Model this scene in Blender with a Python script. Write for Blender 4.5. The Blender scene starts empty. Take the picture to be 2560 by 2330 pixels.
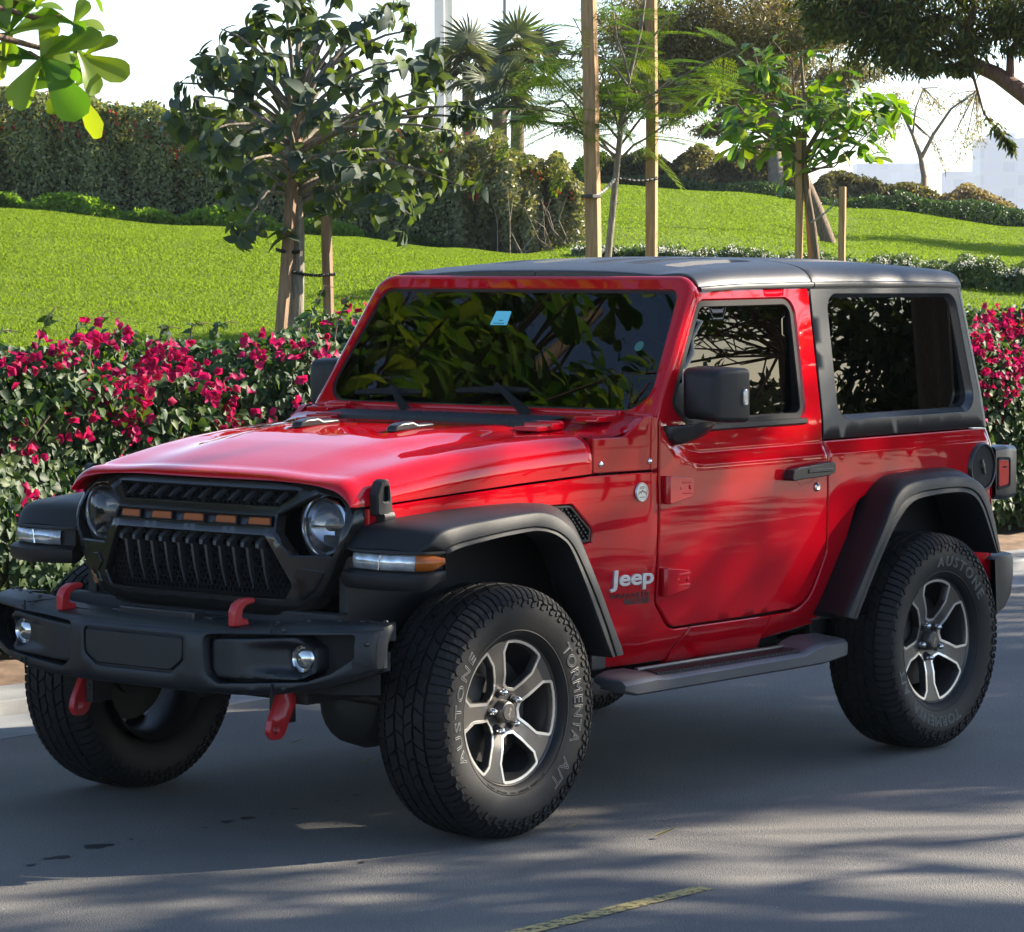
import bpy, bmesh, math, random
import numpy as np
from mathutils import Vector, Matrix
from mathutils.geometry import delaunay_2d_cdt
PI = math.pi
rad = math.radians
S = bpy.context.scene
COL = S.collection

# ------------------------------------------------------------------ camera
cam_d = bpy.data.cameras.new('camera')
cam = bpy.data.objects.new('camera', cam_d)
COL.objects.link(cam)
S.camera = cam
CAM = Vector((-7.9586, -7.4809, 1.8277))
_yaw, _pit, _rol = rad(39.579), rad(-3.6479), rad(-0.1293)
_f = Vector((math.cos(_yaw) * math.cos(_pit), math.sin(_yaw) * math.cos(_pit), math.sin(_pit)))
_r = _f.cross(Vector((0, 0, 1))).normalized()
_u = _r.cross(_f)
_r2 = _r * math.cos(_rol) + _u * math.sin(_rol)
_u2 = _u * math.cos(_rol) - _r * math.sin(_rol)
cam.matrix_world = Matrix(((_r2.x, _u2.x, -_f.x, CAM.x), (_r2.y, _u2.y, -_f.y, CAM.y), (_r2.z, _u2.z, -_f.z, CAM.z), (0, 0, 0, 1)))
cam_d.sensor_width = 36
cam_d.lens = 117.26
cam_d.clip_start = 0.1
cam_d.clip_end = 4000

# ------------------------------------------------------------------ sky, sun, exposure
SUN_AZ = rad(-32.0)      # direction towards the sun, from +x
SUN_EL = rad(28.0)
w = bpy.data.worlds.new('World')
S.world = w
w.use_nodes = True
nt = w.node_tree
bg = nt.nodes['Background']
sky = nt.nodes.new('ShaderNodeTexSky')
sky.sky_type = 'NISHITA'
sky.sun_disc = False
sky.sun_elevation = SUN_EL
sky.sun_rotation = rad(90) - SUN_AZ
sky.air_density = 0.75
sky.dust_density = 0.25
sky.ozone_density = 1.0
nt.links.new(sky.outputs[0], bg.inputs[0])
bg.inputs[1].default_value = 0.095
sl = bpy.data.lights.new('sun', 'SUN')
sl.energy = 5.0
sl.angle = rad(0.55)
sl.color = (1.0, 0.88, 0.71)
sun = bpy.data.objects.new('sun', sl)
COL.objects.link(sun)
_sd = Vector((math.cos(SUN_AZ) * math.cos(SUN_EL), math.sin(SUN_AZ) * math.cos(SUN_EL), math.sin(SUN_EL)))
sun.rotation_euler = _sd.to_track_quat('Z', 'Y').to_euler()
sun.location = _sd * 60
S.view_settings.view_transform = 'Standard'
S.view_settings.look = 'None'
S.view_settings.gamma = 1
S.view_settings.exposure = 1.85
S.cycles.max_bounces = 8
S.cycles.transparent_max_bounces = 24
S.cycles.volume_bounces = 0
S.cycles.transparent_max_bounces = 16
S.cycles.caustics_reflective = False
S.cycles.caustics_refractive = False
S.cycles.use_denoising = True

# ------------------------------------------------------------------ materials
def newmat(name):
    m = bpy.data.materials.new(name)
    m.use_nodes = True
    t = m.node_tree
    return m, t, t.nodes['Principled BSDF']

def N(t, kind, **kw):
    n = t.nodes.new(kind)
    for k, v in kw.items():
        setattr(n, k, v)
    return n

def mat(name, col, rough=0.5, metal=0.0, coat=0.0, spec=0.5, bump=0.0, bscale=200.0, var=0.0, vscale=6.0, trans=0.0, sub=0.0):
    m, t, p = newmat(name)
    p.inputs['Base Color'].default_value = (*col, 1)
    p.inputs['Roughness'].default_value = rough
    p.inputs['Metallic'].default_value = metal
    p.inputs['Specular IOR Level'].default_value = spec
    if coat:
        p.inputs['Coat Weight'].default_value = coat
        p.inputs['Coat Roughness'].default_value = 0.02
    if trans:
        p.inputs['Transmission Weight'].default_value = trans
    tc = N(t, 'ShaderNodeTexCoord')
    if var:
        no = N(t, 'ShaderNodeTexNoise')
        no.inputs['Scale'].default_value = vscale
        no.inputs['Detail'].default_value = 5
        t.links.new(tc.outputs['Object'], no.inputs['Vector'])
        r = N(t, 'ShaderNodeValToRGB')
        r.color_ramp.elements[0].position = 0.3
        r.color_ramp.elements[1].position = 0.7
        r.color_ramp.elements[0].color = (*[c * (1 - var) for c in col], 1)
        r.color_ramp.elements[1].color = (*[min(1, c * (1 + var)) for c in col], 1)
        t.links.new(no.outputs['Fac'], r.inputs['Fac'])
        t.links.new(r.outputs['Color'], p.inputs['Base Color'])
    if bump:
        nb = N(t, 'ShaderNodeTexNoise')
        nb.inputs['Scale'].default_value = bscale
        nb.inputs['Detail'].default_value = 3
        t.links.new(tc.outputs['Object'], nb.inputs['Vector'])
        b = N(t, 'ShaderNodeBump')
        b.inputs['Strength'].default_value = bump
        b.inputs['Distance'].default_value = 0.002
        t.links.new(nb.outputs['Fac'], b.inputs['Height'])
        t.links.new(b.outputs['Normal'], p.inputs['Normal'])
    return m

def glassmat(name, tint, alpha, rough=0.0):
    """tinted window glass: lets a little tinted light through, mirrors by fresnel"""
    m, t, p = newmat(name)
    t.nodes.remove(p)
    out = t.nodes['Material Output']
    tr = N(t, 'ShaderNodeBsdfTransparent')
    tr.inputs[0].default_value = (*[c * alpha for c in tint], 1)
    gl = N(t, 'ShaderNodeBsdfGlossy')
    gl.inputs['Roughness'].default_value = rough
    fr = N(t, 'ShaderNodeFresnel')
    ge = N(t, 'ShaderNodeNewGeometry')
    ml = N(t, 'ShaderNodeMath', operation='MULTIPLY_ADD')
    ml.inputs[1].default_value = 1 / 1.58 - 1.58
    ml.inputs[2].default_value = 1.58
    t.links.new(ge.outputs['Backfacing'], ml.inputs[0])
    t.links.new(ml.outputs[0], fr.inputs['IOR'])
    mx = N(t, 'ShaderNodeMixShader')
    t.links.new(fr.outputs[0], mx.inputs[0])
    t.links.new(tr.outputs[0], mx.inputs[1])
    t.links.new(gl.outputs[0], mx.inputs[2])
    t.links.new(mx.outputs[0], out.inputs['Surface'])
    return m

def paintmat(name, col):
    m, t, p = newmat(name)
    p.inputs['Base Color'].default_value = (*col, 1)
    p.inputs['Roughness'].default_value = 0.5
    p.inputs['Metallic'].default_value = 0.0
    p.inputs['Specular IOR Level'].default_value = 0.0
    p.inputs['Coat Weight'].default_value = 1.0
    p.inputs['Coat Roughness'].default_value = 0.015
    tc = N(t, 'ShaderNodeTexCoord')
    nb = N(t, 'ShaderNodeTexNoise')
    nb.inputs['Scale'].default_value = 3.0
    nb.inputs['Detail'].default_value = 2
    t.links.new(tc.outputs['Object'], nb.inputs['Vector'])
    b = N(t, 'ShaderNodeBump')
    b.inputs['Strength'].default_value = 0.03
    b.inputs['Distance'].default_value = 0.02
    t.links.new(nb.outputs['Fac'], b.inputs['Height'])
    t.links.new(b.outputs['Normal'], p.inputs['Coat Normal'])
    return m

M = {}
M['red'] = paintmat('red_paint', (0.42, 0.0012, 0.008))
M['blk'] = mat('black_textured_plastic', (0.008, 0.0088, 0.0105), 0.47, spec=0.32, bump=0.35, bscale=900)
M['blk2'] = mat('black_satin_plastic', (0.012, 0.013, 0.015), 0.33, bump=0.08, bscale=500)
M['gblk'] = mat('grille_black_gloss', (0.014, 0.013, 0.012), 0.17, bump=0.03, bscale=150)
M['bump'] = mat('bumper_black', (0.010, 0.012, 0.015), 0.42, spec=0.4, bump=0.3, bscale=700, var=0.15, vscale=9)
M['top'] = mat('hardtop_black', (0.0135, 0.015, 0.0175), 0.42, bump=0.25, bscale=900)
M['void'] = mat('dark_cavity', (0.004, 0.004, 0.005), 0.8)
M['rub'] = mat('tyre_rubber', (0.0075, 0.0075, 0.008), 0.58, spec=0.3, bump=0.3, bscale=300, var=0.35, vscale=14)
M['rubt'] = mat('tread_rubber', (0.0095, 0.0095, 0.010), 0.65, spec=0.3, bump=0.5, bscale=250, var=0.3, vscale=30)
M['let'] = mat('letter_rubber', (0.26, 0.26, 0.24), 0.55)
M['rimd'] = mat('rim_graphite', (0.095, 0.09, 0.085), 0.4, metal=0.75)
M['rimb'] = mat('rim_machined', (0.62, 0.60, 0.56), 0.32, metal=0.9)
M['chr'] = mat('chrome', (0.72, 0.72, 0.72), 0.12, metal=1.0)
M['silv'] = mat('silver_emblem', (0.62, 0.62, 0.62), 0.3, metal=0.45)
M['redplast'] = mat('red_hook_paint', (0.40, 0.012, 0.016), 0.4, coat=0.3)
M['glass'] = glassmat('tinted_windscreen', (0.5, 0.8, 0.85), 0.15)
M['glass2'] = glassmat('tinted_side_glass', (0.5, 0.75, 0.8), 0.035)
M['lens'] = glassmat('clear_lens', (1, 1, 1), 0.92)
M['refl'] = mat('lamp_reflector', (0.72, 0.74, 0.76), 0.18, metal=1.0)
M['refd'] = mat('lamp_dark', (0.03, 0.03, 0.035), 0.25)
M['amb'] = mat('amber_lens', (0.28, 0.066, 0.006), 0.3, spec=0.15)
M['ambs'] = mat('amber_marker', (0.30, 0.075, 0.006), 0.12, spec=0.5)
M['clr'] = mat('clear_signal', (0.42, 0.45, 0.47), 0.08, metal=0.55, spec=0.7, var=0.45, vscale=22, bump=1.0, bscale=45)  # mottling in the colour stands in for reflections in the lens
M['fog'] = mat('fog_lamp_glass', (0.42, 0.43, 0.42), 0.1, metal=0.9)
M['tooth'] = mat('slat_black', (0.03, 0.033, 0.036), 0.36, spec=0.6)
M['rev'] = mat('window_reveal_satin', (0.03, 0.032, 0.035), 0.2, spec=0.7)
M['wip'] = mat('wiper_black', (0.005, 0.005, 0.006), 0.6, spec=0.2)
M['tail'] = mat('tail_red_lens', (0.55, 0.008, 0.008), 0.2, spec=0.25)
M['stick'] = mat('blue_sticker', (0.16, 0.62, 0.72), 0.6)
M['stickd'] = mat('sticker_print', (0.02, 0.2, 0.25), 0.6)
M['decal'] = mat('black_decal', (0.02, 0.006, 0.008), 0.4)
M['seat'] = mat('seat_cloth', (0.02, 0.02, 0.021), 0.8)
M['steel'] = mat('dark_underbody_steel', (0.012, 0.012, 0.013), 0.6)
M['mir'] = mat('mirror_glass', (0.8, 0.8, 0.8), 0.02, metal=1.0)

# ------------------------------------------------------------------ mesh helpers
class MB:
    def __init__(s):
        s.v = []; s.f = []; s.mi = []; s.cur = 0
    def add(s, vs, fs):
        o = len(s.v)
        s.v += [tuple(v) for v in vs]
        s.f += [tuple(i + o for i in f) for f in fs]
        s.mi += [s.cur] * len(fs)
        return s
    def box(s, c, d, rot=None):
        hx, hy, hz = d[0] / 2, d[1] / 2, d[2] / 2
        vs = [Vector((x, y, z)) for x in (-hx, hx) for y in (-hy, hy) for z in (-hz, hz)]
        if rot is not None:
            vs = [rot @ v for v in vs]
        c = Vector(c)
        return s.add([v + c for v in vs], [(0, 1, 3, 2), (4, 6, 7, 5), (0, 4, 5, 1), (2, 3, 7, 6), (0, 2, 6, 4), (1, 5, 7, 3)])
    def grid(s, rows, closed_u=False, closed_v=False):
        """rows: list of equal-length point lists"""
        n = len(rows); k = len(rows[0])
        vs = [p for r in rows for p in r]
        fs = []
        for i in range(n if closed_u else n - 1):
            for j in range(k if closed_v else k - 1):
                a = i * k + j; b = i * k + (j + 1) % k
                c = ((i + 1) % n) * k + (j + 1) % k; d = ((i + 1) % n) * k + j
                fs.append((a, b, c, d))
        return s.add(vs, fs)
    def tube(s, pts, r, n=8, cap=True):
        pts = [Vector(p) for p in pts]
        rr = r if isinstance(r, (list, tuple)) else [r] * len(pts)
        rows = []; up = None
        for i, p in enumerate(pts):
            d = (pts[min(i + 1, len(pts) - 1)] - pts[max(i - 1, 0)]).normalized()
            if up is None:
                up = d.orthogonal().normalized()
            up = (up - d * up.dot(d))
            up = up.normalized() if up.length > 1e-6 else d.orthogonal().normalized()
            q = d.cross(up)
            rows.append([p + (up * math.cos(a) + q * math.sin(a)) * rr[i] for a in [2 * PI * k / n for k in range(n)]])
        s.grid(rows, closed_v=True)
        if cap:
            s.add(rows[0], [tuple(range(n))[::-1]]); s.add(rows[-1], [tuple(range(n))])
        return s
    def lathe(s, prof, n=48, o=(0, 0, 0), axis='y', close=False):
        """prof: (a, r) list, a along the axis"""
        rows = []
        for a, r in prof:
            row = []
            for k in range(n):
                t = 2 * PI * k / n
                c, q = r * math.cos(t), r * math.sin(t)
                p = {'y': (c, a, q), 'x': (a, c, q), 'z': (c, q, a)}[axis]
                row.append((p[0] + o[0], p[1] + o[1], p[2] + o[2]))
            rows.append(row)
        return s.grid(rows, closed_u=close, closed_v=True)
    def prism(s, poly, f0, f1):
        """poly: 2D points; f0,f1 map (u,v) to 3D for both caps"""
        n = len(poly)
        vs = [f0(*p) for p in poly] + [f1(*p) for p in poly]
        fs = [tuple(range(n))[::-1], tuple(range(n, 2 * n))] + [(i, (i + 1) % n, n + (i + 1) % n, n + i) for i in range(n)]
        return s.add(vs, fs)
    def mirrored(s):
        m = MB(); m.v = [(x, -y, z) for x, y, z in s.v]; m.f = [tuple(reversed(f)) for f in s.f]; m.mi = list(s.mi)
        return m
    def xf(s, mtx):
        m = MB(); m.v = [tuple(mtx @ Vector(v)) for v in s.v]; m.f = list(s.f); m.mi = list(s.mi)
        return m
    def mesh(s, name, mats, ang=35, fix=True):
        me = bpy.data.meshes.new(name)
        me.from_pydata(s.v, [], s.f)
        for m in (mats if isinstance(mats, (list, tuple)) else [mats]):
            me.materials.append(m)
        if any(s.mi):
            me.polygons.foreach_set('material_index', s.mi)
        if fix:
            bm = bmesh.new(); bm.from_mesh(me)
            bmesh.ops.remove_doubles(bm, verts=bm.verts, dist=1e-5)
            bmesh.ops.recalc_face_normals(bm, faces=bm.faces)
            bm.to_mesh(me); bm.free()
        me.polygons.foreach_set('use_smooth', [True] * len(me.polygons))
        if ang < 180:
            me.set_sharp_from_angle(angle=rad(ang))
        me.update()
        return me
    def build(s, name, mats, parent=None, bevel=0, ang=35, seg=2, fix=True, loc=None):
        me = s.mesh(name, mats, ang, fix)
        o = bpy.data.objects.new(name, me)
        COL.objects.link(o)
        if parent is not None:
            o.parent = parent
        if loc is not None:
            o.location = loc
        if bevel:
            b = o.modifiers.new('bevel', 'BEVEL')
            b.width = bevel; b.segments = seg; b.limit_method = 'ANGLE'; b.angle_limit = rad(30)
            b.harden_normals = False
        return o

def tag(o, label=None, cat=None, group=None, kind=None):
    if label: o['label'] = label
    if cat: o['category'] = cat
    if group: o['group'] = group
    if kind: o['kind'] = kind
    return o

def thing(name, label, cat, loc=(0, 0, 0), group=None, rz=0):
    o = bpy.data.objects.new(name, None)
    o.empty_display_size = 0.2
    COL.objects.link(o)
    o.location = loc
    o.rotation_euler = (0, 0, rz)
    return tag(o, label, cat, group)

def copy_tree(o, parent=None):
    kids = [c for c in bpy.data.objects if c.parent == o]
    c = o.copy(); COL.objects.link(c); c.parent = parent
    for k in kids:
        copy_tree(k, c)
    return c

def lerp(a, b, t): return a + (b - a) * t
def itp(x, tab): return float(np.interp(x, [p[0] for p in tab], [p[1] for p in tab]))
def sstep(x, a, b):
    t = min(1, max(0, (x - a) / (b - a))); return t * t * (3 - 2 * t)

def rpoly(pts, step=0.03, seg=6):
    """pts: (u,v) or (u,v,radius); returns rounded, resampled closed outline"""
    n = len(pts); out = []
    for i in range(n):
        p = Vector(pts[i][:2]); r = pts[i][2] if len(pts[i]) > 2 else 0
        if r <= 0:
            out.append(p); continue
        a = Vector(pts[i - 1][:2]) - p; b = Vector(pts[(i + 1) % n][:2]) - p
        la, lb = a.length, b.length
        a.normalize(); b.normalize()
        ang = a.angle(b)
        d = min(r / math.tan(ang / 2), la * 0.49, lb * 0.49)
        r = d * math.tan(ang / 2)
        c = p + (a + b).normalized() * (r / math.sin(ang / 2))
        p0, p1 = p + a * d, p + b * d
        a0 = math.atan2(p0.y - c.y, p0.x - c.x); a1 = math.atan2(p1.y - c.y, p1.x - c.x)
        da = (a1 - a0 + PI) % (2 * PI) - PI
        for k in range(seg + 1):
            t = a0 + da * k / seg
            out.append(c + Vector((math.cos(t), math.sin(t))) * r)
    res = []
    for i in range(len(out)):
        p, q = out[i], out[(i + 1) % len(out)]
        L = (q - p).length
        if L < 1e-6: continue
        k = max(1, int(math.ceil(L / step)))
        for j in range(k):
            res.append(p.lerp(q, j / k))
    return res

def area2(p): return sum(p[i].x * p[(i + 1) % len(p)].y - p[(i + 1) % len(p)].x * p[i].y for i in range(len(p))) / 2

def inset(poly, d):
    """offset towards the inside by d (negative: outside)"""
    sgn = 1 if area2(poly) > 0 else -1
    n = len(poly); out = []
    for i in range(n):
        a = (poly[i] - poly[i - 1]); b = (poly[(i + 1) % n] - poly[i])
        na = Vector((-a.y, a.x)).normalized() * sgn; nb = Vector((-b.y, b.x)).normalized() * sgn
        m = (na + nb)
        if m.length < 1e-6: m = na.copy()
        m.normalize()
        k = 1 / max(0.5, m.dot(na))
        out.append(poly[i] + m * d * k)
    return out

def inpoly(p, poly):
    x, y = p; c = False; j = len(poly) - 1
    for i in range(len(poly)):
        if (poly[i].y > y) != (poly[j].y > y) and x < (poly[j].x - poly[i].x) * (y - poly[i].y) / (poly[j].y - poly[i].y) + poly[i].x:
            c = not c
        j = i
    return c

def panel(mb, outline, fn, holes=(), thick=0.02, cham=0.003, res=0.04, inward=(0, 1, 0), hthick=None, grid=True, hcham=None, creases=()):
    """sheet-metal panel: 2D outline + holes mapped by fn(u,v), with chamfered, returned edges"""
    inw = Vector(inward)
    hc = hcham if hcham is not None else cham
    loops = [(outline, 1, thick, cham)] + [(h, -1, hthick if hthick is not None else thick, hc) for h in holes]
    pts = []; edges = []; rings = []
    for lp, s, th, ch in loops:
        r = inset(lp, ch * s)
        k0 = len(pts)
        pts += r
        edges += [(k0 + i, k0 + (i + 1) % len(r)) for i in range(len(r))]
        rings.append((k0, r, lp, th, ch))
    fr = [x[1] for x in rings]
    for cr in creases:
        k0 = len(pts); q_ = [Vector(p) for p in cr]
        q_ = [p for p in q_ if inpoly(p, fr[0]) and not any(inpoly(p, h) for h in fr[1:]) and min(min((p - z).length_squared for z in l) for l in fr) > 1e-5]
        pts += q_
    if grid:
        us = [p.x for p in fr[0]]; vs = [p.y for p in fr[0]]
        nu = int((max(us) - min(us)) / res) + 1; nv = int((max(vs) - min(vs)) / res) + 1
        for i in range(1, nu):
            for j in range(1, nv):
                q = Vector((min(us) + (max(us) - min(us)) * i / nu, min(vs) + (max(vs) - min(vs)) * j / nv))
                if not inpoly(q, fr[0]) or any(inpoly(q, h) for h in fr[1:]): continue
                dm = min(min((q - p).length_squared for p in l) for l in fr)
                if dm < (res * 0.3) ** 2: continue
                if creases and min(min((q - Vector(p)).length_squared for p in cr) for cr in creases) < (res * .3) ** 2: continue
                pts.append(q)
    co, _, fs, _, _, _ = delaunay_2d_cdt([Vector(p) for p in pts], edges, [], 0, 1e-7)
    keep = []
    for f in fs:
        c = (co[f[0]] + co[f[1]] + co[f[2]]) / 3
        if inpoly(c, fr[0]) and not any(inpoly(c, h) for h in fr[1:]):
            keep.append(f)
    mb.add([fn(c.x, c.y) for c in co], keep)
    for k0, r, lp, th, cham in rings:
        n = len(r)
        r0 = [Vector(fn(p.x, p.y)) for p in r]
        r1 = [Vector(fn(p.x, p.y)) + inw * cham for p in lp]
        r2 = [Vector(fn(p.x, p.y)) + inw * th for p in lp]
        vs = r0 + r1 + r2
        f2 = []
        for i in range(n):
            j = (i + 1) % n
            f2 += [(i, j, n + j, n + i), (n + i, n + j, 2 * n + j, 2 * n + i)]
        mb.add(vs, f2)
    return mb

def textmesh(name, body, size, extrude=0.0, bevel=0.0, offset=0.0, outline=False, align='CENTER', shear=0.0, space=1.0):
    cu = bpy.data.curves.new(name, 'FONT')
    cu.body = body; cu.size = size; cu.extrude = extrude; cu.bevel_depth = bevel; cu.offset = offset
    cu.align_x = align; cu.align_y = 'CENTER'; cu.shear = shear; cu.space_character = space
    cu.resolution_u = 3
    if outline:
        cu.fill_mode = 'NONE'; cu.bevel_resolution = 1
    o = bpy.data.objects.new(name, cu)
    COL.objects.link(o)
    bpy.context.view_layer.update()
    me = bpy.data.meshes.new_from_object(o.evaluated_get(bpy.context.evaluated_depsgraph_get()))
    bpy.data.objects.remove(o); bpy.data.curves.remove(cu)
    return me

def textobj(name, body, mtx, m, parent, fnmap=None, fit=None, **kw):
    me = textmesh(name, body, **kw)
    if fit:   # stretch the lettering to its measured width and height
        a = np.array([v.co[:2] for v in me.vertices]); lo, hi = a.min(0), a.max(0)
        for v in me.vertices:
            v.co.x = (v.co.x - (lo[0] + hi[0]) / 2) * fit[0] / (hi[0] - lo[0]); v.co.y = (v.co.y - (lo[1] + hi[1]) / 2) * fit[1] / (hi[1] - lo[1])
    for v in me.vertices:
        v.co = Vector(fnmap(v.co)) if fnmap else mtx @ v.co
    me.materials.clear(); me.materials.append(m)
    o = bpy.data.objects.new(name, me); COL.objects.link(o); o.parent = parent
    return o
# ================================================================== the parked car (front towards -x, its left side towards -y)
CAR = thing('off_road_car', 'red two-door off-road car with black hardtop and black flares parked on the road', 'car', (1.25, 0, 0))
CAR_LOC = Vector((1.25, 0, 0))
_carparts = []
def cb(mb, name, m, parent=None, **kw):
    """build a car part in car axes (parent given: sub-part)"""
    o = mb.build(name, m, None, **kw)
    o.parent = parent or CAR
    if parent is None:
        o.location = -CAR_LOC
    return o

def up(x): return itp(x, [(0.90, .20), (.95, .10), (.98, .068), (1.03, .035), (1.08, .014), (1.16, 0)])
def half(x, z):
    zz = z - up(x) * sstep(z, 1.0, 1.1)
    if zz <= 1.24:
        b = itp(zz, [(.40, .690), (.48, .716), (.535, .748), (.545, .754), (.60, .764), (.70, .773), (.8, .780), (.9, .784), (.98, .786), (1.107, .7865), (1.113, .785), (1.147, .7685), (1.153, .767), (1.24, .763)])
    else:
        b = .763 - .124 * (zz - 1.24)
    return b - .128 * max(0, .88 - x)
def side(off=0.0):
    return lambda x, z: (x, -half(x, z) + off, z)

def both(fn, name, m, parent=None, **kw):
    """build for the left side and mirrored for the right; returns both"""
    mb = fn()
    l = cb(mb, name, m, parent, **kw)
    r = cb(mb.mirrored(), name, m, parent, **kw)
    return l, r

# ---- doors
WIN = [(1.238, 1.662, .05), (1.795, 1.664, .06), (1.803, 1.243, .05), (1.112, 1.243, .03), (1.02, 1.318, .03)]
DOOR = [(.914, 1.10), (.914, 1.27, .05), (.945, 1.315, .05), (1.232, 1.704, .03), (1.898, 1.706, .02), (1.903, 1.15), (1.910, .76, .05), (1.80, .572, .16), (1.40, .567), (1.01, .567, .10), (.918, .66, .05)]
def mk_door():
    mb = MB()
    o = rpoly(DOOR, .022, 8); h = rpoly(WIN, .022, 8)
    cr = [[(x, z + up(x)) for x in np.linspace(.93, 1.89, 60)] for z in (1.107, 1.113, 1.147, 1.153)]
    panel(mb, o, side(), [h], thick=.03, cham=.004, res=.026, hcham=.009, creases=cr)
    return mb
doors = both(mk_door, 'door', M['red'], ang=38)
def mk_seal():
    mb = MB()
    h = rpoly(WIN, .022, 8)
    panel(mb, inset(h, -.004), side(.006), [inset(h, .020)], thick=.045, cham=.003, res=.5, grid=False)
    return mb
def pane(x, z): return (x, -.700 - (1.66 - z) * .045 - .00012 * 0, z)
def mk_dglass():
    mb = MB()
    panel(mb, inset(rpoly(WIN, .03, 8), .012), pane, [], thick=.004, cham=.0005, res=.06)
    return mb
sg = mk_seal(); gg = mk_dglass()
for d, s in zip(doors, (1, -1)):
    wf = cb(sg if s > 0 else sg.mirrored(), 'window_frame', M['wip'], d)
    cb(gg if s > 0 else gg.mirrored(), 'window_pane', M['glass2'], d, ang=30)
    mb = MB()   # belt moulding under the pane
    for a, b in ((1.12, 1.80),):
        rows = []
        for k in range(8):
            x = lerp(a, b, k / 7)
            y = -half(x, 1.235)
            rows.append([(x, y - .004, 1.222), (x, y - .009, 1.228), (x, y - .009, 1.243), (x, y + .01, 1.247)])
        mb.grid(rows)
    cb(mb if s > 0 else mb.mirrored(), 'belt_moulding', M['blk'], d)
    # exposed hinges
    for zc, zt in ((1.038, .088), (.727, .088)):
        mb = MB()
        y = -half(.98, zc)
        mb.tube([(.938, y - .016, zc - .048), (.938, y - .016, zc + .048)], .016, 12)
        mb.prism([Vector(p) for p in ((.93, -.045), (.955, -.045), (1.065, -.030), (1.075, -.018), (1.075, .022), (1.06, .034), (.955, .045), (.93, .045))],
                 lambda u, v: (u, y + .004, zc + v), lambda u, v: (u, y - (.032 if u < .96 else .024), zc + v))
        mb.box((1.03, y - .026, zc - .014), (.06, .006, .008)); mb.box((1.03, y - .026, zc + .022), (.06, .006, .008))
        for xx in (.995, 1.05):
            mb.lathe([(y - .030, 0), (y - .030, .006), (y - .026, .0085), (y - .018, .0085)], 10, (xx, 0, zc + .004))
        cb(mb if s > 0 else mb.mirrored(), 'door_hinge', M['red'], d, bevel=.003)
    # handle and lock
    mb = MB()
    y = -half(1.76, 1.05)
    mb.prism([Vector(p) for p in ((1.632, 1.040), (1.640, 1.068), (1.68, 1.076), (1.83, 1.084), (1.888, 1.086), (1.898, 1.078), (1.897, 1.048), (1.86, 1.038), (1.70, 1.034), (1.64, 1.030))],
             lambda u, v: (u, y - .018 if 1.66 < u < 1.85 else y + .002, v), lambda u, v: (u, y - .042, v))
    mb.box((1.80, y - .043, 1.060), (.15, .006, .014))
    cb(mb if s > 0 else mb.mirrored(), 'door_handle', M['blk2'], d, bevel=.005)
    mb = MB()
    mb.lathe([(y - .006, 0), (y - .008, .011), (y - .004, .0155), (y + .003, .0165)], 20, (1.838, 0, .998))
    cb(mb if s > 0 else mb.mirrored(), 'door_lock', M['chr'], d)
    mb = MB()  # pressed cup below the handle
    cup = rpoly([(1.70, 1.05, .01), (1.82, 1.06, .01), (1.845, 1.03, .015), (1.80, 1.012, .02), (1.735, 1.008, .02), (1.705, 1.028, .015)], .012, 4)
    panel(mb, cup, side(-.0012), [inset(cup, .006)], thick=.004, cham=.001, grid=False)
    cb(mb if s > 0 else mb.mirrored(), 'handle_cup', M['red'], d)

# ---- tub: quarter panels, sills, fender sides, cowl sides
def mk_quarter():
    mb = MB()
    o = rpoly([(1.909, 1.157), (1.918, .76, .05), (1.815, .562, .16), (1.60, .557), (1.60, .47), (1.90, .50, .02), (2.10, .93, .06), (2.25, .98, .05), (2.68, .98, .05), (2.80, .88, .05), (2.88, .66), (3.035, .66), (3.012, 1.02), (2.995, 1.157)], .03, 8)
    cr = [[(x, z) for x in np.linspace(1.925, 2.98, 60)] for z in (1.107, 1.113, 1.147)]
    panel(mb, o, side(), [], thick=.03, cham=.004, res=.028, creases=cr)
    return mb
quarters = both(mk_quarter, 'quarter_panel', M['red'], ang=38)
def mk_sill():
    mb = MB()
    o = rpoly([(1.128, .559), (1.597, .557), (1.597, .44), (1.06, .44), (1.076, .482)], .03)
    panel(mb, o, side(), [], thick=.03, cham=.003, res=.03)
    return mb
both(mk_sill, 'sill_panel', M['red'], ang=38)
VENT = [(.375, 1.012, .01), (.505, 1.012, .02), (.60, .925, .02), (.597, .88, .01), (.52, .88)]
def mk_fender():
    mb = MB()
    o = rpoly([(-.36, 1.044), (-.1, 1.062), (.277, 1.083), (.60, 1.099), (.905, 1.100), (.906, .66, .05), (1.0, .559, .10), (1.122, .559), (1.07, .482), (1.05, .45), (.62, .45), (.60, .60, .03), (.47, .90, .1), (.25, .985, .05), (-.36, .965)], .03, 8)
    panel(mb, o, side(), [rpoly(VENT, .02, 4)], thick=.03, cham=.004, res=.03)
    return mb
fenders = both(mk_fender, 'fender_panel', M['red'], ang=38)
def mk_vent():
    mb = MB()
    v = rpoly(VENT, .02, 4)
    panel(mb, inset(v, .003), side(.004), [inset(v, .012)], thick=.012, cham=.002, grid=False)
    n = 12
    for i in range(n):
        for j in range(n):
            u = .37 + i * .0195 + (j % 2) * .0097; w = .882 + j * .0115
            if inpoly((u, w), inset(v, .012)):
                y = -half(u, w)
                mb.box((u, y + .012, w), (.009, .01, .006), Matrix.Rotation(.5, 3, 'Y'))
    return mb
def mk_ventb():
    mb = MB()
    panel(mb, inset(rpoly(VENT, .02, 4), -.004), side(.022), [], thick=.01, cham=.002, grid=False)
    return mb
for o_, mm, bb in zip(fenders, (mk_vent(), mk_vent().mirrored()), (mk_ventb(), mk_ventb().mirrored())):
    v_ = cb(mm, 'side_vent', M['blk2'], o_, ang=30)
    cb(bb, 'vent_backing', M['void'], o_)
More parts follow.
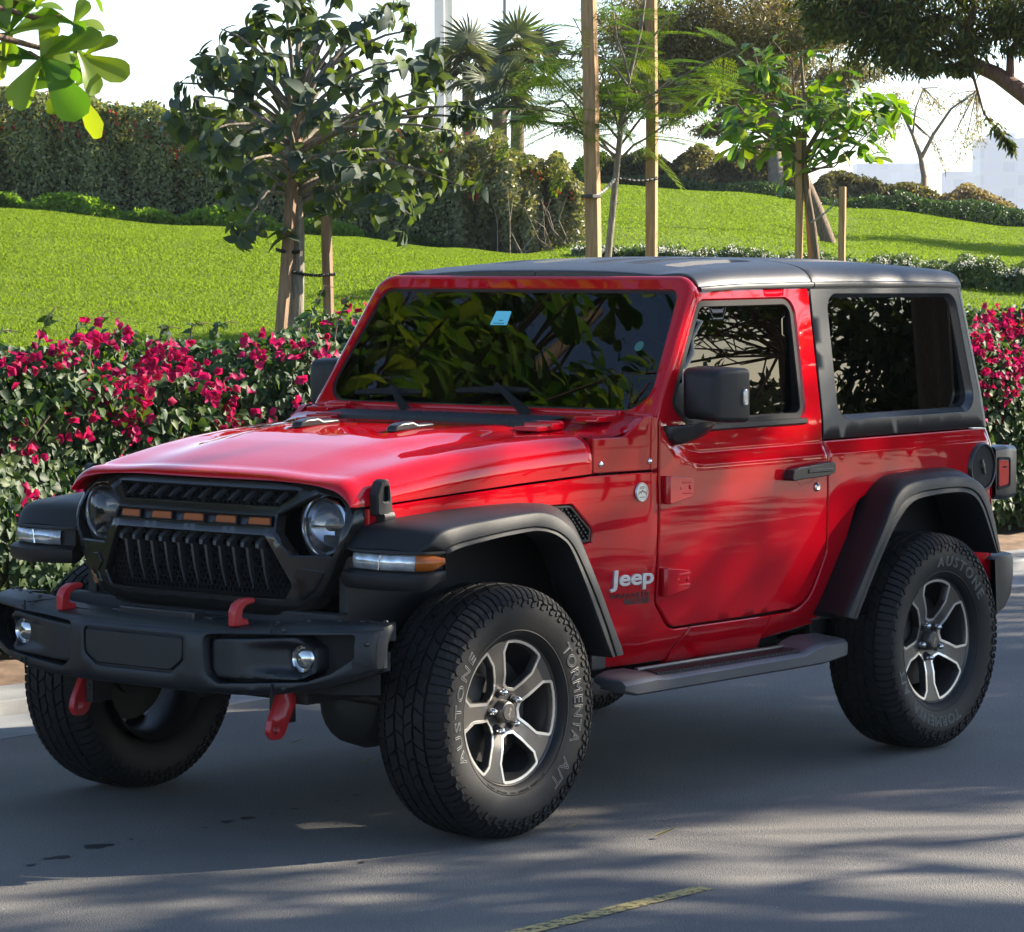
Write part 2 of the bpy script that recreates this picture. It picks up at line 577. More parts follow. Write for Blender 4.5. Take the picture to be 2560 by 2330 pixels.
def mk_cowlside():
    mb = MB()
    o = rpoly([(.602, 1.108), (.904, 1.108), (.904, 1.286), (.84, 1.286), (.80, 1.262, .03), (.74, 1.222, .03), (.602, 1.222)], .03, 5)
    panel(mb, o, side(), [], thick=.03, cham=.004, res=.03)
    return mb
cowls = both(mk_cowlside, 'cowl_side', M['red'], ang=38)
for c_, s in zip(cowls, (1, -1)):
    for xx in (.636, .862):
        mb = MB(); y = -half(xx, 1.137)
        mb.lathe([(y - .007, 0), (y - .006, .006), (y - .003, .010), (y + .004, .011)], 14, (xx, 0, 1.137))
        cb(mb if s > 0 else mb.mirrored(), 'bolt', M['chr'], c_)
# tub rear wall with rounded corners
def rearx(z): return itp(z, [(.5, 3.045), (.66, 3.035), (1.02, 3.012), (1.157, 2.995), (1.163, 2.995), (1.70, 2.895), (1.78, 2.86)])
mb = MB(); rows = []
for z in (.50, .66, .8, .95, 1.1, 1.157):
    x = rearx(z); h = half(2.9, z); r = .035
    row = [(x + .001, -h, z)] + [(x + r * math.sin(a), -h + r * (1 - math.cos(a)), z) for a in [PI / 2 * k / 5 for k in range(1, 6)]]
    rows.append(row + [(a, -b, c) for a, b, c in reversed(row)])
mb.grid(rows)
mb.grid([rows[-1], [(a - .05, b * .97, c) for a, b, c in rows[-1]]])
cb(mb, 'tailgate', M['red'], ang=60)
# cowl top
mb = MB(); rows = []
for k in range(25):
    y = -.745 + 1.49 * k / 24
    e = abs(y) / .745
    zr = 1.286 - .0 * e
    d = sstep(e, .9, 1.0)
    f_ = lambda x: y * (half(x, 1.2) - .008) / .745
    rows.append([(.60, f_(.60), 1.226 + .016 * (1 - e * e) - .004 * d), (.70, f_(.70), 1.238 + .012 * (1 - e * e) - .014 * d), (.76, f_(.76), 1.250 + .008 * (1 - e * e) - .012 * d), (.80, f_(.80), 1.260 + .004 * (1 - e * e)), (.86, f_(.86), 1.282), (.895, f_(.895), 1.287)])
mb.grid(rows)
cowltop = cb(mb, 'cowl_panel', M['red'], ang=60)
mb = MB()
rows = []
for k in range(60):
    y = .54 - 1.02 * k / 59
    wv = .0035 * (1 if k % 3 == 0 else 0) if y < .2 else 0
    rows.append([(.660, y, 1.240), (.665, y, 1.266 + wv), (.80, y, 1.279 + wv), (.83, y, 1.274)])
mb.grid(rows)
cb(mb, 'cowl_grille', M['blk'], cowltop)

# ---- hood
ZS = [(-.43, 1.115), (-.39, 1.130), (-.34, 1.141), (-.25, 1.158), (-.20, 1.166), (-.04, 1.190), (.11, 1.207), (.28, 1.221), (.46, 1.231), (.62, 1.237)]
def seamz(x): return itp(x, [(-.43, 1.052), (-.36, 1.052), (-.1, 1.069), (.277, 1.092), (.60, 1.108)])
def hood_section(x):
    """half section from the seam to the centre line: list of (y, z)"""
    hs = half(x, 1.1); zs = itp(x, ZS); sz = seamz(x)
    dome = itp(x, [(-.43, .004), (-.30, .010), (-.1, .018), (.1, .022), (.3, .023), (.62, .017)])
    R = .085
    pts = [(hs + .002, sz), (hs + .003, lerp(sz, zs - .07, .5)), (hs + .001, zs - .062)]
    for k in range(1, 7):
        a = PI / 2 * k / 6
        pts.append((hs - .001 - R * (1 - math.cos(a)), zs - .062 + .062 * math.sin(a) * 1.0))
    yi = hs - R
    vall = itp(x, [(-.43, .40), (-.2, .41), (.6, .45)])
    blend = sstep(x, -.25, .35)
    for k in range(1, 13):
        y = lerp(yi, 0, k / 12)
        t = sstep(y, vall + .05 + .02 * (1 - blend), vall - .05 - .09 * (1 - blend))
        if y > vall + .05: t = 0
        tt = sstep(-y, -(vall + .05), -(vall - .06 - .1 * (1 - blend)))
        crown = .006 * (1 - (y / max(yi, .01)) ** 2)
        dip = -.006 * blend * math.exp(-((y - vall - .03) / .05) ** 2)
        pts.append((y, zs + dome * tt + crown + dip))
    return pts
XF = -.355
def lipz(y):
    return itp(abs(y), [(0, 1.121), (.304, 1.1225), (.42, 1.119), (.489, 1.113), (.562, 1.100), (.598, 1.080), (.623, 1.052), (.66, 1.04)])
rows = []
ref = hood_section(XF)
for k in range(7):
    th = PI / 2 * k / 7
    x = XF - .083 * math.cos(th)
    row = []
    for (y, z) in ref:
        yy = y * lerp(.985, 1.0, math.sin(th))
        row.append((x, -yy, lerp(min(lipz(yy), z), z, math.sin(th))))
    rows.append(row)
for x in [XF + (.592 - XF) * (k / 40) for k in range(41)]:
    rows.append([(x, -y, z) for y, z in hood_section(x)])
rows.append([(x + .002, y, z - .006) for x, y, z in rows[-1]])
rows.append([(x, y, z - .03) for x, y, z in rows[-1]])
rows = [[(x + .012, y * .985, z - .002) for x, y, z in rows[0]]] + rows
full = [r + [(x, -y, z) for x, y, z in reversed(r[:-1])] for r in rows]
mb = MB().grid(full)
hood = cb(mb, 'hood', M['red'], ang=75)
def hoodz(x, y):
    s_ = hood_section(x); s_ = sorted(s_)
    return float(np.interp(abs(y), [p[0] for p in s_], [p[1] for p in s_]))
for s in (1, -1):   # rubber bump stops and hood hinges
    mb = MB(); y0 = .213 * s
    z0 = hoodz(.29, .213) - .002
    mb.prism([Vector(p) for p in ((.205, 0), (.215, .020), (.245, .027), (.30, .027), (.325, .016), (.40, .014), (.41, 0))],
             lambda u, v: (u, y0 - .022, z0 + v + (u - .29) * .05), lambda u, v: (u, y0 + .022, z0 + v + (u - .29) * .05))
    cb(mb, 'bump_stop', M['blk2'], hood, bevel=.006)
    mb = MB(); y0 = .497 * s; z0 = 1.238
    mb.box((.61, y0, z0 + .010), (.10, .10, .016)); mb.box((.655, y0, z0 + .016), (.06, .12, .022))
    mb.tube([(.68, y0 - .06, z0 + .022), (.68, y0 + .06, z0 + .022)], .012, 10)
    cb(mb, 'hood_hinge', M['red'], hood, bevel=.004)
    mb = MB(); yb = (half(-.32, 1.08) + .006) * s   # side latch
    sh = [(-.035, -.055), (-.037, .01), (-.022, .05), (-.006, .058), (.012, .056), (.022, .035), (.034, -.02), (.036, -.055)]
    hole = rpoly([(-.012, -.012, .006), (-.008, .034, .006), (.010, .034, .006), (.014, -.012, .006)], .02, 3)
    zc = 1.078; xc = -.318
    panel(mb, rpoly([(a, b, .008) for a, b in sh], .02, 3), lambda u, v: (xc + u, (yb + .030 * s - .006 * s * abs(u) / .03), zc + v), [hole], thick=.034, cham=.005, inward=(0, -s, 0), grid=False, hthick=.02)
    mb.box((xc + .002, yb + .006 * s, zc + .01), (.03, .012, .06))
    mb.tube([(xc - .012, yb + .012 * s, zc - .060), (xc + .036, yb + .012 * s, zc - .060)], .02, 12)
    cb(mb, 'hood_latch', M['blk'], hood, bevel=.002)

# ---- windscreen frame, glass, stickers, hinges
def wsf(off=0.0):
    return lambda y, s: (.8795 + .5518 * s + .834 * off, y, 1.262 + .834 * s - .5518 * off)
WOUT = rpoly([(-.779, .018), (-.777, .05), (-.719, .594, .085), (.719, .594, .085), (.777, .05), (.779, .018)], .04, 10)
WGL = rpoly([(-.742, .045, .095), (-.674, .532, .05), (.674, .532, .05), (.742, .045, .095)], .04, 10)
mb = MB()
o2 = inset(WOUT, .026)
panel(mb, o2, wsf(), [WGL], thick=.001, cham=.0005, res=.05, inward=(.834, 0, -.5518), hthick=.016)
rings = [(.026, 0), (.016, .0015), (.008, .006), (.002, .014), (0, .026), (0, .05)]
rws = [[wsf(d)(p.x, p.y) for p in inset(WOUT, i)] for i, d in rings]
mb.grid(rws, closed_v=True)
wsframe = cb(mb, 'windscreen_frame', M['red'], ang=38)
mb = MB(); panel(mb, inset(WGL, -.002), wsf(.012), [], thick=.004, cham=.0005, res=.2)
cb(mb, 'windscreen', M['glass'], wsframe, ang=30)
mb = MB(); panel(mb, inset(WGL, -.001), wsf(.0105), [inset(WGL, .012)], thick=.001, cham=.0004, grid=False, inward=(.834, 0, -.5518))
cb(mb, 'windscreen_seal', M['blk2'], wsframe)
mb = MB(); mb.prism(rpoly([(.030, .383, .004), (.108, .383, .004), (.104, .441, .004), (.034, .441, .004)], .05, 3), wsf(.0115), wsf(.0108))
st_ = cb(mb, 'sticker', M['stick'], wsframe)
st_['label'] = 'small pale blue sticker'
mb = MB()
for k, (a, b) in enumerate(((.088, .005), (.083, .010))):
    mb.prism([Vector(p) for p in ((.045 + k * .01, .388 + k * .012), (.095 - k * .02, .388 + k * .012), (.095 - k * .02, .392 + k * .012), (.045 + k * .01, .392 + k * .012))], wsf(.0108), wsf(.0104))
cb(mb, 'sticker_print', M['stickd'], st_)
mb = MB(); mb.prism([Vector((-.589 + .018 * math.cos(a), .307 + .020 * math.sin(a))) for a in [2 * PI * k / 16 for k in range(16)]], wsf(.0115), wsf(.0108))
o_ = cb(mb, 'sticker', mat('teal_sticker', (.03, .13, .11), .6), wsframe); o_['label'] = 'round faint green sticker low by the pillar'
for s in (1, -1):
    mb = MB()
    mb.box((.79, .61 * s, 1.276), (.10, .10, .020)); mb.tube([(.845, .56 * s, 1.286), (.845, .66 * s, 1.286)], .013, 10)
    mb.box((.87, .61 * s, 1.292), (.03, .10, .020))
    cb(mb, 'windscreen_hinge', M['red'], wsframe, bevel=.004)
# wipers
for (py, j, b0, b1) in ((.275, (.393, .088), (.573, .072), (.265, .082)), (-.283, (-.082, .110), (.105, .092), (-.215, .103))):
    F = wsf(-.020)
    piv = Vector(wsf(-.035)(py, -.012)); e1 = Vector(wsf(-.034)(*j)); n_ = Vector((-.834, 0, .552))
    rows = []
    for t in np.linspace(0, 1, 8):
        p = piv.lerp(e1, t) + n_ * .006 * math.sin(PI * t)
        wd = lerp(.020, .008, t)
        sd = (e1 - piv).normalized().cross(n_).normalized()
        rows.append([p - sd * wd, p - sd * wd * .7 + n_ * .012, p + sd * wd * .7 + n_ * .012, p + sd * wd])
    mb = MB().grid(rows)
    wp = cb(mb, 'wiper_arm', M['wip'])
    mb = MB()
    mb.box(tuple(piv + Vector((-.02, -.01, -.012))), (.08, .10 if py > 0 else .16, .03))
    cb(mb, 'wiper_base', M['wip'], wp, bevel=.008)
    mb = MB(); rows = []
    for t in np.linspace(0, 1, 18):
        y = lerp(b0[0], b1[0], t); s_ = lerp(b0[1], b1[1], t) + .004 * math.sin(PI * t)
        hh = .012 + .010 * math.sin(PI * t) ** .6
        if abs(y - j[0]) < .045: hh += .006
        q0 = wsf(-.003)(y, s_ - hh * .3); q1 = wsf(-.020)(y, s_ - hh * .5); q2 = wsf(-.024)(y, s_ + hh * .4); q3 = wsf(-.012)(y, s_ + hh * .55)
        rows.append([q0, q1, q2, q3])
    mb.grid(rows)
    cb(mb, 'wiper_blade', M['wip'], wp)

# ---- hardtop
QW = [(2.008, 1.680, .06), (2.868, 1.672, .06), (2.942, 1.226, .07), (2.010, 1.226, .075)]
def mk_htside():
    mb = MB()
    o = rpoly([(1.912, 1.163), (1.908, 1.700), (rearx(1.70), 1.700), (rearx(1.163), 1.163)], .03)
    q = rpoly(QW, .03, 8)
    panel(mb, o, side(), [q], thick=.03, cham=.002, res=.05, hthick=.003)
    return mb
def mk_reveal():
    mb = MB(); q = rpoly(QW, .03, 8)
    q2 = inset(q, .017)
    mb.grid([[side(.0025)(p.x, p.y) for p in q], [side(.010)(p.x, p.y) for p in inset(q, .005)], [side(.024)(p.x, p.y) for p in q2], [side(.055)(p.x, p.y) for p in q2]], closed_v=True)
    return mb
mb = mk_htside()
mbr = mb.mirrored()
mb.add(mbr.v, mbr.f)
# rear wall with rounded corner posts
rows = []
for z in (1.163, 1.3, 1.45, 1.6, 1.70, 1.725, 1.74):
    x = rearx(z); h = half(2.9, min(z, 1.70)) - (0 if z <= 1.7 else (z - 1.7) * .5); r = .055
    row = [(x + .001, -h, z)] + [(x + r * math.sin(a), -h + r * (1 - math.cos(a)), z) for a in [PI / 2 * k / 6 for k in range(1, 7)]]
    row.append((x + r, -.58, z))
    rows.append(row + [(a, -b, c) for a, b, c in reversed(row)])
mb.grid(rows)
hard = cb(mb, 'hard_top', M['top'], ang=38)
mb = mk_reveal()
for q_ in (mb, mb.mirrored()): cb(q_, 'window_reveal', M['rev'], hard, ang=38)
RS = [(0, 1.815), (.10, 1.8145), (.2, 1.8135), (.3, 1.8115), (.4, 1.807), (.48, 1.802), (.55, 1.795), (.60, 1.788), (.63, 1.781), (.655, 1.772), (.675, 1.760), (.690, 1.746), (.700, 1.732), (.705, 1.722)]
def roofpt(x, y, z):
    e = sstep(abs(y), .5, .71)
    d = itp(x, [(1.20, -.052), (1.3, -.034), (1.42, -.018), (1.6, -.006), (1.9, 0), (2.4, -.004), (2.7, -.016), (2.86, -.032), (2.93, -.05)])
    ds = itp(x, [(1.20, -.014), (1.45, -.004), (1.9, 0), (2.5, -.003), (2.93, -.012)])
    z2 = z + lerp(d, ds, e)
    a = abs(y); g = 0
    for c_ in (.13, .30, .47):
        g += sstep(a, c_ - .045, c_ - .033) * (1 - sstep(a, c_ + .033, c_ + .045))
    z2 -= .013 * g * sstep(x, 1.40, 1.425) * (1 - sstep(x, 1.80, 1.83))
    z2 -= .013 * g * sstep(x, 2.02, 2.05) * (1 - sstep(x, 2.74, 2.78))
    return (x, y, z2)
ysamp = sorted(set([round(v, 4) for v in list(np.linspace(0, .55, 45))] + [p[0] for p in RS if p[0] > .55]))
def roof_strip(x0, x1, ya, yb, n=26):
    """roof skin between x0..x1, on half-widths ya..yb (signed)"""
    rows = []
    ys_ = []
    lo, hi = min(ya, yb), max(ya, yb)
    for y in sorted([-v for v in ysamp] + ysamp):
        if lo - 1e-6 <= y <= hi + 1e-6: ys_.append(y)
    if lo > -.7: ys_ = [lo] + [y for y in ys_ if y > lo + 1e-4]
    if hi < .7: ys_ = [y for y in ys_ if y < hi - 1e-4] + [hi]
    xs = sorted(set(list(np.linspace(x0, x1, n)) + [x for x in (1.40, 1.4125, 1.425, 1.80, 1.83, 2.02, 2.05, 2.74, 2.78) if x0 < x < x1]))
    def xe(x, y):  # front edge bows with the windscreen header
        return x + (0.0 if x > x0 + .001 or x0 > 1.5 else .02 * (abs(y) / .7) ** 3)
    for x in xs:
        rows.append([roofpt(xe(x, y), y, float(np.interp(abs(y), [p[0] for p in RS], [p[1] for p in RS]))) for y in ys_])
    m = MB()
    dn = lambda r, d: [(a, b, c - d) for a, b, c in r]
    rows = [dn(rows[0], .03), dn(rows[0], .004)] + [[(a + .004, b, c) for a, b, c in rows[0]]] + rows[1:-1] + [[(a - .003, b, c) for a, b, c in rows[-1]], dn(rows[-1], .004), dn(rows[-1], .03)]
    if abs(ya - yb) > 1.2 or True:
        rows = [[(a, b, c - .03) for a, b, c in [r[0]]] + r + [(a, b, c - .03) for a, b, c in [r[-1]]] for r in rows]
    m.grid(rows)
    return m
# gutter lip, drawn along each side
def gutter(x0, x1):
    m = MB(); rows = []
    for x in np.linspace(x0, x1, 10):
        y = .705; z = roofpt(x, .705, 1.722)[2]
        rows.append([(x, -y + .004, z + .004), (x, -y - .008, z - .001), (x, -y - .010, z - .006), (x, -y - .009, z - .015), (x, -y + .02, z - .016)])
    m.grid(rows)
    m.add(rows[0], [(0, 1, 2, 3, 4)]); m.add(rows[-1], [(4, 3, 2, 1, 0)])
    return m
for ya, yb in ((-.705, -.002), (.002, .705)):
    m_ = roof_strip(1.222, 1.922, ya, yb)
    g_ = gutter(1.245, 1.922)
    if ya > 0: g_ = g_.mirrored()
    m_.add(g_.v, g_.f)
    cb(m_, 'roof_panel', M['top'], hard, ang=40)
m_ = roof_strip(1.928, 2.92, -.705, .705)
g_ = gutter(1.928, 2.90)
for q_ in (g_, g_.mirrored()): m_.add(q_.v, q_.f)
cb(m_, 'roof_panel', M['top'], hard, ang=40)
mb = MB()
mb.box((1.925, 0, 1.755), (.03, 1.24, .04)); mb.box((1.57, 0, 1.735), (.66, .03, .05))
for s in (1, -1):
    mb.box((1.60, .675 * s, 1.70), (.66, .04, .03)); mb.box((2.40, .675 * s, 1.70), (.96, .04, .03)); mb.box((1.906, .68 * s, 1.43), (.03, .05, .54))
cb(mb, 'roof_seal', M['void'], hard)
mb = MB(); panel(mb, inset(rpoly(QW, .03, 8), .004), lambda x, z: (x, -.690 - (1.66 - z) * .05, z), [], thick=.004, cham=.0005, res=.08)
for q_ in (mb, mb.mirrored()):
    cb(q_, 'side_window', M['glass2'], hard, ang=30)

# ---- grille shell
def gx(y, z):
    x = itp(z, [(.66, -.480), (.70, -.490), (.76, -.500), (.86, -.508), (.953, -.516), (.981, -.508), (1.02, -.490), (1.05, -.472), (1.09, -.447), (1.115, -.438), (1.13, -.436)])
    a = abs(y)
    return x + .058 * max(0, (a - .25) / .305) ** 1.6
GO = [(0, 1.116), (.30, 1.117), (.42, 1.113), (.489, 1.107), (.556, 1.094), (.592, 1.075), (.612, 1.045), (.612, 1.0), (.597, .932), (.556, .848), (.51, .775), (.465, .730), (.42, .712), (.36, .706)]
def sym_outline(h): return [(-a, b) for a, b in h] + [(a, b) for a, b in reversed(h) if a > 1e-6]
GOUT = rpoly(sym_outline(GO), .03)
HO = [(.463, 1.082), (.541, 1.076), (.572, 1.050), (.588, 1.0), (.578, .94), (.555, .900), (.412, .899), (.362, .965), (.36, .985), (.352, 1.018)]
HOL = rpoly([(-a, b, .006) for a, b in HO], .03, 3)
HOR = rpoly([(a, b, .006) for a, b in HO], .03, 3)
UM = rpoly([(-.403, 1.092, .005), (.403, 1.092, .005), (.344, 1.045, .005), (-.344, 1.045, .005)], .03, 3)
LO = rpoly([(-.325, .953, .01), (.325, .953, .01), (.413, .805, .012), (.384, .759, .012), (-.384, .759, .012), (-.413, .805, .012)], .03, 4)
AM = rpoly([(-.350, 1.012, .004), (.350, 1.012, .004), (.352, .984, .004), (-.352, .984, .004)], .03, 3)
mb = MB()
gf = lambda y, z: (gx(y, z), y, z)
panel(mb, GOUT, gf, [HOL, HOR, UM, LO, AM], thick=.13, cham=.005, res=.035, inward=(1, 0, 0), hthick=.045)
for s in (1, -1):  # pressed chin triangles beside the lower opening
    tri = rpoly([(.445 * s, .862, .004), (.535 * s, .852, .004), (.50 * s, .79, .01), (.425 * s, .735, .02), (.455 * s, .80, .01), (.425 * s, .832, .004)], .02, 3)
    panel(mb, tri, lambda y, z: (gx(y, z) - .0012 - .006 * sstep(z, .74, .86), y, z), [], thick=.02, cham=.003, res=.02, inward=(1, 0, 0))
grille = cb(mb, 'grille', M['gblk'], ang=40)
mb = MB()
mb.add([(gx(y, z) + .05, y, z) for y, z in ((-.44, .72), (.44, .72), (.42, .85), (.34, .97), (.36, 1.03), (.42, 1.10), (-.42, 1.10), (-.36, 1.03), (-.34, .97), (-.42, .85))], [tuple(range(10))])
cb(mb, 'grille_backing', M['void'], grille)
for op, pitch in ((UM, .020), (LO, .020)):   # honeycomb mesh in both openings
    mb = MB()
    us = [p.x for p in op]; vs = [p.y for p in op]
    j = 0; v = min(vs)
    while v < max(vs):
        u = min(us) + (pitch / 2 if j % 2 else 0)
        while u < max(us):
            if inpoly((u, v), op):
                c = [(u + .0115 * math.cos(PI / 6 + k * PI / 3), v + .0115 * math.sin(PI / 6 + k * PI / 3)) for k in range(6)]
                ci = [(u + .0085 * math.cos(PI / 6 + k * PI / 3), v + .0085 * math.sin(PI / 6 + k * PI / 3)) for k in range(6)]
                X = gx(u, v) + .036
                mb.grid([[(X, a, b) for a, b in c], [(X - .004, a, b) for a, b in ci], [(X + .008, a, b) for a, b in ci]], closed_v=True)
            u += pitch
        v += pitch * .866; j += 1
    cb(mb, 'grille_mesh', mat('mesh_black', (.004, .004, .0045), .7, spec=.15), grille, ang=180, fix=False)
def tooth(y, zt, h, w_, d):
    """tapering slat: broad lit head leaning out of the frame, thin rib below"""
    m = MB()
    hz = [(0, w_, .030), (.28, w_, .002), (.38, w_ * .62, -.006), (.62, w_ * .55, -.008), (.68, w_ * .5, .012), (1.9, w_ * .35, .018), (2.9, w_ * .2, .03)]
    rws = []
    for t, ww, dx in hz:
        z = zt - t * h; X = gx(y, z) + dx * d
        rws.append([(X + .03, y - ww, z), (X, y - ww * .8, z), (X, y + ww * .8, z), (X + .03, y + ww, z)])
    m.grid(rws)
    return m
for k in range(11):
    y = (k - 5) * .0605
    m_ = tooth(y, .953, .058, .0145, 1.0)
    cb(m_, 'grille_slat', M['tooth'], grille, ang=25)
for k in range(11):
    y = (k - 5) * .066
    m_ = MB(); rws = []
    for t, ww, dx in ((0, .013, .035), (.3, .013, .02), (.75, .007, .004), (.8, .006, .02), (1.0, .004, .035)):
        z = 1.090 - t * .044; X = gx(y, z) + dx
        rws.append([(X + .02, y - ww - .006 * (1 - t) + .006, z), (X, y - ww * .7 + .006 * t, z), (X, y + ww * .7 + .006 * t, z), (X + .02, y + ww + .006 * t, z)])
    m_.grid(rws)
    cb(m_, 'grille_slat', M['tooth'], grille, ang=25)
mb = MB()
mb.grid([[(gx(y, z) + .022, y, z) for y in np.linspace(-.352, .352, 15)] for z in (.982, .998, 1.014)])
ambk = cb(mb, 'lamp_strip', M['blk2'], grille)
for k in range(5):
    y = (k - 2) * .143
    mb = MB(); z = .9985
    X = gx(y, z)
    mb.prism(rpoly([(y - .040, z + .011, .003), (y + .040, z + .011, .003), (y + .046, z - .011, .003), (y - .046, z - .011, .003)], .05, 2),
             lambda u, v: (gx(u, v) + .020, u, v), lambda u, v: (gx(u, v) + (.004 if v > z else .010), u, v))
    cb(mb, 'amber_lamp', M['amb'], grille, bevel=.002)
    mb = MB()
    q = rpoly([(y - .044, z + .0135, .003), (y + .044, z + .0135, .003), (y + .052, z - .0135, .003), (y - .052, z - .0135, .003)], .05, 2)
    panel(mb, q, lambda u, v: (gx(u, v) + .008, u, v), [inset(q, .0035)], thick=.014, cham=.001, inward=(1, 0, 0), grid=False)
    cb(mb, 'lamp_surround', M['blk'], grille)
# ---- headlights
for s in (1, -1):
    yc, zc, xc = .488 * s, .987, -.402
    mb = MB()
    mb.lathe([(xc - .006, .096), (xc - .012, .090), (xc - .004, .086), (xc + .07, .080)], 40, (0, yc, zc), 'x')
    hl = cb(mb, 'headlight', M['chr'], ang=50)
    mb = MB()
    mb.lathe([(xc + .004, .084), (xc + .03, .074), (xc + .055, .045), (xc + .065, .0)], 40, (0, yc, zc), 'x')
    cb(mb, 'reflector', M['refl'], hl, ang=60)
    mb = MB()
    mb.box((xc + .03, yc, zc - .004), (.03, .150, .008)); mb.lathe([(xc + .012, 0), (xc + .013, .018), (xc + .05, .022)], 24, (0, yc, zc + .002), 'x')
    mb.box((xc + .045, yc + .01, zc - .05), (.02, .07, .035))
    cb(mb, 'lamp_core', M['refd'], hl, bevel=.003)
    mb = MB()
    mb.lathe([(xc - .040, 0.0001), (xc - .0385, .02), (xc - .034, .04), (xc - .026, .06), (xc - .014, .077), (xc - .004, .087)], 40, (0, yc, zc), 'x')
    cb(mb, 'lens', M['lens'], hl, ang=180)
    mb = MB()
    mb.lathe([(xc + .02, .092), (xc + .012, .105), (xc + .01, .118)], 40, (0, yc, zc), 'x')
    cb(mb, 'lamp_bowl', M['blk2'], hl, ang=60)

# ---- front bumper
XB = [(0, -.766), (.25, -.763), (.30, -.750), (.40, -.737), (.55, -.712), (.66, -.686), (.74, -.658), (.80, -.626), (.83, -.590), (.845, -.55), (.850, -.51), (.852, -.46)]
def bx(y): return itp(abs(y), XB)
def bzt(y): return itp(abs(y), [(0, .694), (.27, .694), (.40, .692), (.5, .700), (.6, .712), (.84, .716), (.873, .712)])
def bzb(y): return itp(abs(y), [(0, .487), (.40, .487), (.55, .497), (.68, .520), (.80, .552), (.873, .585)])
PK = [(.292, .668, .02), (.40, .676, .01), (.80, .690, .012), (.803, .618, .02), (.74, .572, .03), (.66, .543, .03), (.345, .520, .02), (.300, .548, .03)]
PLT = rpoly([(-.222, .662, .02), (.222, .662, .02), (.222, .58, .03), (.165, .540, .03), (-.165, .540, .03), (-.222, .58, .03)], .03, 5)
ys_ = list(np.linspace(-.840, .840, 60))
BO = [Vector((y, bzt(y) - .016)) for y in ys_] + [Vector((y, bzb(y) + .016)) for y in reversed(ys_)]
mb = MB()
bf = lambda y, z: (bx(y) + .10 * max(0, (.60 - z)) ** 1.3 + .02 * sstep(z, .64, .72), y, z)
PKL = rpoly([(-a, b, c) for a, b, c in PK], .03, 4); PKR = rpoly(PK, .03, 4)
panel(mb, BO, bf, [PKL, PKR, PLT], thick=.002, cham=.001, res=.04, inward=(1, 0, 0), hthick=.05)
def bring(dz_t, dxt):  # rounded top and bottom edges and the top deck
    rows = []
    for y in list(np.linspace(-.850, .850, 70)):
        yy = max(-.840, min(.840, y))
        f0 = bf(yy, bzt(yy) - .016); xk = itp(abs(y), [(0, -.56), (.5, -.56), (.8, -.54), (.85, -.52)])
        dip = 0
        rows.append([(f0[0] + (0 if abs(y) < .840 else .008), y, f0[2]), (f0[0] + .004, y, bzt(y) - .007), (f0[0] + .014, y, bzt(y) - .001), (f0[0] + .05, y, bzt(y) + .004), (max(xk, f0[0] + .06), y, bzt(y) + .006), (max(xk, f0[0] + .06), y, bzt(y) - .05)])
    return rows
mb.grid(bring(0, 0))
rows = []
for y in list(np.linspace(-.850, .850, 70)):
    yy = max(-.840, min(.840, y))
    f0 = bf(yy, bzb(yy) + .016)
    rows.append([(f0[0], y, f0[2]), (f0[0] + .006, y, bzb(y) + .006), (f0[0] + .02, y, bzb(y)), (max(-.55, f0[0] + .05), y, bzb(y) + .004), (max(-.53, f0[0] + .05), y, bzb(y) + .06)])
mb.grid(rows)
for s in (1, -1):   # rounded ends running back beside the tyre
    zt_, zb_ = bzt(.84) - .016, bzb(.84) + .016
    rows = []
    for t in np.linspace(0, 1, 8):
        z = lerp(zt_, zb_, t); f0 = bf(.84, z)
        rows.append([(f0[0], .84 * s, f0[2]), (f0[0] + .02, .849 * s, z), (f0[0] + .035, .852 * s, z), (f0[0] + .050 - .03 * t, .850 * s, z + .003), (f0[0] + .06 - .03 * t, .84 * s, z), (f0[0] + .06 - .03 * t, .76 * s, z)])
    mb.grid(rows)
    mb.grid([[(p[0], p[1], p[2]) for p in rows[0]], [(p[0] + .006, p[1] - .006 * s, p[2] + .014) for p in rows[0]], [(-.47, .70 * s, zt_ + .018)] * 6])
bumper = cb(mb, 'front_bumper', M['bump'], ang=50)
mb = MB()
panel(mb, inset(PLT, -.002), lambda y, z: (bx(0) + .014, y, z), [], thick=.01, cham=.002, grid=False, inward=(1, 0, 0))
pp = inset(PLT, .008)
panel(mb, pp, lambda y, z: (bx(0) + .004, y, z), [], thick=.012, cham=.004, grid=False, inward=(1, 0, 0))
cb(mb, 'plate_panel', M['bump'], bumper)
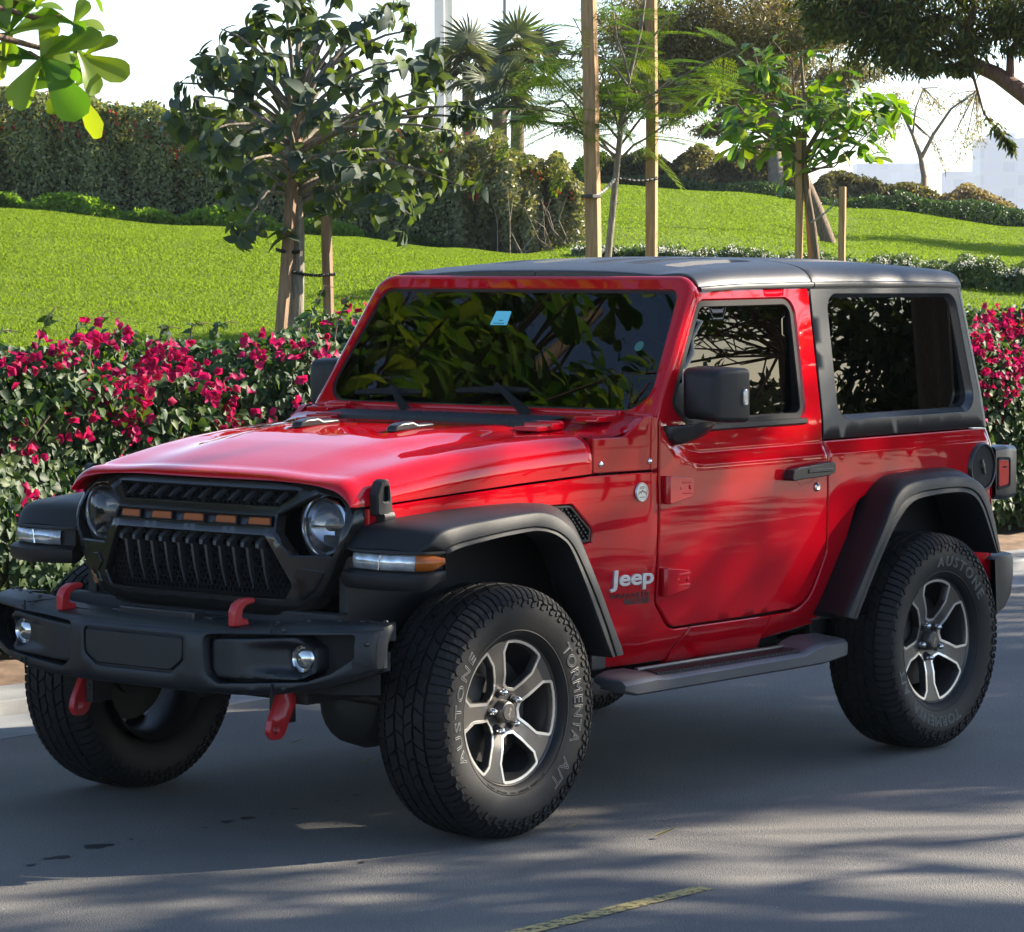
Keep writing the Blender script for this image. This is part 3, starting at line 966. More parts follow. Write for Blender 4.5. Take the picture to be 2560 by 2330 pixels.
for s in (1, -1):
    mb = MB()
    mb.grid([[(bx(y) + .09, y * s, z) for y in np.linspace(.27, .815, 14)] for z in (.50, .6, .70)])
    cb(mb, 'pocket_backing', M['void'], bumper)
    # fog pod with a scooped channel towards the lamp
    def podx(y, z):
        a = abs(y)
        X = bx(a) + .012 + .012 * sstep(a, .42, .3)
        sc = sstep(a, .42, .575) * (1 - sstep(abs(z - .606), .030, .046 + .01 * sstep(a, .5, .6)))
        return X + .030 * sc - .004 * sstep(a, .60, .655)
    pod = rpoly([(.308 * s, .655, .02), (.45 * s, .664, .01), (.625 * s, .676, .02), (.672 * s, .645, .03), (.672 * s, .57, .03), (.63 * s, .545, .02), (.33 * s, .535, .02), (.308 * s, .56, .02)], .015, 5)
    fh = [Vector((.618 * s + .040 * math.cos(a), .608 + .046 * math.sin(a))) for a in [2 * PI * k / 28 for k in range(28)]]
    mb = MB()
    panel(mb, pod, lambda y, z: (podx(y, z), y, z), [fh], thick=.07, cham=.004, res=.011, inward=(1, 0, 0), hthick=.03)
    podo = cb(mb, 'fog_pod', M['bump'], bumper, ang=50)
    xf_ = bx(.618) + .05
    mb = MB(); mb.lathe([(xf_ - .012, .0001), (xf_ - .010, .02), (xf_ + .002, .038), (xf_ + .008, .044)], 28, (0, .618 * s, .608), 'x')
    cb(mb, 'fog_light', M['fog'], bumper, ang=180)
    mb = MB(); mb.lathe([(xf_ + .0, .0355), (xf_ - .008, .041), (xf_ + .0, .046), (xf_ + .012, .048)], 28, (0, .618 * s, .608), 'x')
    cb(mb, 'fog_light_ring', M['chr'], bumper, ang=60)
    mb = MB()   # seam and bolts
    for z0, z1 in ((.682, .716), (bzb(.548) - .004, .534)):
        cb(MB().box((bx(.548) - .0005, .548 * s, (z0 + z1) / 2), (.004, .005, z1 - z0)), 'seam', M['void'], bumper)
    cb(MB().box((bx(.548) + .09, .548 * s, .7095), (.16, .004, .004)), 'seam', M['void'], bumper)
    for (yy, xx) in ((.60, -.60), (.69, -.56), (.76, -.54), (.82, -.50), (.47, -.60)):
        cb(MB().lathe([(bzt(yy) + .011, 0.0001), (bzt(yy) + .010, .006), (bzt(yy) + .004, .009)], 10, (xx, yy * s, 0), 'z'), 'bumper_bolt', M['blk2'], bumper)
    for (yy, zz) in ((.578, .695), (.585, .521), (.826, .662)):
        X = bf(yy, zz)[0]
        cb(MB().lathe([(X - .006, .0001), (X - .005, .006), (X + .002, .0085)], 10, (0, yy * s, zz), 'x'), 'bumper_bolt', M['blk2'], bumper)
    mb = MB(); y0 = .383 * s   # upper tow hook
    mb.prism([Vector(p) for p in ((-.716, .694), (-.716, .742), (-.703, .764), (-.675, .777), (-.628, .778), (-.622, .770), (-.626, .760), (-.66, .757), (-.676, .744), (-.680, .722), (-.668, .714), (-.655, .717), (-.650, .694))],
             lambda u, v: (u, y0 - .0145, v), lambda u, v: (u, y0 + .0145, v))
    cb(mb, 'tow_hook', M['redplast'], bumper, bevel=.005)
    mb = MB(); y0 = .438 * s   # lower recovery hook
    hk = rpoly([(-.560, .492, 0), (-.452, .492, 0), (-.505, .43, .05), (-.548, .352, .01), (-.566, .338, .012), (-.602, .338, .02), (-.620, .365, .02), (-.61, .398, .02)], .03, 5)
    hh = [Vector((-.588 + .011 * math.cos(a), .372 + .015 * math.sin(a))) for a in [2 * PI * k / 14 for k in range(14)]]
    panel(mb, hk, lambda u, v: (u, y0 - .010, v), [hh], thick=.020, cham=.003, grid=False)
    panel(mb, hk, lambda u, v: (u, y0 + .010, v), [hh], thick=-.001, cham=.0005, grid=False)
    cb(mb, 'recovery_hook', M['redplast'], bumper)
    mb = MB(); mb.box((-.52, .41 * s, .44), (.09, .03, .12)); mb.lathe([(-.57, .0001), (-.57, .012), (-.56, .012)], 8, (0, .41 * s, .43), 'x')
    cb(mb, 'hook_bracket', M['steel'], bumper, bevel=.004)
mb = MB(); mb.box((-.655, -.0, .708), (.035, .305, .026)); mb.box((-.655, -.17, .705), (.05, .03, .034)); mb.box((-.60, 0, .70), (.08, .44, .012))
cb(mb, 'winch_tray', M['blk2'], bumper, bevel=.004)

# ---- fender flares
def catmull(pts, n):
    """resample a list of equal-length coordinate tuples with a Catmull-Rom spline, n points per span"""
    P = [np.array(p, float) for p in pts]; out = []
    for i in range(len(P) - 1):
        p0 = P[i - 1] if i else 2 * P[0] - P[1]; p3 = P[i + 2] if i + 2 < len(P) else 2 * P[-1] - P[-2]
        p1, p2 = P[i], P[i + 1]
        for k in range(n):
            t = k / n
            out.append(.5 * ((2 * p1) + (-p0 + p2) * t + (2 * p0 - 5 * p1 + 4 * p2 - p3) * t * t + (-p0 + 3 * p1 - 3 * p2 + p3) * t ** 3))
    out.append(P[-1]); return out
FJ = [(-.432, -.613, .925), (-.41, -.622, .957), (-.38, -.630, .987), (-.33, -.620, 1.004), (-.255, -.628, 1.010), (-.0, -.660, 1.026), (.20, -.685, 1.030), (.30, -.70, 1.028), (.41, -.712, 1.018), (.485, -.72, .985), (.54, -.728, .93), (.585, -.733, .83), (.61, -.736, .72), (.62, -.733, .62), (.622, -.725, .535)]
FC = [(-.434, -.885, .930), (-.408, -.902, .956), (-.374, -.910, .986), (-.332, -.914, 1.000), (-.262, -.914, 1.008), (-.10, -.914, 1.018), (.06, -.914, 1.025), (.139, -.914, 1.021), (.215, -.914, .998), (.292, -.914, .949), (.344, -.914, .881), (.422, -.914, .753), (.489, -.914, .633), (.534, -.914, .554), (.543, -.913, .533)]
FS = [(-.352, .925), (-.345, .930), (-.332, .938), (-.312, .944), (-.25, .953), (-.09, .968), (.04, .975), (.10, .973), (.16, .962), (.215, .942), (.273, .898), (.351, .787), (.424, .665), (.472, .570), (.492, .531)]
FL = [(-.336, .914), (-.334, .916), (-.327, .919), (-.308, .927), (-.24, .938), (-.09, .953), (.03, .960), (.09, .961), (.15, .952), (.205, .930), (.253, .892), (.328, .772), (.398, .645), (.447, .558), (.468, .529)]
RJ = [(1.868, -.760, .545), (1.905, -.762, .60), (1.985, -.772, .727), (2.085, -.780, .870), (2.165, -.784, .960), (2.225, -.785, 1.0), (2.30, -.785, 1.017), (2.42, -.785, 1.022), (2.56, -.785, 1.026), (2.66, -.785, 1.026), (2.76, -.784, 1.012), (2.83, -.783, .965), (2.868, -.782, .88), (2.895, -.778, .79), (2.91, -.772, .70)]
RC = [(1.822, -.913, .545), (1.862, -.914, .60), (1.961, -.914, .727), (2.066, -.914, .863), (2.127, -.914, .944), (2.18, -.914, .983), (2.245, -.914, 1.0), (2.34, -.914, 1.007), (2.456, -.914, 1.009), (2.561, -.914, 1.006), (2.640, -.914, .997), (2.703, -.914, .978), (2.754, -.914, .941), (2.800, -.914, .868), (2.863, -.912, .700)]
RSt = [(1.862, .535), (1.895, .590), (1.985, .717), (2.085, .843), (2.150, .905), (2.205, .938), (2.265, .954), (2.35, .962), (2.456, .964), (2.56, .962), (2.620, .955), (2.675, .936), (2.722, .897), (2.768, .830), (2.838, .700)]
RL_ = [(1.885, .530), (1.918, .580), (2.008, .700), (2.103, .815), (2.168, .876), (2.22, .912), (2.275, .931), (2.36, .940), (2.456, .943), (2.55, .942), (2.608, .936), (2.660, .917), (2.705, .880), (2.752, .812), (2.822, .699)]
def mk_flare(Jp, Cp, Sp, Lp):
    J = catmull(Jp, 4); Cc = catmull(Cp, 4); St = catmull(Sp, 4); L = catmull(Lp, 4)
    rows = []
    for j, c, s_, l in zip(J, Cc, St, L):
        yo = c[1] - .018
        row = [(j[0], j[1] + .02, j[2] - .004), tuple(j)]
        row += [tuple(lerp(j, c, t) + np.array((0, 0, .006 * math.sin(PI * t)))) for t in (.2, .4, .6, .8)]
        cc = np.array(c)
        toward = np.array((s_[0] - c[0], 0, s_[1] - c[2]))
        row += [tuple(cc + np.array((0, .016, .001))), tuple(cc + np.array((0, 0, -.001)) + toward * .02), tuple(cc + np.array((0, -.010, 0)) + toward * .10), tuple(cc + np.array((0, -.015, 0)) + toward * .22)]
        row += [tuple(cc + np.array((0, -.018, 0)) + toward * .92), (s_[0], yo + .006, s_[1]), (lerp(s_[0], l[0], .15), yo + .002, lerp(s_[1], l[1], .15)), (lerp(s_[0], l[0], .8), yo - .001, lerp(s_[1], l[1], .8)), (l[0], yo + .006, l[1]), (l[0], -.80, l[1]), (lerp(j[0], l[0], .6), -.70, lerp(j[2], l[1], .6))]
        rows.append(row)
    m = MB().grid(rows)
    for r in (rows[0], rows[-1]):
        m.add(r, [tuple(range(1, len(r)))])
    return m
rf = both(lambda: mk_flare(RJ, RC, RSt, RL_), 'fender_flare', M['blk'], ang=45)
ffs = both(lambda: mk_flare(FJ, FC, FS, FL), 'fender_flare', M['blk'], ang=45)
# front lamp housing under the flare nose
HP = catmull([(-.432, -.613), (-.455, -.655), (-.466, -.70), (-.464, -.78), (-.445, -.86), (-.418, -.903), (-.355, -.933)], 8)
def hp_at(t):
    i = t * (len(HP) - 1); k = int(min(i, len(HP) - 2)); return HP[k] * (1 - (i - k)) + HP[k + 1] * (i - k)
def hp_off(t, d):
    a = hp_at(max(0, t - .01)); b = hp_at(min(1, t + .01)); tg = (b - a) / np.linalg.norm(b - a)
    n_ = np.array((tg[1], -tg[0]))
    if n_[0] > 0 and abs(n_[0]) > abs(n_[1]): n_ = -n_
    if n_[1] > 0 and abs(n_[1]) > abs(n_[0]): n_ = -n_
    return hp_at(t) + n_ * d
def mk_house():
    m = MB(); rows = []
    for t in np.linspace(0, 1, 40):
        tp = lambda d, z: (*hp_off(t, d), z)
        e = sstep(t, .80, 1.0)
        zb = lerp(.812, .842, e); zl = lerp(.866, .874, e)
        rows.append([tp(-.05, .932), tp(.004, .930), tp(.005, .924), tp(-.010, .922), tp(-.010, zl + .003), tp(.016 - .012 * e, zl - .003), tp(.026 - .02 * e, zl - .010), tp(.026 - .022 * e, zb + .012), tp(.016 - .018 * e, zb), tp(-.05, zb - .0), tp(-.12, zb + .02)])
    m.grid(rows)
    m.add(rows[0], [tuple(range(len(rows[0])))]); m.add(rows[-1], [tuple(range(len(rows[0])))[::-1]])
    # inner side wall to the body
    a = hp_off(1, 0)
    m.add([(a[0], a[1], .925), (a[0], a[1], .845), (-.30, -.86, .90), (-.30, -.86, .93)], [(0, 1, 2, 3)])
    return m
def lamp_patch(t0, t1, z0, z1, d=.003, slant=0.0):
    m = MB(); rows = []
    for z, dd in ((z0, d - .010), (z0 + .004, d), ((z0 + z1) / 2, d + .004), (z1 - .004, d), (z1, d - .010)):
        sl = slant * (z - z0) / (z1 - z0)
        row = []
        for k in range(20):
            t = lerp(t0, t1 - .0 + sl, k / 19)
            shr = 1.0
            if t1 > .9:
                shr = 1 - .55 * sstep(t, .90, 1.0)
            zz = (z0 + z1) / 2 + (z - (z0 + z1) / 2) * shr + .008 * (1 - shr)
            row.append((*hp_off(min(1, t), dd), zz))
        rows.append(row)
    m.grid(rows); return m
hm = mk_house(); lc = lamp_patch(.16, .735, .871, .920, slant=.02); la = lamp_patch(.745, .995, .871, .921); rib = MB()
for tt in (.47,):
    p0 = hp_off(tt, .004); rib.tube([(*p0, .873), (*hp_off(tt + .015, .005), .918)], .004, 6)
for fo, k in zip(ffs, (1, -1)):
    g = (lambda m: m) if k > 0 else (lambda m: m.mirrored())
    cb(g(hm), 'lamp_housing', M['blk'], fo, ang=40)
    cb(g(lc), 'turn_signal', M['clr'], fo, ang=60)
    cb(g(la), 'side_marker', M['ambs'], fo, ang=60)
    cb(g(rib), 'signal_divider', M['refl'], fo)

# ---- wheels
TP = [(.0, .391), (.045, .390), (.09, .386), (.108, .380), (.122, .368), (.130, .350), (.133, .325), (.131, .300), (.124, .270), (.116, .250), (.106, .238), (.092, .231)]  # (offset outward from tyre centre, radius)
TPs = [0]
for a, b in zip(TP, TP[1:]): TPs.append(TPs[-1] + math.hypot(b[0] - a[0], b[1] - a[1]))
def tmap(th, s_, h):
    sg_ = 1 if s_ >= 0 else -1
    a = abs(s_)
    o = float(np.interp(a, TPs, [p[0] for p in TP])); r = float(np.interp(a, TPs, [p[1] for p in TP]))
    o2 = float(np.interp(a + .004, TPs, [p[0] for p in TP])); r2 = float(np.interp(a + .004, TPs, [p[1] for p in TP]))
    o1 = float(np.interp(max(0, a - .004), TPs, [p[0] for p in TP])); r1 = float(np.interp(max(0, a - .004), TPs, [p[1] for p in TP]))
    t0, t1 = o2 - o1, r2 - r1
    L = math.hypot(t0, t1) or 1
    no, nr = -t1 / L, t0 / L
    if a < .004: no, nr = 0, 1
    o += no * h; r += nr * h
    return (r * math.cos(th), -sg_ * o, r * math.sin(th))   # outward = -y
def s_of_r(r):
    return float(np.interp(-r, [-p[1] for p in TP], TPs))
prof = [(-a, r) for a, r in TP]
mb = MB()
fullprof = [(a, r) for a, r in reversed(TP)] + [(-a, r) for a, r in TP[1:]]
mb.lathe(fullprof, 96)
rr_ = .262   # raised bead lines on the sidewall
for r0 in (.2565,):
    s0 = s_of_r(r0)
    mb.grid([[tmap(2 * PI * k / 96, s0 + d, h) for k in range(96)] for d, h in ((-.003, 0), (-.0015, .0016), (.0015, .0016), (.003, 0))], closed_v=True)
tyre_me = mb.mesh('tyre', M['rub'], 60)
mb = MB()
def block(poly, h0=-.002, h1=.009):
    """poly in (theta, s)"""
    n = len(poly); c0 = sum(p[0] for p in poly) / n; c1 = sum(p[1] for p in poly) / n
    sh = [(c0 + (p[0] - c0) * .95, c1 + (p[1] - c1) * .95) for p in poly]
    vs = [tmap(*p, h0) for p in poly] + [tmap(*p, h1 - .0012) for p in poly] + [tmap(*p, h1) for p in sh]
    fs = [(i, (i + 1) % n, n + (i + 1) % n, n + i) for i in range(n)] + [(n + i, n + (i + 1) % n, 2 * n + (i + 1) % n, 2 * n + i) for i in range(n)] + [tuple(range(2 * n, 3 * n))]
    mb.add(vs, fs)
NB = 44
for k in range(NB):
    t0 = 2 * PI * k / NB; p = 2 * PI / NB
    for sgn in (1, -1):
        # centre rib (two half rows), zigzag
        for (sa, sb, ph, lean) in ((.004, .034, .0 if sgn > 0 else .5, .22), (.041, .076, .30 if sgn > 0 else .8, -.25)):
            a = t0 + ph * p; g_ = .055 * p
            block([(a + g_ + lean * p, sgn * sa), (a + p * .5 + .05 * p, sgn * sa * (1.0 if sa > .01 else .4)), (a + p - g_ + lean * p, sgn * sa), (a + p - g_, sgn * (sa + sb) / 2), (a + p - g_ - lean * p * .6, sgn * sb), (a + p * .55, sgn * (sb - .003)), (a + g_ - lean * p * .6, sgn * sb), (a + g_, sgn * (sa + sb) / 2)])
    # shoulder lugs: two per pitch, wrapping on to the sidewall
    for sgn in (1, -1):
        for q in range(2):
            a = t0 + (q * .5 + (.2 if sgn > 0 else .45)) * p; w_ = .5 * p; g_ = .055 * p
            e = .148 if q == 0 else .139
            block([(a + g_, sgn * .083), (a + w_ - g_, sgn * .083), (a + w_ - g_ + .06 * p, sgn * .105), (a + w_ - g_ + .06 * p, sgn * .122), (a + w_ - g_ + .05 * p, sgn * e), (a + g_ + .05 * p, sgn * e), (a + g_ + .06 * p, sgn * .122), (a + g_ + .06 * p, sgn * .105)], h1=.009)
            # pressed oblong on the shoulder lug (raised frame)
            if sgn > 0:
                pass
            e2 = e + .018
            block([(a + g_ + (.02 if q else .12) * p, sgn * (e + .002)), (a + w_ - g_ - .0 * p, sgn * (e + .002)), (a + w_ - g_ + (.18 if q == 0 else 0) * p, sgn * (e + .010)), (a + w_ - g_ + (.18 if q == 0 else 0) * p, sgn * e2), (a + w_ * .55, sgn * e2), (a + w_ * .5, sgn * (e + .011)), (a + g_ + (.02 if q else .12) * p, sgn * (e + .010))], h1=.0045)
tread_me = mb.mesh('tread', M['rubt'], 25, fix=False)
mb = MB()   # dark sipes and the oblong pockets in the shoulder lugs
for k in range(NB):
    t0 = 2 * PI * k / NB; p = 2 * PI / NB
    for sgn in (1, -1):
        for q in range(2):
            a = t0 + (q * .5 + (.2 if sgn > 0 else .45)) * p + .06 * p
            for (ta, tb, sa, sb) in ((.13, .37, .110, .131),):
                mb.add([tmap(a + ta * p, sgn * sa, .0096), tmap(a + tb * p, sgn * sa, .0096), tmap(a + tb * p, sgn * sb, .0096), tmap(a + ta * p, sgn * sb, .0096)], [(0, 1, 2, 3)])
            for sa in (.088, .097):
                mb.add([tmap(a + .02 * p, sgn * sa, .0096), tmap(a + .40 * p, sgn * sa, .0096), tmap(a + .40 * p, sgn * (sa + .0012), .0096), tmap(a + .02 * p, sgn * (sa + .0012), .0096)], [(0, 1, 2, 3)])
        for (sa, sb, ph) in ((.010, .028, .0 if sgn > 0 else .5), (.048, .069, .30 if sgn > 0 else .8)):
            for u in (.28, .5, .74):
                a = t0 + (ph + u) * p
                mb.add([tmap(a, sgn * sa, .0096), tmap(a + .025 * p, sgn * sa, .0096), tmap(a + .025 * p + .05 * p, sgn * sb, .0096), tmap(a + .05 * p, sgn * sb, .0096)], [(0, 1, 2, 3)])
sipe_me = mb.mesh('sipe', M['void'], 180, fix=False)
def arcmap(rc, centre, h):
    def f(v):
        r = rc + v.y
        th = centre - v.x / rc
        return tmap(th, s_of_r(r), h + v.z)
    return f
def textarc(body, size, rc, centre, outline, space=1.0, span=0):
    me = textmesh('sidewall_letter', body, size, extrude=0.0006 if not outline else 0, bevel=.0008 if outline else 0, offset=0, outline=outline, space=space)
    if span:
        xs = [v.co.x for v in me.vertices]; k_ = rad(span) * rc / (max(xs) - min(xs)); m_ = (max(xs) + min(xs)) / 2
        for v in me.vertices: v.co.x = (v.co.x - m_) * k_
    fm = arcmap(rc, centre, .0012)
    for v in me.vertices: v.co = Vector(fm(v.co))
    me.materials.clear(); me.materials.append(M['let'] if outline else M['rub'])
    return me
let1 = textarc('TORMENTA', .050, .294, rad(7.5), True, 1.12, 65)
let4 = textarc('A/T', .050, .294, rad(-46), True, 1.12, 21)
let2 = textarc('AUSTONE', .050, .294, rad(172), True, 1.3, 70)
let3 = textarc('ALL TERRAIN  265/70R17  113T   TUBELESS  RADIAL', .011, .2515, rad(-90), False, 1.2)
# rim
def rimx(r): return itp(r, [(0, .030), (.05, .030), (.075, .024), (.12, .010), (.18, .002), (.21, -.002), (.226, -.004)])   # how far the face sits inboard of the lip plane
def polar(r, a): return Vector((r * math.cos(a), r * math.sin(a)))
def window(c):
    L = [(.955, -21), (.957, -14), (.958, -7), (.958, 0), (.958, 7), (.957, 14), (.955, 22), (.83, 25.5), (.385, 15.5), (.345, 2), (.375, -15), (.72, -25)]
    return rpoly([(*polar(r * .226, rad(c + a)), 0 if (r > .94 and abs(a) < 16) else .005) for r, a in L], .012, 4)
WC = [69 + 72 * k for k in range(5)]
wins = [window(c) for c in WC]
circ = [polar(.2255, 2 * PI * k / 90) for k in range(90)]
mb = MB()
panel(mb, circ, lambda u, v: (u, rimx(math.hypot(u, v)), v), wins, thick=.02, cham=.002, res=.014, inward=(0, 1, 0), hthick=.028)
rim_me = mb.mesh('rim', M['rimd'], 45)
mb = MB()
for w_ in wins:
    a = inset(w_, -.0105); b = inset(w_, -.0003)
    f_ = lambda p, d: (p.x, rimx(p.length) - d, p.y)
    mb.grid([[f_(p, .0) for p in a], [f_(p, .0016) for p in inset(w_, -.0095)], [f_(p, .0016) for p in inset(w_, -.0012)], [f_(p, -.003) for p in b]], closed_v=True)
edge_me = mb.mesh('machined_edge', M['rimb'], 30)
mb = MB()
mb.lathe([(-.003, .2250), (-.008, .2275), (-.010, .2300), (-.006, .2318), (.006, .2318)], 90)
lip_me = mb.mesh('rim_lip', M['rimd'], 60)
mb = MB()
mb.lathe([(.010, .222), (.05, .205), (.09, .198), (.16, .198), (.20, .21), (.215, .228)], 60)
barrel_me = mb.mesh('rim_barrel', mat('barrel_dark', (.02, .02, .021), .5, metal=.4), 60)
mb = MB()
mb.lathe([(.075, .0001), (.075, .165), (.082, .168), (.082, .08), (.095, .08), (.11, .0001)], 48)
mb.box((-.12, .085, .05), (.10, .06, .16), Matrix.Rotation(.4, 3, 'Y'))
disc_me = mb.mesh('brake_disc', mat('brake_iron', (.06, .058, .055), .5, metal=.7), 40)
mb = MB()
mb.lathe([(-.004, .0001), (-.0042, .026), (-.002, .0275), (-.001, .031), (.006, .0345), (.028, .037)], 40)
cap_me = mb.mesh('hub_cap', M['rimd'], 45)
nuts = []
for k in range(5):
    a = rad(69 + 36 + 72 * k - 3)
    m_ = MB(); cx, cz = .0635 * math.cos(a), .0635 * math.sin(a)
    m_.lathe([(-.006, .0001), (-.004, .006), (.002, .0105), (.012, .0115), (.030, .0115)], 12, (cx, 0, cz))
    nuts.append(m_.mesh('lug_nut', M['chr'], 40))
socks = []
for k in range(5):
    a = rad(69 + 36 + 72 * k - 3)
    socks.append(MB().lathe([(.0245, .0001), (.0235, .0185), (.030, .020)], 16, (.0635 * math.cos(a), 0, .0635 * math.sin(a))).mesh('nut_socket', M['void'], 60))
def add(me, name, parent, rot=0.0, y=0.0):
    o = bpy.data.objects.new(name, me); COL.objects.link(o); o.parent = parent
    o.location = (0, y, 0); o.rotation_euler = (0, -rot, 0)
    return o
def make_wheel(x, y, outward, tyre_rot, rim_rot, steer=0.0):
    t = add(tyre_me, 'wheel', CAR, tyre_rot)
    t.location = (x - 1.25, y, .40)
    t.rotation_mode = 'ZYX' if False else 'XYZ'
    t.rotation_euler = (0, -tyre_rot, 0) if outward < 0 else (0, 0, PI)
    add(tread_me, 'tread', t); add(sipe_me, 'tread_sipes', t)
    for l_ in (let1, let2, let3, let4): add(l_, 'sidewall_lettering', t)
    rr = rim_rot - tyre_rot if outward < 0 else rim_rot
    yo = -.086
    r_ = add(rim_me, 'rim', t, rr, yo)
    for me, nm in ((edge_me, 'machined_edge'), (lip_me, 'rim_lip'), (barrel_me, 'rim_barrel')):
        add(me, nm, t, rr, yo)
    add(disc_me, 'brake_disc', t, rr if outward > 0 else -tyre_rot, yo)
    add(cap_me, 'hub_cap', t, 0, yo)
    for n_ in nuts: add(n_, 'lug_nut', t, rr, yo)
    for n_ in socks: add(n_, 'nut_socket', t, rr, yo)
    # emblem ring lettering on the cap
    return t
textcap = textmesh('cap_lettering', 'Jeep', .017, extrude=.0006)
for v in textcap.vertices: v.co = Vector((v.co.x, -.0046 - v.co.z, v.co.y))
textcap.materials.clear(); textcap.materials.append(M['rimb'])
wfl = make_wheel(0, -.799, -1, 0, 0)
add(textcap, 'cap_lettering', wfl, rad(68), -.086)
wrl = make_wheel(2.459, -.799, -1, rad(-108), rad(16))
add(textcap, 'cap_lettering', wrl, rad(108 + 60), -.086)
wfr = make_wheel(0, .799, 1, 0, 0)
wrr = make_wheel(2.459, .799, 1, 0, 1.0)

# ---- mirrors
def mk_mirror():
    m = MB(); rows = []
    # stack of rounded-rectangle sections along x (front narrow, glass side wide)
    for x, y0, y1, z0, z1, r in ((1.034, -.908, -.805, 1.290, 1.415, .012), (1.040, -.920, -.792, 1.274, 1.430, .016), (1.052, -.928, -.782, 1.264, 1.440, .018), (1.064, -.934, -.778, 1.261, 1.444, .020), (1.12, -.951, -.775, 1.258, 1.447, .020), (1.172, -.963, -.774, 1.257, 1.447, .020), (1.180, -.962, -.776, 1.259, 1.445, .018), (1.180, -.950, -.785, 1.27, 1.434, .018)):
        rows.append([(x, p.x, p.y) for p in rpoly([(y0, z0, r), (y1, z0 + .012, r), (y1, z1, r), (y0, z1 - .006, r)], 1.0, 5)])
    m.grid(rows, closed_v=True); m.add(rows[0], [tuple(range(len(rows[0])))])
    return m
mm_ = mk_mirror()
for s, d in ((1, doors[0]), (-1, doors[1])):
    g = (lambda m: m) if s > 0 else (lambda m: m.mirrored())
    mo = cb(g(mm_), 'wing_mirror', M['blk'], ang=28)
    m_ = MB(); q = rpoly([(-.948, 1.272, .03), (-.787, 1.28, .03), (-.787, 1.432, .03), (-.948, 1.428, .03)], 1, 5)
    m_.prism(q, lambda u, v: (1.176, u, v), lambda u, v: (1.172, u, v))
    cb(g(m_), 'mirror_glass', M['mir'], mo)
    m_ = MB(); rows = []
    for x, y0, y1, z0, z1 in ((0, -.765, 0, 1.182, 1.250), (1, -.80, 0, 1.186, 1.249), (2, -.835, 0, 1.205, 1.250), (3, -.860, 0, 1.238, 1.262)):
        xa, xb = ((.952, 1.115), (.962, 1.122), (1.0, 1.128), (1.05, 1.128))[x]
        rows.append([(xa, y0, z1), (xb, y0, z1), (xb, y0, z0 + .018), (lerp(xa, xb, .6), y0, z0 + .004), (lerp(xa, xb, .25), y0, z0), (xa + .008, y0, z0 + .02)])
    m_.grid(rows, closed_v=True); m_.add(rows[-1], [tuple(range(6))])
    cb(g(m_), 'mirror_arm', M['blk2'], mo, bevel=.006)
    m_ = MB(); q = rpoly([(1.148, 1.318, .008), (1.172, 1.316, .008), (1.173, 1.372, .01), (1.148, 1.372, .012)], 1, 4)
    m_.prism(q, lambda u, v: (u, -.955, v), lambda u, v: (u, -.9645, v))
    cb(g(m_), 'mirror_signal', M['clr'], mo, bevel=.003)
    m_ = MB()   # black sail panel at the front corner of the window
    q = rpoly([(1.035, 1.318, .01), (1.125, 1.252, .01), (1.13, 1.40, .03), (1.075, 1.375, .01)], .03, 3)
    panel(m_, q, side(.010), [], thick=.008, cham=.002, grid=False)
    cb(g(m_), 'window_sail', M['blk2'], d)

# ---- side steps
def mk_step():
    m = MB(); rows = []
    for x, zo, zi, zb, yo in ((.585, .428, .44, .405, -.80), (.60, .432, .448, .397, -.885), (.64, .438, .458, .384, -.905), (.74, .442, .458, .384, -.907), (.80, .437, .440, .384, -.907), (1.60, .437, .440, .384, -.907), (1.655, .452, .466, .384, -.907), (1.72, .462, .478, .384, -.907), (1.86, .462, .476, .397, -.905), (1.885, .452, .466, .403, -.89), (1.89, .43, .45, .41, -.85)):
        rows.append([(x, -.765, zi - .002), (x, yo + .030, zo + .001), (x, yo + .012, zo - .003), (x, yo, zo - .014), (x, yo + .002, zb + .008), (x, yo + .014, zb), (x, -.80, zb + .004), (x, -.765, zb + .02)])
    m.grid(rows, closed_v=True); m.add(rows[0], [tuple(range(8))]); m.add(rows[-1], [tuple(range(8))[::-1]])
    return m
def mk_tread():
    m = MB()
    m.box((1.215, -.838, .4405), (.84, .075, .004))
    for k in range(42):
        x = .80 + k * .0198
        m.box((x + .006, -.838, .4435), (.009, .105, .006), Matrix.Rotation(-.5, 3, 'Z'))
    return m
def mk_trim():
    m = MB(); m.box((1.22, -.782, .447), (.86, .018, .012)); return m
stp = mk_step(); trd = mk_tread(); trm = mk_trim()
for k in (1, -1):
    g = (lambda m: m) if k > 0 else (lambda m: m.mirrored())
    so = cb(g(stp), 'side_step', mat('step_grey', (.10, .105, .115), .36, metal=.35, bump=.1, bscale=800), ang=35)
    cb(g(trd), 'step_tread', mat('tread_grey', (.03, .029, .033), .4), so)
    cb(g(trm), 'step_trim', mat('step_alloy', (.25, .25, .24), .35, metal=.8), so, bevel=.003)
    m_ = MB()
    for x in (.85, 1.30, 1.75): m_.box((x, -.70, .415), (.05, .16, .03))
    cb(g(m_), 'step_bracket', M['steel'], so)

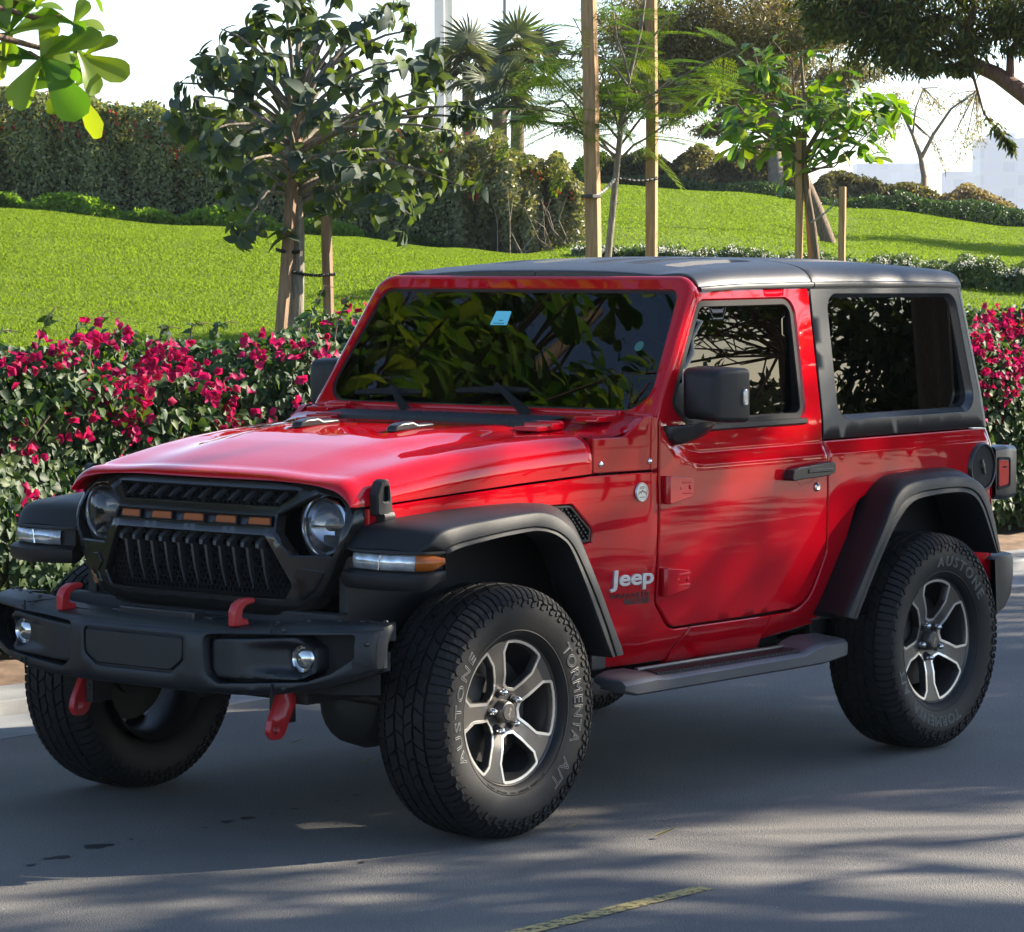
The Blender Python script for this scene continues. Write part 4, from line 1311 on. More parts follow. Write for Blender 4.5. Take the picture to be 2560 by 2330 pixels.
# ---- fuel filler, tail lamps, rear bumper
y = -half(2.9, 1.01)
mb = MB()
mb.lathe([(y + .03, .0785), (y - .004, .080), (y - .012, .082), (y - .014, .088), (y - .010, .093), (y + .002, .095)], 48, (2.942, 0, 1.012))
fu = cb(mb, 'fuel_filler', M['blk2'], ang=50)
mb = MB(); mb.lathe([(y - .004, .0001), (y - .006, .04), (y - .006, .081)], 40, (2.942, 0, 1.012)); cb(mb, 'fuel_cap', M['void'], fu, ang=60)
mb = MB(); mb.box((2.945, y - .008, 1.014), (.012, .010, .060), Matrix.Rotation(-.35, 3, 'Y')); mb.lathe([(y - .012, .0001), (y - .010, .011), (y - .004, .013)], 14, (2.947, 0, 1.017)); cb(mb, 'cap_latch', M['rimd'], fu, bevel=.003)
for s in (1, -1):
    g = (lambda m: m) if s > 0 else (lambda m: m.mirrored())
    mb = MB(); rows = []
    for x, y0, y1, z0, z1 in ((3.03, -.798, -.60, .885, 1.085), (3.10, -.800, -.60, .878, 1.090), (3.185, -.795, -.60, .885, 1.083), (3.205, -.775, -.62, .90, 1.068)):
        q = rpoly([(y0, z0, .02), (y1, z0, .02), (y1, z1, .02), (y0, z1, .02)], 1, 4)
        rows.append([(x, p.x, p.y) for p in q])
    mb.grid(rows, closed_v=True); mb.add(rows[-1], [tuple(range(len(rows[0])))])
    tl_ = cb(g(mb), 'tail_light', M['blk2'], ang=50)
    mb = MB(); q = rpoly([(3.045, .930, .008), (3.118, .938, .012), (3.118, 1.03, .012), (3.045, 1.034, .008)], 1, 4)
    mb.prism(q, lambda u, v: (u, -.79, v), lambda u, v: (u, -.8035, v))
    cb(g(mb), 'tail_lens', M['tail'], tl_, bevel=.003)
    mb = MB(); q = rpoly([(3.04, .918, .008), (3.135, .928, .014), (3.135, 1.042, .014), (3.04, 1.046, .008)], 1, 4)
    panel(mb, q, lambda u, v: (u, -.802, v), [inset(q, .010)], thick=.004, cham=.002, grid=False)
    mb.box((3.085, -.8042, 1.006), (.028, .001, .006))
    cb(g(mb), 'lens_surround', M['void'], tl_)
mb = MB(); rows = []
for y in [-.815, -.805, -.79, -.77, -.75, -.72, -.68, -.6, -.4, 0, .4, .6, .68, .72, .75, .77, .79, .805, .815]:
    xr = itp(abs(y), [(.6, 3.275), (.68, 3.265), (.72, 3.25), (.77, 3.205), (.79, 3.17), (.805, 3.12), (.815, 3.07)])
    k = min(1, (xr - 3.02) / .25)
    rows.append([(3.00, y, .655), (3.03, y, .667), (xr - .012, y, .664), (xr, y, .652), (xr + .003, y, .58), (xr - .02 * k, y, .512), (3.02 + .62 * (xr - 3.02), y, .462), (3.015, y, .445)])
mb.grid(rows); mb.add(rows[0], [tuple(range(8))]); mb.add(rows[-1], [tuple(range(8))[::-1]])
rb = cb(mb, 'rear_bumper', M['blk'], ang=40)
for s in (1, -1):
    mb = MB(); mb.box((3.232, -.742 * s, .59), (.012, .004, .13), Matrix.Rotation(-.8 * s, 3, 'Z')); cb(mb, 'seam', M['void'], rb)
for s in (1, -1): cb(MB().box((2.98, -.72 * s, .60), (.12, .10, .14)), 'bumper_bracket', M['red'], rb)

# ---- lettering and badges
yb = lambda x, z: -half(x, z)
def sidetext(name, body, xc, zc, size, m, parent, off=.0, **kw):
    return textobj(name, body, None, m, parent, fnmap=lambda v: (xc + v.x, yb(xc + v.x, zc + v.y) - off - v.z, zc + v.y), **dict(size=size, **kw))
sidetext('nameplate', 'Jeep', .7845, .746, .098, M['silv'], fenders[0], off=.0035, extrude=.003, bevel=.0012, offset=.0014, fit=(.203, .071))
sidetext('model_decal', 'WRANGLER', .781, .6945, .031, M['decal'], fenders[0], off=.0015, extrude=.0006, offset=.0008, space=1.05, fit=(.188, .0165))
mb = MB(); q = [Vector(p) for p in ((.752, .6835), (.874, .6835), (.874, .663), (.764, .663))]
panel(mb, q, side(-.0008), [], thick=.0006, cham=.0001, grid=False); cb(mb, 'decal_bar', M['decal'], fenders[0])
sidetext('model_decal', 'SPORT', .820, .6735, .019, M['red'], fenders[0], off=.0014, extrude=.0003, space=1.3)
mb = MB(); yy = yb(.823, 1.036)
mb.lathe([(yy - .003, .0001), (yy - .003, .027), (yy - .005, .028), (yy - .005, .031), (yy + .001, .033)], 36, (.823, 0, 1.036))
bd = cb(mb, 'round_badge', mat('badge_silver', (.52, .55, .54), .3, metal=.5), fenders[0], ang=40)
mb = MB()
mtn = [(-.022, -.008), (-.012, .004), (-.006, -.001), (.002, .009), (.010, .0), (.014, .003), (.022, -.008), (.022, -.0095), (.013, .0005), (.010, -.003), (.002, .005), (-.006, -.004), (-.012, .001), (-.022, -.0095)]
mb.prism([Vector(p) for p in mtn], lambda u, v: (.823 + u, yy - .003, 1.036 + v), lambda u, v: (.823 + u, yy - .0042, 1.036 + v))
for dz, ww in ((.018, .022), (.0135, .028), (-.0165, .026)):
    mb.box((.823, yy - .0036, 1.036 + dz), (ww, .001, .0022))
cb(mb, 'badge_print', M['decal'], bd)

# ---- cabin and underbody
mb = MB(); mb.box((1.18, 0, 1.15), (.36, 1.38, .20)); mb.box((1.06, 0, 1.24), (.24, 1.36, .06))
dash = cb(mb, 'dashboard', M['seat'], bevel=.03, seg=3)
mb = MB(); c0 = Vector((1.40, -.36, 1.20)); rt = Matrix.Rotation(rad(-65), 3, 'Y')
mb.tube([c0 + rt @ Vector((.185 * math.cos(a), .185 * math.sin(a), 0)) for a in [2 * PI * k / 28 for k in range(29)]], .016, 8, cap=False)
mb.box(tuple(c0), (.05, .30, .03), rt)
cb(mb, 'steering_wheel', M['blk2'], dash)
for s in (1, -1):
    mb = MB(); mb.box((1.80, .36 * s, .88), (.52, .52, .18)); mb.box((2.05, .36 * s, 1.20), (.15, .50, .62), Matrix.Rotation(rad(14), 3, 'Y')); mb.box((2.14, .36 * s, 1.58), (.09, .28, .16), Matrix.Rotation(rad(10), 3, 'Y'))
    cb(mb, 'seat', M['seat'], bevel=.05, seg=3)
mb = MB()
mb.box((1.95, 0, .53), (2.10, 1.36, .06)); mb.box((.18, 0, .78), (.90, 1.08, .42)); mb.box((.75, 0, .80), (.10, 1.40, .60))
mb.box((2.48, 0, .90), (1.0, 1.20, .12))
for s in (1, -1):
    mb.box((.12, .56 * s, .80), (1.05, .04, .50)); mb.box((.02, .60 * s, .962), (.80, .20, .03)); mb.box((1.4, .45 * s, .50), (3.8, .09, .12)); mb.box((2.46, .63 * s, .70), (.9, .03, .55)); mb.box((.68, .64 * s, .72), (.08, .14, .54))
    mb.box((1.90, .67 * s, .74), (.06, .14, .46)); mb.box((2.93, .67 * s, .78), (.10, .14, .30)); mb.box((2.45, .70 * s, 1.03), (.70, .12, .03))
for x in (0, 2.459):
    mb.tube([(x, -.70, .40), (x, .70, .40)], .042, 14)
    d = -.30 if x == 0 else 0.0
    mb.lathe([(-.16, .0001), (-.15, .06), (-.10, .125), (-.02, .15), (.06, .14), (.14, .07), (.2, .05)], 20, (x, d, .385), 'x')
    for s in (1, -1):
        mb.tube([(x + .12, .52 * s, .34), (x + .12, .52 * s, .85)], .028, 10)
        mb.tube([(x, .48 * s, .42), (x, .48 * s, .82)], .06, 12)
        mb.tube([(x, .47 * s, .36), (x + (.9 if x == 0 else -.9), .40 * s, .47)], .03, 8)
mb.tube([(-.14, -.66, .42), (-.14, .66, .43)], .022, 10)
mb.tube([(-.18, .60, .46), (-.18, -.45, .52)], .02, 10)
mb.tube([(.3, .1, .45), (2.3, .05, .46)], .035, 10)
mb.tube([(.6, .35, .40), (1.3, .35, .36), (2.0, .38, .37), (2.3, .5, .40), (2.9, .55, .45)], .04, 10)
mb.box((1.25, .28, .36), (.6, .28, .14)); mb.box((1.05, -.05, .40), (.7, .3, .16)); mb.box((1.75, -.30, .40), (.6, .34, .16))
mb.box((-.40, 0, .50), (.22, 1.0, .06)); mb.box((-.45, 0, .60), (.06, 1.2, .25))
cb(mb, 'underbody', M['steel'], bevel=.01)
# ================================================================== setting and plants
R = np.random.default_rng(7)
random.seed(7)

def fastmesh(name, V, F, m, rnd=None, smooth=False):
    me = bpy.data.meshes.new(name)
    V = np.ascontiguousarray(V, np.float32); F = np.ascontiguousarray(F, np.int32)
    k = F.shape[1]
    me.vertices.add(len(V)); me.vertices.foreach_set('co', V.ravel())
    me.loops.add(F.size); me.loops.foreach_set('vertex_index', F.ravel())
    me.polygons.add(len(F)); me.polygons.foreach_set('loop_start', np.arange(0, F.size, k, dtype=np.int32))
    try: me.polygons.foreach_set('loop_total', np.full(len(F), k, np.int32))
    except Exception: pass
    if smooth: me.polygons.foreach_set('use_smooth', np.ones(len(F), bool))
    me.materials.append(m)
    if rnd is not None:
        a = me.attributes.new('rnd', 'FLOAT', 'POINT'); a.data.foreach_set('value', np.ascontiguousarray(rnd, np.float32))
    me.update(calc_edges=True); me.validate()
    return me
def obj(name, me, parent=None, loc=None):
    o = bpy.data.objects.new(name, me); COL.objects.link(o)
    if parent is not None:
        o.parent = parent
        o.location = -Vector(parent.location)   # meshes are written in world axes
    return o

def nrm(a): return a / np.maximum(np.linalg.norm(a, axis=-1, keepdims=True), 1e-9)
def leafmesh(nl=4, width=.5, fold=.25, curl=.25, shape='ovate', nw=2):
    """leaf along +y, unit length, normal +z: grid of nl x nw quads"""
    V = []; 
    for i in range(nl + 1):
        t = i / nl
        if shape == 'ovate': w_ = math.sin(PI * min(1, t * .93 + .05)) ** .8 * (1 - .35 * t) * 1.15
        elif shape == 'obovate': w_ = (.12 + .88 * t ** 1.2) * math.sqrt(max(0, 1 - max(0, (t - .62) / .40) ** 2))
        elif shape == 'heart': w_ = math.sqrt(max(0, 1 - ((t - .22) / .30) ** 2)) if t < .22 else (1 - (t - .22) / .80) ** .75
        elif shape == 'lance': w_ = math.sin(PI * (t * .96 + .02)) ** .9
        else: w_ = math.sin(PI * (t * .94 + .03)) ** .6
        w_ *= width * .5
        for j in range(nw + 1):
            u = j / nw * 2 - 1
            V.append((u * w_, t - curl * .12 * t, abs(u) * w_ * fold - curl * t * t * .5))
    F = []
    for i in range(nl):
        for j in range(nw):
            a = i * (nw + 1) + j
            F.append((a, a + 1, a + nw + 2, a + nw + 1))
    return np.array(V), np.array(F)

def scatter(lf, P, L, Nn, sc, rnd=None):
    """instances of leaf lf at P with length direction L and approximate normal Nn"""
    V, F = lf
    n = len(P)
    L = nrm(L); X = nrm(np.cross(L, Nn)); Z = np.cross(X, L)
    sc = np.broadcast_to(np.asarray(sc, float), (n,))
    W_ = (V[None, :, 0:1] * X[:, None] + V[None, :, 1:2] * L[:, None] + V[None, :, 2:3] * Z[:, None]) * sc[:, None, None] + P[:, None]
    k = len(V)
    FF = (F[None] + (np.arange(n) * k)[:, None, None]).reshape(-1, F.shape[1])
    r = R.random(n) if rnd is None else rnd
    return W_.reshape(-1, 3), FF, np.repeat(r, k)
def merge(parts):
    V = []; F = []; r = []; o = 0
    for v, f, q in parts:
        V.append(v); F.append(f + o); r.append(q); o += len(v)
    return np.concatenate(V), np.concatenate(F), np.concatenate(r)
def rdir(n):
    return nrm(R.normal(size=(n, 3)))

def leafmat(name, cols, rough=.4, trans=.35, tcol=None, spec=.4):
    """cols: list of colours from rnd 0 to 1"""
    m, t, p = newmat(name)
    at = N(t, 'ShaderNodeAttribute', attribute_name='rnd')
    r = N(t, 'ShaderNodeValToRGB')
    el = r.color_ramp.elements
    while len(el) < len(cols): el.new(.5)
    for i, c in enumerate(cols):
        el[i].position = i / max(1, len(cols) - 1); el[i].color = (*c, 1)
    t.links.new(at.outputs['Fac'], r.inputs['Fac'])
    t.links.new(r.outputs['Color'], p.inputs['Base Color'])
    p.inputs['Roughness'].default_value = rough
    p.inputs['Specular IOR Level'].default_value = spec
    tr = N(t, 'ShaderNodeBsdfTranslucent')
    mm = N(t, 'ShaderNodeMix', data_type='RGBA', blend_type='MULTIPLY')
    mm.inputs[0].default_value = 1.0
    t.links.new(r.outputs['Color'], mm.inputs[6])
    mm.inputs[7].default_value = (*(tcol or (2.2, 2.0, .6)), 1)
    t.links.new(mm.outputs[2], tr.inputs['Color'])
    mx = N(t, 'ShaderNodeMixShader'); mx.inputs[0].default_value = trans
    t.links.new(p.outputs[0], mx.inputs[1]); t.links.new(tr.outputs[0], mx.inputs[2])
    t.links.new(mx.outputs[0], t.nodes['Material Output'].inputs['Surface'])
    return m
def barkmat(name, a, b, scale=12, stretch=6, bump=.6):
    m, t, p = newmat(name)
    tc = N(t, 'ShaderNodeTexCoord'); mp = N(t, 'ShaderNodeMapping'); mp.inputs['Scale'].default_value = (stretch, stretch, 1)
    no = N(t, 'ShaderNodeTexNoise'); no.inputs['Scale'].default_value = scale; no.inputs['Detail'].default_value = 6
    r = N(t, 'ShaderNodeValToRGB'); r.color_ramp.elements[0].color = (*a, 1); r.color_ramp.elements[1].color = (*b, 1)
    r.color_ramp.elements[0].position = .3; r.color_ramp.elements[1].position = .72
    t.links.new(tc.outputs['Object'], mp.inputs[0]); t.links.new(mp.outputs[0], no.inputs['Vector']); t.links.new(no.outputs['Fac'], r.inputs['Fac']); t.links.new(r.outputs[0], p.inputs['Base Color'])
    bp_ = N(t, 'ShaderNodeBump'); bp_.inputs['Strength'].default_value = bump; bp_.inputs['Distance'].default_value = .01
    t.links.new(no.outputs['Fac'], bp_.inputs['Height']); t.links.new(bp_.outputs[0], p.inputs['Normal'])
    p.inputs['Roughness'].default_value = .85
    return m
BK = dict(grey=barkmat('bark_grey', (.10, .085, .065), (.26, .22, .17)), brown=barkmat('bark_brown', (.07, .045, .03), (.20, .14, .09)), pale=barkmat('bark_pale', (.22, .17, .12), (.42, .34, .25)), red=barkmat('bark_red_brown', (.06, .03, .02), (.17, .09, .055)),
          timber=barkmat('timber_stake', (.24, .135, .06), (.40, .25, .125), 5, 10, .25), timber2=barkmat('weathered_stake', (.13, .08, .045), (.27, .17, .10), 5, 10, .3), twig=barkmat('dry_twig', (.16, .12, .08), (.34, .27, .20)))

# point at a given bearing (photo column, 2016-wide) and distance, with ground height from the terrain
FPX = 8338.4
def az_of(px): return rad(39.579) - math.atan((px * 1.26984 - 1280) / FPX)
def at(px, D, row=None):
    a = az_of(px)
    z = 1.8277 - (row - 498.4) * 1.26984 / FPX * D if row is not None else 0
    return Vector((CAM.x + D * math.cos(a), CAM.y + D * math.sin(a), z))

# ---- terrain of the park: heights over bearing and distance from the street corner
TA = [15, 27, 30.8, 33.5, 36, 38.2, 39.4, 40.6, 42.4, 45, 48.3, 52, 66]
TD = [0, 14, 17, 20, 25, 30, 34, 38, 42, 50, 58, 66, 80, 120, 400]
def Lf(z34, z42): return [.10, .12, .20, .62, 1.14, 1.62, z34, (z34 + z42) / 2 + .04, z42, z42 + .15, z42 + .1, z42 - .1, z42 - .5, 0, -3]
def Rt(z34, z50, z62): return [.10, .12, .2, .45, .95, 1.32, z34, z34 + .10, lerp(z34, z50, .55), z50, lerp(z50, z62, .7), z62, z62 - .3, z62 - 1.5, -3]
TZ = np.array([Rt(1.42, 1.75, 1.9), Rt(1.42, 1.75, 2.0), Rt(1.46, 1.90, 2.35), Rt(1.55, 2.1, 2.72), Rt(1.66, 2.4, 3.05), Rt(1.72, 2.55, 3.2),
               Lf(1.74, 1.80), Lf(1.80, 1.86), Lf(1.90, 2.02), Lf(1.97, 2.18), Lf(2.06, 2.42), Lf(2.1, 2.55), Lf(2.1, 2.6)])
def ground_z(x, y):
    x = np.asarray(x, float); y = np.asarray(y, float)
    dx, dy = x - CAM.x, y - CAM.y
    D = np.hypot(dx, dy); a = np.degrees(np.arctan2(dy, dx))
    a = np.clip(a, TA[0], TA[-1]); D = np.clip(D, TD[0], TD[-1])
    i = np.clip(np.searchsorted(TA, a, side='right') - 1, 0, len(TA) - 2); j = np.clip(np.searchsorted(TD, D, side='right') - 1, 0, len(TD) - 2)
    TAa, TDa = np.array(TA), np.array(TD)
    u = (a - TAa[i]) / (TAa[i + 1] - TAa[i]); v = (D - TDa[j]) / (TDa[j + 1] - TDa[j])
    u = u * u * (3 - 2 * u)
    z = TZ[i, j] * (1 - u) * (1 - v) + TZ[i + 1, j] * u * (1 - v) + TZ[i, j + 1] * (1 - u) * v + TZ[i + 1, j + 1] * u * v
    e = np.clip((y - 4.4) / 2.0, 0, 1); e = e * e * (3 - 2 * e)
    return .11 * (1 - e) + z * e
def gz(x, y): return float(ground_z(x, y))
def onground(px, D):
    p = at(px, D); p.z = gz(p.x, p.y); return p

# ---- asphalt
def asphalt():
    m, t, p = newmat('asphalt')
    tc = N(t, 'ShaderNodeTexCoord')
    n1 = N(t, 'ShaderNodeTexNoise'); n1.inputs['Scale'].default_value = 190; n1.inputs['Detail'].default_value = 4; n1.inputs['Roughness'].default_value = .75
    n2 = N(t, 'ShaderNodeTexNoise'); n2.inputs['Scale'].default_value = .9; n2.inputs['Detail'].default_value = 5
    v = N(t, 'ShaderNodeTexVoronoi'); v.inputs['Scale'].default_value = 210
    v2 = N(t, 'ShaderNodeTexVoronoi'); v2.inputs['Scale'].default_value = 38
    for n in (n1, n2, v, v2): t.links.new(tc.outputs['Object'], n.inputs['Vector'])
    r1 = N(t, 'ShaderNodeValToRGB'); e = r1.color_ramp.elements
    e[0].position = .32; e[0].color = (.066, .065, .065, 1); e[1].position = .72; e[1].color = (.285, .274, .256, 1)
    t.links.new(n1.outputs['Fac'], r1.inputs['Fac'])
    r2 = N(t, 'ShaderNodeValToRGB'); e = r2.color_ramp.elements
    e[0].position = .35; e[0].color = (.80, .81, .83, 1); e[1].position = .7; e[1].color = (1.18, 1.16, 1.12, 1)
    t.links.new(n2.outputs['Fac'], r2.inputs['Fac'])
    mu = N(t, 'ShaderNodeMix', data_type='RGBA', blend_type='MULTIPLY'); mu.inputs[0].default_value = 1
    t.links.new(r1.outputs[0], mu.inputs[6]); t.links.new(r2.outputs[0], mu.inputs[7])
    # scattered pale chips
    r3 = N(t, 'ShaderNodeValToRGB'); e = r3.color_ramp.elements
    e[0].position = .05; e[0].color = (1, 1, 1, 1); e[1].position = .11; e[1].color = (0, 0, 0, 1)
    t.links.new(v2.outputs['Distance'], r3.inputs['Fac'])
    wn = N(t, 'ShaderNodeMath', operation='GREATER_THAN'); wn.inputs[1].default_value = .80
    sx = N(t, 'ShaderNodeSeparateColor'); t.links.new(v2.outputs['Color'], sx.inputs[0]); t.links.new(sx.outputs[0], wn.inputs[0])
    ml = N(t, 'ShaderNodeMath', operation='MULTIPLY'); t.links.new(r3.outputs[0], ml.inputs[0]); t.links.new(wn.outputs[0], ml.inputs[1])
    mx = N(t, 'ShaderNodeMix', data_type='RGBA'); t.links.new(ml.outputs[0], mx.inputs[0]); t.links.new(mu.outputs[2], mx.inputs[6]); mx.inputs[7].default_value = (.42, .42, .40, 1)
    t.links.new(mx.outputs[2], p.inputs['Base Color'])
    p.inputs['Roughness'].default_value = .82; p.inputs['Specular IOR Level'].default_value = .35
    b = N(t, 'ShaderNodeBump'); b.inputs['Strength'].default_value = .9; b.inputs['Distance'].default_value = .004
    ad = N(t, 'ShaderNodeMath', operation='ADD'); t.links.new(n1.outputs['Fac'], ad.inputs[0]); t.links.new(v.outputs['Distance'], ad.inputs[1])
    t.links.new(ad.outputs[0], b.inputs['Height']); t.links.new(b.outputs[0], p.inputs['Normal'])
    return m
mb = MB(); mb.add([(-60, -9.0, 0), (120, -9.0, 0), (120, 2.0, 0), (-60, 2.0, 0)], [(0, 1, 2, 3)])
tag(mb.build('road', asphalt()), kind='structure')
M['sand'] = mat('sandy_ground', (.24, .19, .13), .95, var=.25, vscale=1.5, bump=.6, bscale=40)
mb = MB(); mb.add([(-1500, -1500, -.06), (2500, -1500, -.06), (2500, 2500, -.06), (-1500, 2500, -.06)], [(0, 1, 2, 3)])
tag(mb.build('ground', M['sand']), kind='structure')
# gutter, kerb, soil bed
M['conc'] = mat('kerb_concrete', (.22, .225, .225), .85, var=.18, vscale=5, bump=.4, bscale=120)
M['conc2'] = mat('gutter_concrete', (.19, .20, .21), .85, var=.2, vscale=3, bump=.4, bscale=120)
M['joint'] = mat('kerb_joint', (.05, .05, .05), .9)
mb = MB(); mb.box((30, 2.20, -.02), (180, .46, .048)); tag(mb.build('gutter', M['conc2']), kind='structure')
mb = MB()
for k in range(-16, 60):
    mb.box((k * 1.0 + .3, 2.615, .01), (.992, .36, .11))
kb = tag(mb.build('kerb', M['conc'], bevel=.012), kind='structure')
mb = MB(); mb.box((30, 2.612, .0), (180, .33, .10)); o = tag(mb.build('kerb_joints', M['joint']), kind='structure')
mb = MB()
rows = []
for x in np.arange(-30, 60, .22):
    rows.append([(x, y, .055 + .035 * math.sin(3.1 * x + 5 * y) * (y > 2.85) * .5 + .02 * random.random() * (y > 2.85) + .03 * (y - 2.79)) for y in (2.79, 2.9, 3.05, 3.2, 3.4, 3.7, 4.1, 4.6, 5.2)])
mb.grid(rows)
M['soil'] = mat('bed_soil', (.16, .105, .065), .95, var=.5, vscale=9, bump=.9, bscale=60)
tag(mb.build('soil_bed', M['soil'], ang=180), kind='structure')
# worn yellow line, oil spots, fallen leaves
m, t, p = newmat('yellow_road_paint')
tc = N(t, 'ShaderNodeTexCoord'); no = N(t, 'ShaderNodeTexNoise'); no.inputs['Scale'].default_value = 28; no.inputs['Detail'].default_value = 8; no.inputs['Roughness'].default_value = .8
r = N(t, 'ShaderNodeValToRGB'); e = r.color_ramp.elements; e[0].position = .40; e[0].color = (0, 0, 0, 1); e[1].position = .52; e[1].color = (1, 1, 1, 1)
t.links.new(tc.outputs['Object'], no.inputs['Vector']); t.links.new(no.outputs['Fac'], r.inputs['Fac'])
tr = N(t, 'ShaderNodeBsdfTransparent'); mx = N(t, 'ShaderNodeMixShader')
p.inputs['Base Color'].default_value = (.42, .33, .13, 1); p.inputs['Roughness'].default_value = .8
t.links.new(r.outputs[0], mx.inputs[0]); t.links.new(tr.outputs[0], mx.inputs[1]); t.links.new(p.outputs[0], mx.inputs[2]); t.links.new(mx.outputs[0], t.nodes['Material Output'].inputs['Surface'])
mb = MB(); mb.add([(-2.6, -1.86, .004), (-.27, -1.875, .004), (-.27, -1.815, .004), (-2.6, -1.775, .004)], [(0, 1, 2, 3)])
tag(mb.build('road_marking', m), kind='structure')
M['oil'] = mat('oil_stain', (.022, .022, .023), .6)
mb = MB()
def blot(cx, cy, rx, ry):
    n = 14; mb.add([(cx + rx * math.cos(2 * PI * k / n) * random.uniform(.7, 1.15), cy + ry * math.sin(2 * PI * k / n) * random.uniform(.7, 1.15), .003) for k in range(n)], [tuple(range(n))])
def zpt(px, row):
    """where the view through a photo point meets the road"""
    a = az_of(px); e = (row - 498.4) * 1.26984 / FPX
    D = 1.8277 / e
    return CAM.x + D * math.cos(a), CAM.y + D * math.sin(a)
for px, row, w_ in ((178, 1664, .05), (208, 1662, .018), (112, 1684, .035), (84, 1686, .02), (440, 1620, .03), (480, 1613, .03), (575, 1597, .02), (700, 1571, .025), (660, 1583, .015), (50, 1698, .02), (250, 1652, .012), (708, 1706, .016), (530, 1607, .012), (396, 1632, .012)):
    x, y = zpt(px, row); blot(x, y, w_ * .9, w_ * .7)
tag(mb.build('oil_spots', M['oil'], fix=False), kind='structure')

# ---- lawn
def lawnmat(name, base):
    m, t, p = newmat(name)
    tc = N(t, 'ShaderNodeTexCoord')
    n1 = N(t, 'ShaderNodeTexNoise'); n1.inputs['Scale'].default_value = 1.1; n1.inputs['Detail'].default_value = 6
    n2 = N(t, 'ShaderNodeTexNoise'); n2.inputs['Scale'].default_value = 22; n2.inputs['Detail'].default_value = 4
    for n in (n1, n2): t.links.new(tc.outputs['Object'], n.inputs['Vector'])
    ad = N(t, 'ShaderNodeMath', operation='ADD'); t.links.new(n1.outputs['Fac'], ad.inputs[0]); t.links.new(n2.outputs['Fac'], ad.inputs[1])
    hf = N(t, 'ShaderNodeMath', operation='MULTIPLY'); hf.inputs[1].default_value = .5; t.links.new(ad.outputs[0], hf.inputs[0])
    r = N(t, 'ShaderNodeValToRGB'); e = r.color_ramp.elements
    e[0].position = .35; e[0].color = (*[c * .62 for c in base], 1); e[1].position = .65; e[1].color = (*[c * 1.25 for c in base], 1)
    t.links.new(hf.outputs[0], r.inputs['Fac']); t.links.new(r.outputs[0], p.inputs['Base Color'])
    p.inputs['Roughness'].default_value = .9; p.inputs['Specular IOR Level'].default_value = .1
    return m
azs = np.radians(np.linspace(16, 66, 120))
rows = []
for a in azs:
    d0 = (4.45 + 7.4809) / math.sin(a)
    ds = np.concatenate([np.linspace(d0, 70, 110), np.geomspace(72, 380, 14)])
    xs = CAM.x + ds * math.cos(a); ys = CAM.y + ds * math.sin(a)
    rows.append(np.stack([xs, ys, ground_z(xs, ys)], -1).tolist())
mb = MB().grid(rows)
tag(mb.build('lawn', lawnmat('lawn_turf', (.105, .155, .018)), ang=180, fix=False), kind='structure')
def blades(n, a0, a1, d0, d1, seed):
    q = np.random.default_rng(seed)
    a = np.radians(q.uniform(a0, a1, n)); D = np.sqrt(q.uniform(d0 ** 2, d1 ** 2, n))
    x = CAM.x + D * np.cos(a); y = CAM.y + D * np.sin(a); k = y > 5.4; x, y, D = x[k], y[k], D[k]; n = len(x)
    z = ground_z(x, y)
    th = q.uniform(0, 2 * PI, n); w_ = q.uniform(.005, .009, n) * (1 + (D - 20) / 40); h = q.uniform(.008, .024, n) * (.8 + .5 * np.sin(x * 1.7 + 2 * np.sin(y * .9)) ** 2)
    c, s_ = np.cos(th) * w_, np.sin(th) * w_
    lx, ly = q.normal(0, .018, n), q.normal(0, .018, n)
    V = np.stack([np.stack([x - c, y - s_, z - .003], -1), np.stack([x + c, y + s_, z - .003], -1), np.stack([x + lx, y + ly, z + h], -1)], 1)
    return V.reshape(-1, 3), np.arange(3 * n).reshape(-1, 3), np.repeat(q.random(n), 3)
gm = leafmat('grass_blade', [(.115, .165, .016), (.14, .20, .02), (.17, .225, .028)], .7, .5, (1.5, 1.6, .7), .15)
V, F, r = merge([blades(330000, 39, 49.5, 19, 42, 1), blades(230000, 30, 40.5, 20, 64, 2)])
tag(obj('grass', fastmesh('grass', V, F, gm, r)), 'short bright green grass covering the park lawn', 'grass', kind='stuff')

# ---- front flowering hedge
def hedge_top(x): return 1.35 + .06 * math.sin(1.3 * x + 1) + .06 * math.sin(3.7 * x) + .045 * math.sin(8.3 * x + 2)
def tubes(name, lines, m, parent=None, n=5):
    mb = MB()
    for pts, rr in lines: mb.tube(pts, rr, n, cap=False)
    me = mb.mesh(name, m, 180, fix=False)
    return obj(name, me, parent)
LF_heart = leafmesh(3, .82, .30, .35, 'heart'); LF_small = leafmesh(2, .6, .3, .3, 'ovate', 2); LF_bract = leafmesh(2, .95, .55, -.5, 'ovate', 2)
hedge = thing('flowering_hedge', 'long dark green bougainvillea hedge with magenta flowers behind the car along the kerb', 'hedge', (5.5, 4.0, .1))
lm_b = leafmat('bougainvillea_leaf', [(.016, .040, .018), (.026, .060, .022), (.040, .076, .024), (.080, .115, .030)], .52, .25, (2.0, 2.2, .5), .25)
bm_ = leafmat('bougainvillea_bract', [(.20, .004, .055), (.36, .006, .085), (.48, .010, .12), (.46, .012, .05)], .55, .35, (1.3, 1.0, 1.1), .2)
parts = []
